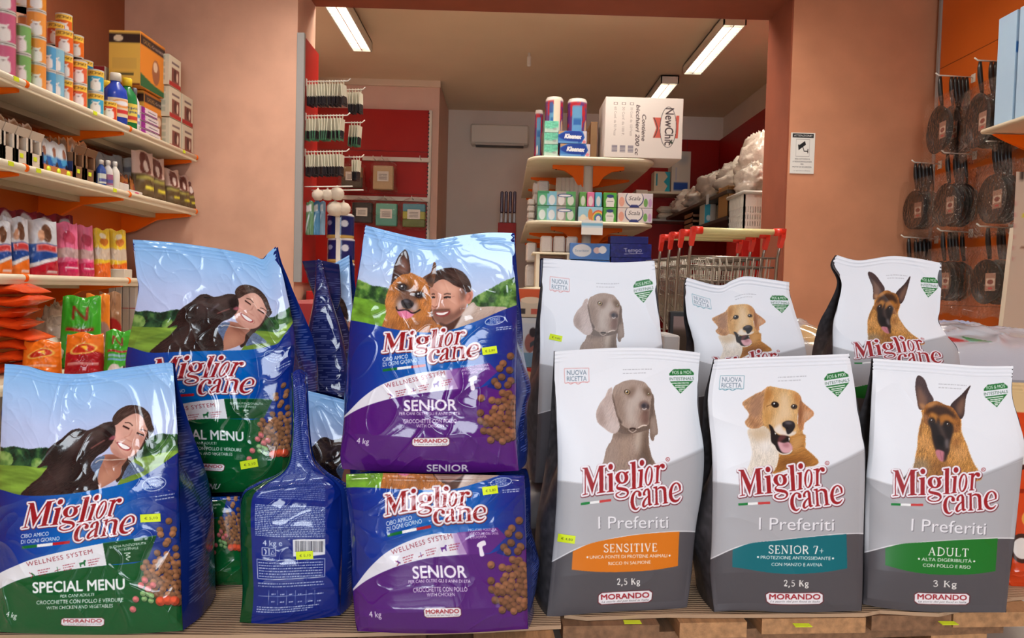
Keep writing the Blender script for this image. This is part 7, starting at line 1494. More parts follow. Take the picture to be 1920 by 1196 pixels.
def feed_end(c): c.img[:] = np.array((226, 180, 80)) / 255; rect(c, 0, .78, 1, .95, (50, 30, 26)); c.poly(nel(.3, .86, .16, .06), (220, 200, 170)); rect(c, .1, .3, .9, .5, (214, 170, 80)); rect(c, 0, .0, 1, .03, (120, 60, 20)); dashes(c, (.2, .2), (.8, .2), .05, (90, 80, 50), 2)
xbox('lower orange dog food carton behind the slim boxes', 270, 315, -2.30, -2.135, ZL[0], .29, (216, 140, 50), feed, art_end=feed_end); xbox('upper orange dog food carton on top of the lower one', 262, 308, -2.30, -2.12, ZL[0] + .295, .31, (216, 140, 50), feed, art_end=feed_end)
def biscuit(c): c.img[:] = np.array((206, 194, 170)) / 255; rect(c, 0, 0, 1, .14, (166, 44, 40)); rect(c, .2, .14, .85, .62, (120, 70, 60)); c.poly(nel(.5, .4, .12, .2), (80, 44, 40)); c.poly(nel(.68, .36, .08, .16), (210, 190, 170)); dashes(c, (.2, .78), (.85, .78), .07, (110, 90, 90), 4)
def bisc_end(c): c.img[:] = np.array((200, 194, 172)) / 255; [rect(c, .2, .15 + i * .22, .8, .3 + i * .22, (170, 170, 150)) for i in range(4)]
for i, (p0, p1, lv) in enumerate(((318, 340, 0), (342, 362, 0), (317, 339, 1), (341, 361, 1), (316, 338, 2))):
    xbox(('lower', 'lower', 'middle', 'middle', 'topmost')[i] + ' cream carton with red foot %s' % ('beside the orange cartons', 'at the far end of the top shelf', 'above the first lower one', 'above the far lower one', 'of the far stack')[i], p0, p1, -2.20, -2.085, ZL[0] + lv * .19, .187, (206, 194, 170), biscuit, art_end=bisc_end, group='cream cartons on the top shelf')
xbox('cream and maroon carton lying behind the bottles on the top shelf', 196, 240, -2.46, -2.32, ZL[0], .40, (196, 186, 160), biscuit, art_end=lambda c: rect(c, 0, 0, 1, 1, (150, 34, 44)))
m = MB(); m.box((-2.49, 3.0, ZL[0] + .001), (-2.26, 3.65, ZL[0] + .13), mat('spare_carton', (150, 110, 80), .7), bev=.004); tag(m.build('carton'), 'brown carton at the back of the top shelf behind the tins', 'carton')
# --- second shelf
Z2 = ZL[1]
def display_box(label, px0, px1, X0, X1, z0, h, col, hole, inner, label_tag=True, lid=True):
    y0, y1 = yx(px0, X1), yx(px1, X1); e_ = empty('display_box', ((X0 + X1) / 2, (y0 + y1) / 2, z0), label, 'display box', 'display boxes on the middle left shelf'); mm = mat('box_%d_%d_%d' % col, col, .7, noise=.05); t = .004
    m = MB(); hz = h * .62; m.box((X0, y0, z0 + .001), (X1, y1, z0 + .005), mm).box((X0, y0, z0), (X1, y0 + t, z0 + hz), mm).box((X0, y1 - t, z0), (X1, y1, z0 + hz), mm).box((X0, y0, z0), (X0 + t, y1, z0 + h), mm)
    w = y1 - y0; m.box((X1 - t, y0, z0), (X1, y1, z0 + hz * .55), mm).box((X1 - t, y0, z0), (X1, y0 + w * .2, z0 + hz), mm).box((X1 - t, y1 - w * .2, z0), (X1, y1, z0 + hz), mm); m.build('tray', e_, True)
    if lid:
        m = MB(); m.prism([(X1 - .002, z0 + hz), (X1 + .012, z0 + hz + h * .16), (X1 + .008, z0 + hz + h * .17), (X1 - .006, z0 + hz + .003)], y0, y1, mm, 'y'); m.build('flap', e_, True)
    n = 4
    for i in range(n):
        x = X0 + .02 + (X1 - X0 - .05) * i / (n - 1); c = cvs(30, 50, inner, lambda c: (c.poly(nel(.5, .62, .3, .2), (200, 190, 184)), c.poly(nel(.45, .62, .16, .12), (90, 60, 50)), rect(c, .1, .84, .9, .96, (150, 110, 80)), rect(c, 0, 0, 1, .4, hole)))
        pouch('treat_sachet', '%s treat sachet from the front inside the %s' % (ORD[n - 1 - i], label), 'sachet', (x, (y0 + y1) / 2, z0 + .007), w * .78, h * .92, .014, c, (150, 120, 96), math.pi / 2, -.05, M_film_side, 'treat sachets in the display boxes', i, (12, 16))
    if label_tag: m = MB(); m.box((X1, y0 + w * .3, z0 + hz * .3), (X1 + .002, y0 + w * .55, z0 + hz * .44), mat('tag_yellow', (216, 232, 30), .5)); o = m.build('price_tag', e_, True); o['label'] = 'yellow price tag'
WB = (206, 192, 176)
for i, (a, b) in enumerate(((-18, 4), (6, 28), (30, 54), (56, 79))): display_box(ORD[i] + ' white display box at the left end', a, b, -2.25, -2.08, Z2, .21, WB, (124, 98, 86), (214, 190, 170), i != 1)
def sachet_blue(c): rect(c, 0, 0, 1, .52, (30, 90, 160)); c.poly(nel(.6, .66, .18, .16), (130, 80, 60)); c.poly(nel(.35, .7, .12, .2), (200, 210, 220)); c.poly([(.2, .52), (.8, .52), (.7, .3), (.3, .34)], (70, 150, 200)); rect(c, .3, .12, .8, .26, (210, 150, 160)); c.poly(nel(.7, .2, .2, .16), (40, 30, 40))
e = empty('display_tray', (-2.15, (yx(80, -2.08) + yx(137, -2.08)) / 2, Z2), 'dark blue display tray with yellow edge holding blue sachets', 'display tray')
y0, y1 = yx(81, -2.08), yx(137, -2.08); m = MB(); m.box((-2.24, y0, Z2 + .001), (-2.08, y1, Z2 + .006), mat('tray_blue', (26, 36, 80), .5)).box((-2.084, y0, Z2), (-2.08, y1, Z2 + .04), mat('tray_edge', (190, 120, 70), .5)).box((-2.24, y0, Z2), (-2.08, y0 + .004, Z2 + .09), mat('tray_blue', (26, 36, 80), .5)).box((-2.24, y1 - .004, Z2), (-2.08, y1, Z2 + .09), mat('tray_blue', (26, 36, 80), .5)); m.build('tray', e, True)
for k in range(3):
    m = MB(); yy = y0 + (y1 - y0) * (k + .5) / 3; m.tube([(-2.081, yy, Z2 + .022), (-2.077, yy, Z2 + .022)], .014, mat('tag_yellow', (216, 232, 30), .5), 12); o = m.build('price_tag', e, True); o['label'] = 'round yellow price tag'
for i in range(3):
    for k in range(2): pouch('cat_food_sachet', '%s blue and white sachet from the left, %s row of the blue tray' % (ORD[i], ('front', 'rear')[k]), 'sachet', (-2.10 - k * .07, y0 + (y1 - y0) * (i + .5) / 3, Z2 + .007), .085, .155, .02, cvs(40, 60, (196, 200, 206), sachet_blue), (60, 100, 160), math.pi / 2, -.12, M_film_side, 'blue sachets in the tray', i + k * 3, (16, 24))
xbox('tall brown carton behind the blue sachets', 96, 150, -2.42, -2.30, Z2, .20, (140, 100, 68))
BB = (120, 84, 56)
for i, (a, b) in enumerate(((139, 158), (160, 180))): display_box(('first', 'second')[i] + ' brown display box', a, b, -2.26, -2.085, Z2, .22, BB, (120, 70, 50), (214, 140, 90))
for i, (px, body, cap, lab, h) in enumerate(((190, (40, 70, 140), (206, 196, 186), (196, 200, 190), .14), (203, (206, 200, 196), (226, 220, 212), (150, 90, 120), .15), (216, (222, 216, 206), (230, 226, 220), (200, 196, 186), .155))):
    bottle(('blue', 'white', 'plain white')[i] + ' pet shampoo bottle on the middle left shelf', px, -2.09, Z2, h, .024, body, cap, (lab, lambda c: rect(c, .1, .2, .9, .5, (90, 90, 150))), 'shampoo_bottle', labc=i < 2, sq=.9)
for i, (px, w, h, col) in enumerate(((212, .17, .25, (168, 166, 168)), (236, .15, .26, (196, 192, 190)), (262, .16, .27, (200, 196, 192)))):
    c = cvs(50, 70, col, lambda c: (rect(c, .2, .66, .8, .78, (130, 130, 140)), [c.poly(nel(.3 + .2 * k, .45, .06, .045), (50, 50, 54)) for k in range(3 if i == 1 else 1)], rect(c, 0, 0, 1, .16, (60, 66, 96) if i == 1 else col)))
    pouch('litter_bag', ('dull grey bag leaning behind the shampoo bottles', 'pale grey bag with three dots behind the shampoo bottles', 'pale grey bag with small emblem on the middle left shelf')[i], 'bag', (-2.29 + i * .02, yx(px, -2.28), Z2 + .002), w, h, .06, c, col, math.pi / 2 - .5, -.1, M_satin, None, i)
for i, (px, col) in enumerate(((228, (214, 208, 200)), (238, (206, 200, 196)))): xbox(('left', 'right')[i] + ' small white box beside the shampoo bottles', px - 5, px + 5, -2.13, -2.085, Z2, .055 + i * .0, col, None, 'small_box', 'box')
xbox('small white box with pink spot lying before the orange sachets', 246, 268, -2.12, -2.08, Z2, .03, (214, 204, 196), lambda c: c.poly(nel(.5, .5, .2, .3), (200, 60, 110)), 'small_box', 'box')
for i, px in enumerate((236, 254)): pouch('treat_sachet', ('left', 'right')[i] + ' orange and brown sachet behind the small white boxes', 'sachet', (-2.15, yx(px, -2.15), Z2 + .002), .09, .12, .03, cvs(30, 40, (196, 120, 50), lambda c: (c.poly(nel(.5, .45, .35, .25), (150, 70, 50)), rect(c, 0, .85, 1, 1, (110, 60, 30)))), (150, 90, 40), math.pi / 2, -.1, M_film_side, None, i, (16, 22))
def cup(c): rect(c, 0, 0, 1, .52, (92, 72, 46)); c.poly([(.28, .56), (.3, .9), (.5, .96), (.7, .9), (.72, .56)], (110, 60, 50), 1, True); c.poly(nel(.5, .68, .1, .12), (220, 200, 190)); rect(c, .1, .40, .9, .48, (150, 140, 70)); rect(c, .4, .2, .9, .28, (206, 190, 60))
for i, (px, h) in enumerate(((272, .28), (294, .27), (322, .23), (341, .22), (354, .20))):
    pouch('dog_snack_bag', ('first', 'second', 'third', 'fourth', 'fifth')[i] + ' brown snack bag with pale top and dog picture, counted from the grey bags', 'snack bag', (-2.13 if i < 2 else -2.12, yx(px, -2.12), Z2 + .002), .155 if i < 2 else .13, h, .09, cvs(60, 80, (206, 176, 164), cup), (96, 76, 50), math.pi / 2 - .35, -.03, M_satin, 'brown snack bags', i + 4, (26, 36))
# --- third shelf: standing pouches
Z3 = ZL[2]
def cane(low): 
    def f(c): c.img[:] = np.array((196, 198, 206)) / 255; rect(c, 0, 0, 1, .56, (26, 72, 150)); c.poly([(0, .18), (1, .36), (1, .30), (0, .10)], (220, 220, 224)); c.poly([(0, .10), (1, .30), (1, 0), (0, 0)], low); c.poly(nel(.62, .74, .16, .16), (96, 62, 44)); c.poly(nel(.45, .7, .1, .1), (200, 150, 120)); rect(c, .3, .42, .95, .55, (222, 150, 150)); rect(c, .34, .44, .9, .53, (190, 60, 60)); rect(c, .55, .04, .9, .08, (220, 200, 200))
    return f
def pink(c): c.img[:] = np.array((222, 110, 150)) / 255; c.poly(nel(.55, .72, .3, .12), (180, 60, 90)); c.poly([(.3, .7), (.36, .5), (.40, .7)], (180, 60, 90)); c.poly([(.7, .7), (.76, .5), (.80, .72)], (180, 60, 90)); rect(c, 0, .34, 1, .52, (190, 160, 160)); c.poly([(0, 0), (1, 0), (1, .3), (0, .24)], (196, 40, 90)); dashes(c, (.3, .15), (.9, .16), .03, (230, 200, 210), 3)
def yellow(c): c.img[:] = np.array((226, 190, 50)) / 255; c.poly(nel(.5, .86, .2, .07), (230, 220, 190)); c.poly(nel(.55, .74, .26, .08), (190, 110, 40)); rect(c, 0, .36, 1, .6, (200, 180, 160)); c.poly([(0, 0), (1, 0), (1, .32), (0, .26)], (216, 100, 30))
def row3(label, px0, px1, py_top, X, t, fn, back, seed, rzo=-.5, kind='pet_food_pouch', grp=None):
    p0, p1 = PX(px0, 500, X), PX(px1, 500, X); w = abs(p1.y - p0.y); w = max(w, .05); h = PX((px0 + px1) / 2, py_top, X).z - Z3
    # the pouch looks to the aisle, turned a little to the entrance
    ang = math.radians(58); wd = (px1 - px0) * 3.3 / 1400 * 1.15
    pouch(kind, label, 'pouch', (X, (p0.y + p1.y) / 2, Z3 + .002), wd, h, t, cvs(60, 90, (190, 190, 190), fn), back, ang, -.04, M_film_side, grp, seed, (34, 46), .92)
row3('blue and orange dog food pouch at the left frame edge of the lower shelf', -26, 16, 415, -2.12, .07, cane((226, 110, 30)), (140, 130, 140), 1)
row3('blue and orange dog food pouch second from the left on the lower shelf', 10, 50, 408, -2.12, .07, cane((226, 110, 30)), (140, 130, 140), 2)
row3('large blue and red dog food pouch on the lower shelf', 47, 104, 412, -2.11, .08, cane((176, 20, 40)), (140, 130, 140), 3)
row3('pink pouch with red animal next to the blue and red pouch', 104, 146, 418, -2.12, .07, pink, (190, 140, 150), 4, grp='pink pouches'); row3('pink pouch half hidden behind its pink neighbour', 140, 176, 424, -2.15, .07, pink, (190, 140, 150), 5, grp='pink pouches')
row3('yellow and orange pouch beside the pink pouches', 174, 208, 430, -2.13, .06, yellow, (190, 170, 150), 6, grp='yellow pouches'); row3('yellow and orange pouch last in the row by the wall', 202, 240, 432, -2.12, .06, yellow, (190, 170, 150), 7, grp='yellow pouches')
def wine(c): c.img[:] = np.array((120, 24, 44)) / 255; c.poly(nel(.5, .8, .3, .16), (190, 186, 190)); c.poly([(.2, .4), (.8, .5), (.8, .3), (.2, .2)], (60, 40, 40))
for i, (a, b, t) in enumerate(((-10, 30, 392), (26, 70, 396), (64, 108, 402), (100, 140, 404))): row3(ORD[i] + ' wine red pouch from the left in the back row of the lower shelf', a, b, t, -2.33, .07, wine, (100, 30, 44), 10 + i, grp='wine red pouches in the back row')
xbox('small white box at the far end of the lower shelf', 236, 250, -2.14, -2.06, Z3, .05, (206, 196, 180), None, 'small_box', 'box')
# --- bottom shelf: orange and green pouches
Z4 = ZL[3]
def feed_pouch(col, low, oval=True):
    def f(c):
        c.img[:] = np.array(col) / 255
        if low is not None: c.poly([(0, 0), (1, 0), (1, .5), (.5, .6), (0, .5)], low, 1, True)
        if oval: c.poly(nel(.5, .62, .36, .13, 10), (236, 190, 90)); c.poly(nel(.5, .62, .30, .10, 10), (200, 50, 30)); c.poly([(.4, .66), (.6, .7), (.62, .56), (.5, .62)], (240, 190, 60))
        rect(c, .1, .24, .9, .30, (230, 180, 170), .7)
    return f
def green_pouch(c): c.img[:] = np.array((60, 160, 40)) / 255; c.text('N', (.3, .66), (.7, .66), .2, (150, 40, 40), bold=.0); rect(c, .15, .5, .85, .55, (160, 40, 40)); rect(c, .2, .40, .8, .45, (150, 190, 210)); rect(c, .2, .32, .8, .36, (120, 170, 210)); c.poly(nel(.45, .1, .22, .14), (220, 206, 200)); c.poly(nel(.78, .12, .14, .08), (230, 226, 220)); c.poly(nel(.78, .17, .04, .03), (30, 20, 20))
def low_pouch(label, px0, px1, pyb, pyt, d, t, fn, back, seed, rz=0.25, rx=-.12, kind='pet_food_pouch', grp=None):
    a, b = P(px0, pyb, d), P(px1, pyt, d); z0 = Z4 + .002
    return pouch(kind, label, 'pouch', ((a.x + b.x) / 2, d, z0), b.x - a.x, b.z - z0, t, cvs(60, 90, (200, 200, 200), fn), back, rz, rx, M_film_side, grp, seed, (34, 46), .9)
low_pouch('orange pouch with red oval emblem leaning left on the bottom shelf', 45, 112, 705, 640, 3.12, .10, feed_pouch((232, 116, 30), None), (190, 130, 90), 3, .35)
low_pouch('orange and red pouch with oval emblem upright on the bottom shelf', 124, 192, 705, 626, 3.16, .10, feed_pouch((232, 116, 30), (170, 26, 36)), (190, 130, 90), 4, .3)
low_pouch('bright green pouch standing right of the orange and red pouch', 196, 246, 705, 620, 3.2, .10, green_pouch, (190, 190, 180), 5, .3)
low_pouch('tall green pouch with red letter behind the orange pouches', 114, 186, 660, 556, 3.42, .10, green_pouch, (190, 190, 186), 6, .3)
low_pouch('orange pouch leaning behind the tall green pouch', 160, 204, 660, 552, 3.60, .09, feed_pouch((226, 130, 40), (150, 120, 110), False), (160, 120, 90), 7, .4)
low_pouch('brown and red pouch behind the orange one on the bottom shelf', 184, 226, 650, 548, 3.80, .09, feed_pouch((150, 110, 80), (150, 30, 30), False), (120, 90, 70), 8, .4)
M_or = mat('orange_film', (226, 76, 24), .25, coat=.4, bump=.4, bscale=30)
for i in range(8):
    z = Z4 + .004 + i * .0475; d = 3.05 + R.uniform(-.03, .03); a = P(-34 + R.uniform(-10, 10), 600, d).x; w = .165 + R.uniform(-.02, .02); nu, nv = 40, 24
    u, v = np.meshgrid(np.linspace(0, 1, nu), np.linspace(0, 1, nv)); th = .0215 * np.clip(np.minimum(u, 1 - u) / .25, 0, 1) ** .5 * np.clip(np.minimum(v, 1 - v) / .3, 0, 1) ** .5
    sag = .012 * (u ** 3) * R.uniform(-.4, 1.3) + .006 * np.sin(u * 5 + i) + .008 * R.uniform(-1, 1) * (v - .5); nn = .008 * (nz(u * 6, v * 5, i) - .5) * th / .0215
    top = np.stack([a + w * u + .03 * R.uniform(-1, 1) * v, d + .2 * v, z + .0225 + th + nn - sag], -1); bot = np.stack([top[..., 0], d + .2 * v, z + .0225 - th * .95 - sag], -1)[:, ::-1]
    o = link('orange_pouch', grid_mesh('orange_pouch', np.concatenate([top, bot], 1), None, M_or, wrap=True)); tag(o, ORD[i] + ' orange pouch from the bottom of the pile at the left edge', 'pouch', 'pile of lying orange pouches')
for i, (px0, px1, py, d, col, lb) in enumerate(((34, 98, 622, 3.3, (226, 90, 30), 'orange pouch lying flat behind the leaning orange pouch'), (40, 120, 606, 3.55, (70, 150, 50), 'green pouch lying flat at the back of the bottom shelf'), (70, 112, 576, 3.8, (150, 156, 166), 'silvery plastic pouch lying at the back of the bottom shelf'))):
    a, b = P(px0, py, d), P(px1, py, d); blobbag(lb, (((a.x + b.x) / 2, d + .06, Z4 + .06 + i * .03), ((b.x - a.x) / 2, .10, .085 + i * .03)), 30 + i, 'lying_pouch', 'pouch', col)
for i in range(4):
    p = P(203 + i * 13, 600, 4.3); m = MB(); m.box((p.x, 4.3, Z4 + .001), (p.x + .036, 4.42, P(210, 537, 4.3).z), mat('white_carton', (206, 200, 196), .6), bev=.003).box((p.x, 4.299, P(210, 578, 4.3).z), (p.x + .036, 4.2995, P(210, 576, 4.3).z), mat('pink_line', (190, 120, 120), .6)); tag(m.build('white_box'), ORD[i] + ' tall white box from the left at the back of the bottom shelf', 'box', 'tall white boxes on the bottom shelf')
# ================================================================== pan wall on the right
e = empty('pan_rack', (2.85, 4.2, 0), 'orange steel hook panel along the right wall with rows of pans', 'rack')
m = MB(); m.box((2.80, 2.4, .1), (2.859, 4.93, 2.9), M_orange, bev=.002); 
for z in (.62, 1.14, 1.66, 2.16): m.box((2.7985, 2.4, z), (2.801, 4.93, z + .004), mat('orange_seam', (120, 56, 14), .5))
m.build('panel', e, True)
for y in (4.915, 3.98): m = MB(); m.box((2.79, y, .1), (2.82, y + .03, 2.9), M_grey, bev=.002); m.build('slotted_upright', e, True)
M_pan = mat('pan_black', (20, 19, 20), .4, spec=.3); M_handle = mat('pan_handle', (16, 16, 17), .4)
def make_pan(x, y, z, r, label, group, sleeve, lab, twist, seed):
    """hangs from its handle at (x,y,z); inside faces the aisle (-X)"""
    e_ = empty('frying_pan', (x, y, z), label, 'pan', group); hl = .165
    Mx = Matrix.Translation((x, y, z)) @ Matrix.Rotation(twist, 4, 'Z')
    m = MB(); zc = -hl - r * .98; Mp = Mx @ Matrix.Translation((0, 0, zc)) @ Matrix.Rotation(math.pi / 2, 4, 'Y')
    m.lathe([(0, .036), (r * .80, .036), (r * .86, .030), (r * .98, .0), (r, -.003), (r * .985, -.003), (r * .84, .025), (r * .78, .031), (0, .031)], M_pan, 36, Mp); m.build('pan_body', e_, True)
    m = MB(); m.tube([Mx @ Vector(q) for q in ((0, 0, .012), (0, 0, -.02), (.004, 0, -.07), (.012, 0, -.12), (.018, 0, -hl + .004))], [.008, .0125, .014, .012, .009], M_handle, 10); m.build('handle', e_, True)
    if lab:
        q = nel(.5, .5, .5, .5, 0, 24)
        face('paper_label', Mx @ Vector((.028, .042, zc - .05)), Mx.to_3x3() @ Vector((0, -.084, 0)), Vector((0, 0, .10)), cvs(30, 30, (150, 112, 96), lambda c: (rect(c, .08, .3, .92, .7, (196, 178, 160)), c.poly(nel(.5, .5, .3, .14), (120, 60, 50)), rect(c, .3, .1, .7, .2, (186, 60, 60)))), e_, (24, 24))
    if sleeve:
        pts = wrap_film(None, .33, .40, .10, seed, .22, False); film_obj('plastic_sleeve', pts, e_, Mx @ Matrix.Translation((.005, 0, zc - .2)) @ Matrix.Rotation(math.pi / 2, 4, 'Z'))
H = [ # tip px, base px, py, depth, offsets along hook (0 tip .. 1 base), radius, row name, which
 (1757, 1818, 143, 4.55, (.10, .46, .58, .70, .82, .94), .145, 'top', 'far'),
 (1830, 1900, 115, 4.17, (.12, .44, .56, .68, .80, .92), .150, 'top', 'near'),
 (1712, 1752, 306, 4.86, (.12, .30, .46, .62, .80), .125, 'middle', 'farthest'),
 (1768, 1832, 288, 4.50, (.18, .46, .58, .70, .82), .130, 'middle', 'centre'),
 (1848, 1916, 266, 4.12, (.34, .46, .58, .74, .86), .135, 'middle', 'near'),
 (1692, 1742, 446, 4.86, (.22, .46, .60, .74, .88), .115, 'bottom', 'farthest'),
 (1760, 1824, 434, 4.50, (.16, .40, .52, .64, .86), .120, 'bottom', 'centre'),
 (1834, 1884, 426, 4.14, (.36, .76, .9), .125, 'bottom', 'near')]
for hi, (t, b, py, d, offs, r, row, wh) in enumerate(H):
    p = P(t, py, d); X0, X1 = p.x, 2.80; ze = p.z
    m = MB(); m.tube([(X1, d, ze), (X0 + .01, d, ze + .006), (X0 - .01, d, ze + .02)], .0045, M_white2, 6).box((X1 - .004, d - .02, ze - .03), (X1, d + .02, ze + .02), M_white2); m.build('hook', e, True)
    for k, o in enumerate(offs):
        x = X0 + (X1 - .03 - X0) * o; make_pan(x, d, ze - .014, r, '%s black frying pan from the tip on the %s hook of the %s row' % (ORD[k], wh, row), 'pans on the %s row hooks' % row, k == 0 or k == 2, k < 2, R.uniform(-.12, .12), hi * 7 + k)
# near shelf on the pan wall with its goods, and the white board below
e = empty('short_shelf', (2.62, 3.6, 1.54), 'short white shelf at the right frame edge above the pans', 'shelf')
m = MB(); m.box((2.50, 3.0, 1.535), (2.80, 3.96, 1.555), M_cream, bev=.003); m.tube([(2.50, 3.0, 1.545), (2.50, 3.96, 1.545)], .013, M_cream, 10); m.tube([(2.50, 3.96, 1.545), (2.80, 3.96, 1.545)], .012, M_cream, 8); m.build('board', e, True)
m = MB(); m.prism([(2.80, 1.53), (2.54, 1.53), (2.60, 1.50), (2.80, 1.42)], 3.93, 3.95, M_orange2, 'y'); m.build('bracket', e, True)
def skyart(c): rect(c, .25, .1, 1, .6, (206, 200, 190)); rect(c, 0, .62, 1, .72, (60, 120, 190)); rect(c, .3, .76, .9, .86, (206, 120, 70)); rect(c, .2, .9, 1, 1, (200, 196, 190))
for i in range(3):
    o = boxed('snack_box', (2.58 + 0, 3.86 - i * .13, 1.559), None, (2.6, 3.86 - i * .14, 1.559), (.15, .12, .52), mat('box_sky', (170, 200, 226), .45), cvs(50, 120, (176, 206, 230), skyart)) if 0 else boxed('snack_box', ('farthest', 'middle', 'nearest')[i] + ' tall sky blue carton on the short white shelf', 'carton', (2.61, 3.85 - i * .16, 1.559), (.16, .14, .56), mat('box_sky', (170, 200, 226), .45), cvs(50, 120, (176, 206, 230), skyart), None, 'sky blue cartons on the short shelf', 0, (30, 60))
p0, p1 = P(1872, 430, 3.55), P(1862, 640, 3.45)
m = MB(); m.prism([(p1.x, .02), (p0.x, p0.z), (2.79, p0.z + .01), (2.79, .02)], 3.44, 3.47, mat('board_white', (204, 190, 170), .6), 'y'); e = empty('white_board', (2.6, 3.45, 0), 'large off-white board leaning below the pans at the right edge', 'board'); m.build('board', e, True)
face('board_print', (p1.x + .06, 3.4395, .75), (.2, 0, 0), (0, 0, .5), cvs(40, 100, (206, 192, 172), lambda c: (rect(c, .1, .92, .2, 1, (60, 50, 46)), rect(c, .3, .78, .7, .8, (60, 50, 46)), c.poly(nel(.25, .6, .06, .02), (210, 210, 40)), rect(c, .2, .3, .9, .31, (120, 80, 60)), [c.poly(nel(.02, .2 + .1 * k, .03, .02), (200, 150, 140)) for k in range(6)])), e, (20, 50))
# ================================================================== goods between the front bags and the shelves
kw2 = dict(side=(26, 34, 84), m=M_film)
OUT['tucked'] = Patch([(556, 728), (600, 738), (654, 752)], [(566, 930), (610, 930), (660, 930)], [(556, 728), (560, 820), (566, 930)], [(654, 752), (654, 840), (660, 930)])
bag('green and blue dog food bag crammed in the gap left of the purple bags', 'tucked', CV['special'], depth=1.24, T=.07, bulge=.006, vr=(.56, .98), ur=(.22, .62), seed=44, lean=2, wr=1.3, up=.3)
OUT['side_view'] = Patch([(592, 488), (598, 486), (604, 489)], [(552, 895), (610, 895), (662, 895)], [(592, 488), (588, 560), (572, 640), (556, 745), (552, 895)], [(604, 489), (622, 560), (644, 640), (660, 745), (662, 895)])
sv = cvs(160, 360, (28, 38, 96)); sv.img[:] = side_print(360, 160, (28, 36, 92), 5, True, (120, 130, 180))[::-1]
bag('dark blue bag seen from its printed side with pinched top between green and purple bags', 'side_view', sv, depth=1.42, T=.08, bulge=.02, seed=46, lean=3, up=.6, **kw2)
OUT['flap_right'] = Patch([(607, 506), (630, 492), (655, 478)], [(640, 850), (664, 850), (690, 850)], [(607, 506), (618, 590), (632, 690), (640, 850)], [(655, 478), (662, 580), (680, 690), (690, 850)])
bag('blue dog food bag with head picture peeping out left of the upright purple bag', 'flap_right', CV['senior'], depth=1.53, T=.05, bulge=.004, vr=(.25, 1.0), ur=(.42, .80), seed=48, lean=2, up=.3)
OUT['flap_left'] = Patch([(574, 500), (590, 494)], [(570, 600), (592, 600)], [(574, 500), (572, 550), (570, 600)], [(590, 494), (592, 550), (592, 600)])
OUT['back_view'] = Patch([(546, 700), (560, 692), (573, 700)], [(449, 1166), (520, 1169), (638, 1153)], [(546, 700), (549, 780), (544, 850), (528, 884), (486, 908), (454, 935), (452, 1024), (455, 1110), (449, 1166)], [(573, 700), (578, 800), (586, 858), (604, 884), (630, 905), (641, 935), (641, 1052), (638, 1153)])
bag('blue dog food bag turned to its printed back with bar code, squeezed neck', 'back_view', CV['back'], T=.09, bulge=.022, seed=52, lean=2, side=(20, 46, 126), lines=True, tcl=(.36, .56), tx=.010, ur=(-.075, 1.07), stickers=((571, 1041, 32, 15, -3, '€ 5,10'),), fold=.01)
# silver sacks lying under and behind the silver bags
def sack(label, x0, x1, y0, y1, z0, z1, col, seed, name='lying_sack', rough=.3, art=None):
    nu, nv = 90, 60; u, v = np.meshgrid(np.linspace(0, 1, nu), np.linspace(0, 1, nv))
    th = (np.clip(1 - (2 * u - 1) ** 4, 0, 1) * np.clip(1 - (2 * v - 1) ** 4, 0, 1)) ** .45; H2 = (z1 - z0)
    n = (nz(u * 5, v * 4, seed) - .5) * .03 + ridge(u * 6 + v * 3, v * 6 - u * 2, seed + 1, 4) * .012 - .006
    top = np.stack([x0 + (x1 - x0) * u, y0 + (y1 - y0) * v, z0 + .5 * H2 + (.5 * H2 + n) * th], -1); bot = np.stack([x0 + (x1 - x0) * u, y0 + (y1 - y0) * v, z0 + .5 * H2 - .5 * H2 * th], -1)[:, ::-1]
    c = cvs(180, 120, col, art); cl = np.concatenate([c.sample(u, v), np.zeros((nv, nu, 3)) + np.array(col) / 255 * .9], 1)
    o = link(name, grid_mesh(name, np.concatenate([top, bot], 1), cl, M_film if art else M_satin, wrap=True)); return tag(o, label, 'dog food')
sack('blue bag lying flat under the dark side-on bag in the gap', -.43, -.18, 1.40, 1.66, ZT, P(610, 893, 1.42).z, (30, 50, 120), 17)
sack('grey sack lying under the rear white bag with the hound', .02, .30, 1.27, 1.62, ZT, .305, (96, 92, 96), 3)
sack('grey sack lying under the rear white bag with the golden dog', .315, .56, 1.33, 1.66, ZT, .33, (100, 96, 98), 5)
sack('grey sack lying under the rear white bag with the shepherd', .575, .83, 1.33, 1.66, ZT, .335, (104, 100, 102), 7)
def silver_art(c): c.img[:] = np.array((176, 176, 186)) / 255; c.poly([(.1, .1), (.3, .12), (.25, .2)], (190, 50, 50)); c.poly([(.3, .12), (.4, .1), (.32, .2)], (40, 130, 60)); rect(c, .0, .6, .8, .72, (160, 170, 200)); c.poly(nel(.3, .8, .2, .1), (190, 130, 130)); rect(c, .6, .75, .8, .95, (90, 150, 200))
tz = P(1840, 612, 2.0).z
for i, (z0, z1) in enumerate(((.001, .17), (.172, .34), (.342, tz))): sack(('lowest', 'middle', 'topmost')[i] + ' silver sack of the stack behind the white shepherd bag', .98 + .01 * i, 1.50, 1.78 - .01 * i, 2.4, z0, z1, (168, 168, 178), 9 + i, 'silver_sack', art=silver_art)
tz2 = P(1530, 604, 2.3).z
for i, (z0, z1) in enumerate(((.001, .19), (.192, .38), (.382, tz2))): sack(('lowest', 'middle', 'topmost')[i] + ' white sack with blue mark in the stack behind the golden dog bag', .66, .965, 2.0, 2.6, z0, z1, (186, 180, 180), 13 + i, 'white_sack', art=lambda c: (rect(c, .5, .5, .9, .8, (50, 90, 170)), c.poly([(.5, .55), (.7, .8), (.62, .8)], (220, 226, 236)), rect(c, 0, .9, 1, 1, (206, 140, 120)), c.poly(nel(.7, .1, .2, .1), (206, 170, 120))))
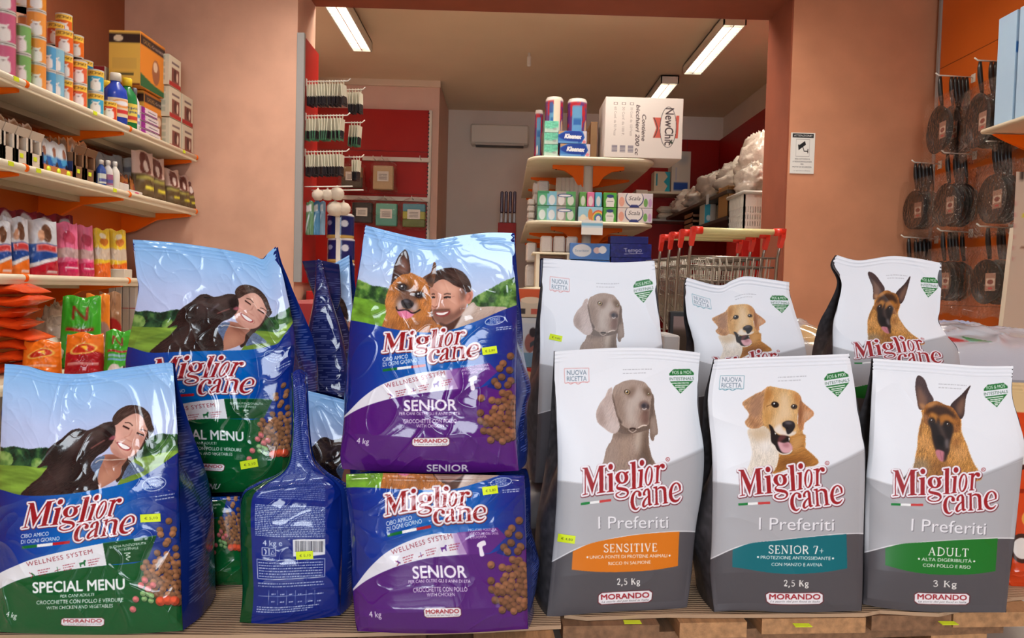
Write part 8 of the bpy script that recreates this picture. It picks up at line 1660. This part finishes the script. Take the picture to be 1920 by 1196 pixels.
# red bag at the right edge
def redart(c): c.img[:] = np.array((206, 66, 26)) / 255; rect(c, 0, .86, 1, 1, (214, 180, 130)); c.poly(nel(.45, .70, .24, .08, 20), (70, 30, 24)); c.poly(nel(.45, .70, .19, .06, 20), (226, 220, 214)); c.poly(nel(.3, .22, .2, .07), (60, 26, 20)); c.poly(nel(.3, .22, .15, .05), (226, 214, 206)); rect(c, 0, .48, 1, .5, (150, 40, 20)); c.poly(nel(.6, .36, .3, .06), (226, 150, 60))
OUT['red_bag'] = Patch([(1880, 716), (1930, 718), (1990, 722)], [(1884, 1112), (1930, 1116), (1996, 1108)], [(1880, 716), (1878, 900), (1884, 1112)], [(1990, 722), (2000, 900), (1996, 1108)])
bag('red orange cat food bag cut off by the right frame edge', 'red_bag', cvs(160, 360, (200, 70, 30), redart), depth=1.26, T=.08, bulge=.03, seed=60, lean=2, side=(190, 60, 26), lines=False, name='cat_food_bag', ztop=ZT)
# the column of goods seen between the purple and the silver bags
zb = .001
def tower(label, z0, z1, col, art, x0=.03, x1=.105, y=1.95, dep=.25, name='carton', cat='carton'):
    boxed(name, label, cat, ((x0 + x1) / 2, y + dep / 2, z0), (x1 - x0, dep, z1 - z0), mat('box_%d_%d_%d' % col, col, .5), cvs(60, 80, col, art) if art else None, None, None, 0, (40, 50))
zz = [P(990, q, 1.95).z for q in (800, 742, 690, 650, 596, 562)]
tower('plain dark carton at the foot of the goods column between the bags', .001, zz[1], (96, 60, 56), None)
tower('coral red display carton seen between the purple and the silver bags', zz[1] + .001, zz[2], (214, 84, 80), lambda c: (rect(c, 0, .72, 1, 1, (200, 50, 50)), c.poly([(0, .7), (.35, .95), (1, .72), (1, .6), (0, .6)], (226, 196, 150)), rect(c, .1, .05, .9, .5, (222, 100, 100))))
tower('photo printed pack above the coral red carton', zz[2] + .001, zz[4] - .0, (196, 200, 206), lambda c: (rect(c, 0, 0, 1, .3, (120, 160, 190)), c.poly(nel(.5, .5, .2, .2), (150, 96, 90)), c.poly(nel(.6, .72, .14, .1), (50, 40, 44)), c.poly([(.5, .5), (1, .7), (1, .6), (.5, .4)], (60, 70, 80)), rect(c, 0, .9, 1, 1, (206, 206, 204))))
tower('orange and cream box on top of the photo printed pack', zz[4] + .001, zz[5] + .03, (206, 186, 160), lambda c: (rect(c, 0, .55, 1, 1, (206, 84, 36)), c.poly(nel(.5, .6, .4, .12), (226, 200, 170)), rect(c, .1, .1, .3, .3, (60, 50, 50)), rect(c, .5, .1, .8, .3, (190, 90, 70))))
# framed board and goods glimpsed between the white rear bags
a, b = P(1246, 640, 2.2), P(1300, 584, 2.2)
e = empty('framed_board', (a.x + .06, 2.2, 0), 'dark framed board glimpsed between the hound bag and the golden dog bag', 'board')
m = MB(); m.box((a.x + .01, 2.19, .02), (b.x, 2.21, b.z), M_black, bev=.003); m.build('frame', e, True); face('board_face', (a.x + .022, 2.19, .03), (b.x - a.x - .03, 0, 0), (0, 0, b.z - .045), cvs(30, 60, (140, 120, 116), lambda c: (rect(c, 0, .8, 1, .93, (60, 44, 30)), rect(c, 0, .6, 1, .8, (190, 140, 60)))), e, (20, 40))
m = MB(); a = P(1240, 690, 1.95); b = P(1272, 628, 1.95); m.box((a.x, 1.93, .001), (b.x, 2.1, b.z), mat('pale_carton', (206, 206, 206), .6), bev=.004); tag(m.build('carton'), 'pale carton standing before the dark framed board', 'carton')
m = MB(); p = P(575, 590, 2.2); m.box((p.x - .04, 2.2, .001), (p.x + .10, 2.4, P(575, 563, 2.2).z), mat('red_crate', (176, 40, 36), .4), bev=.01); tag(m.build('red_crate'), 'red crate behind the dark blue side-on bag', 'crate')
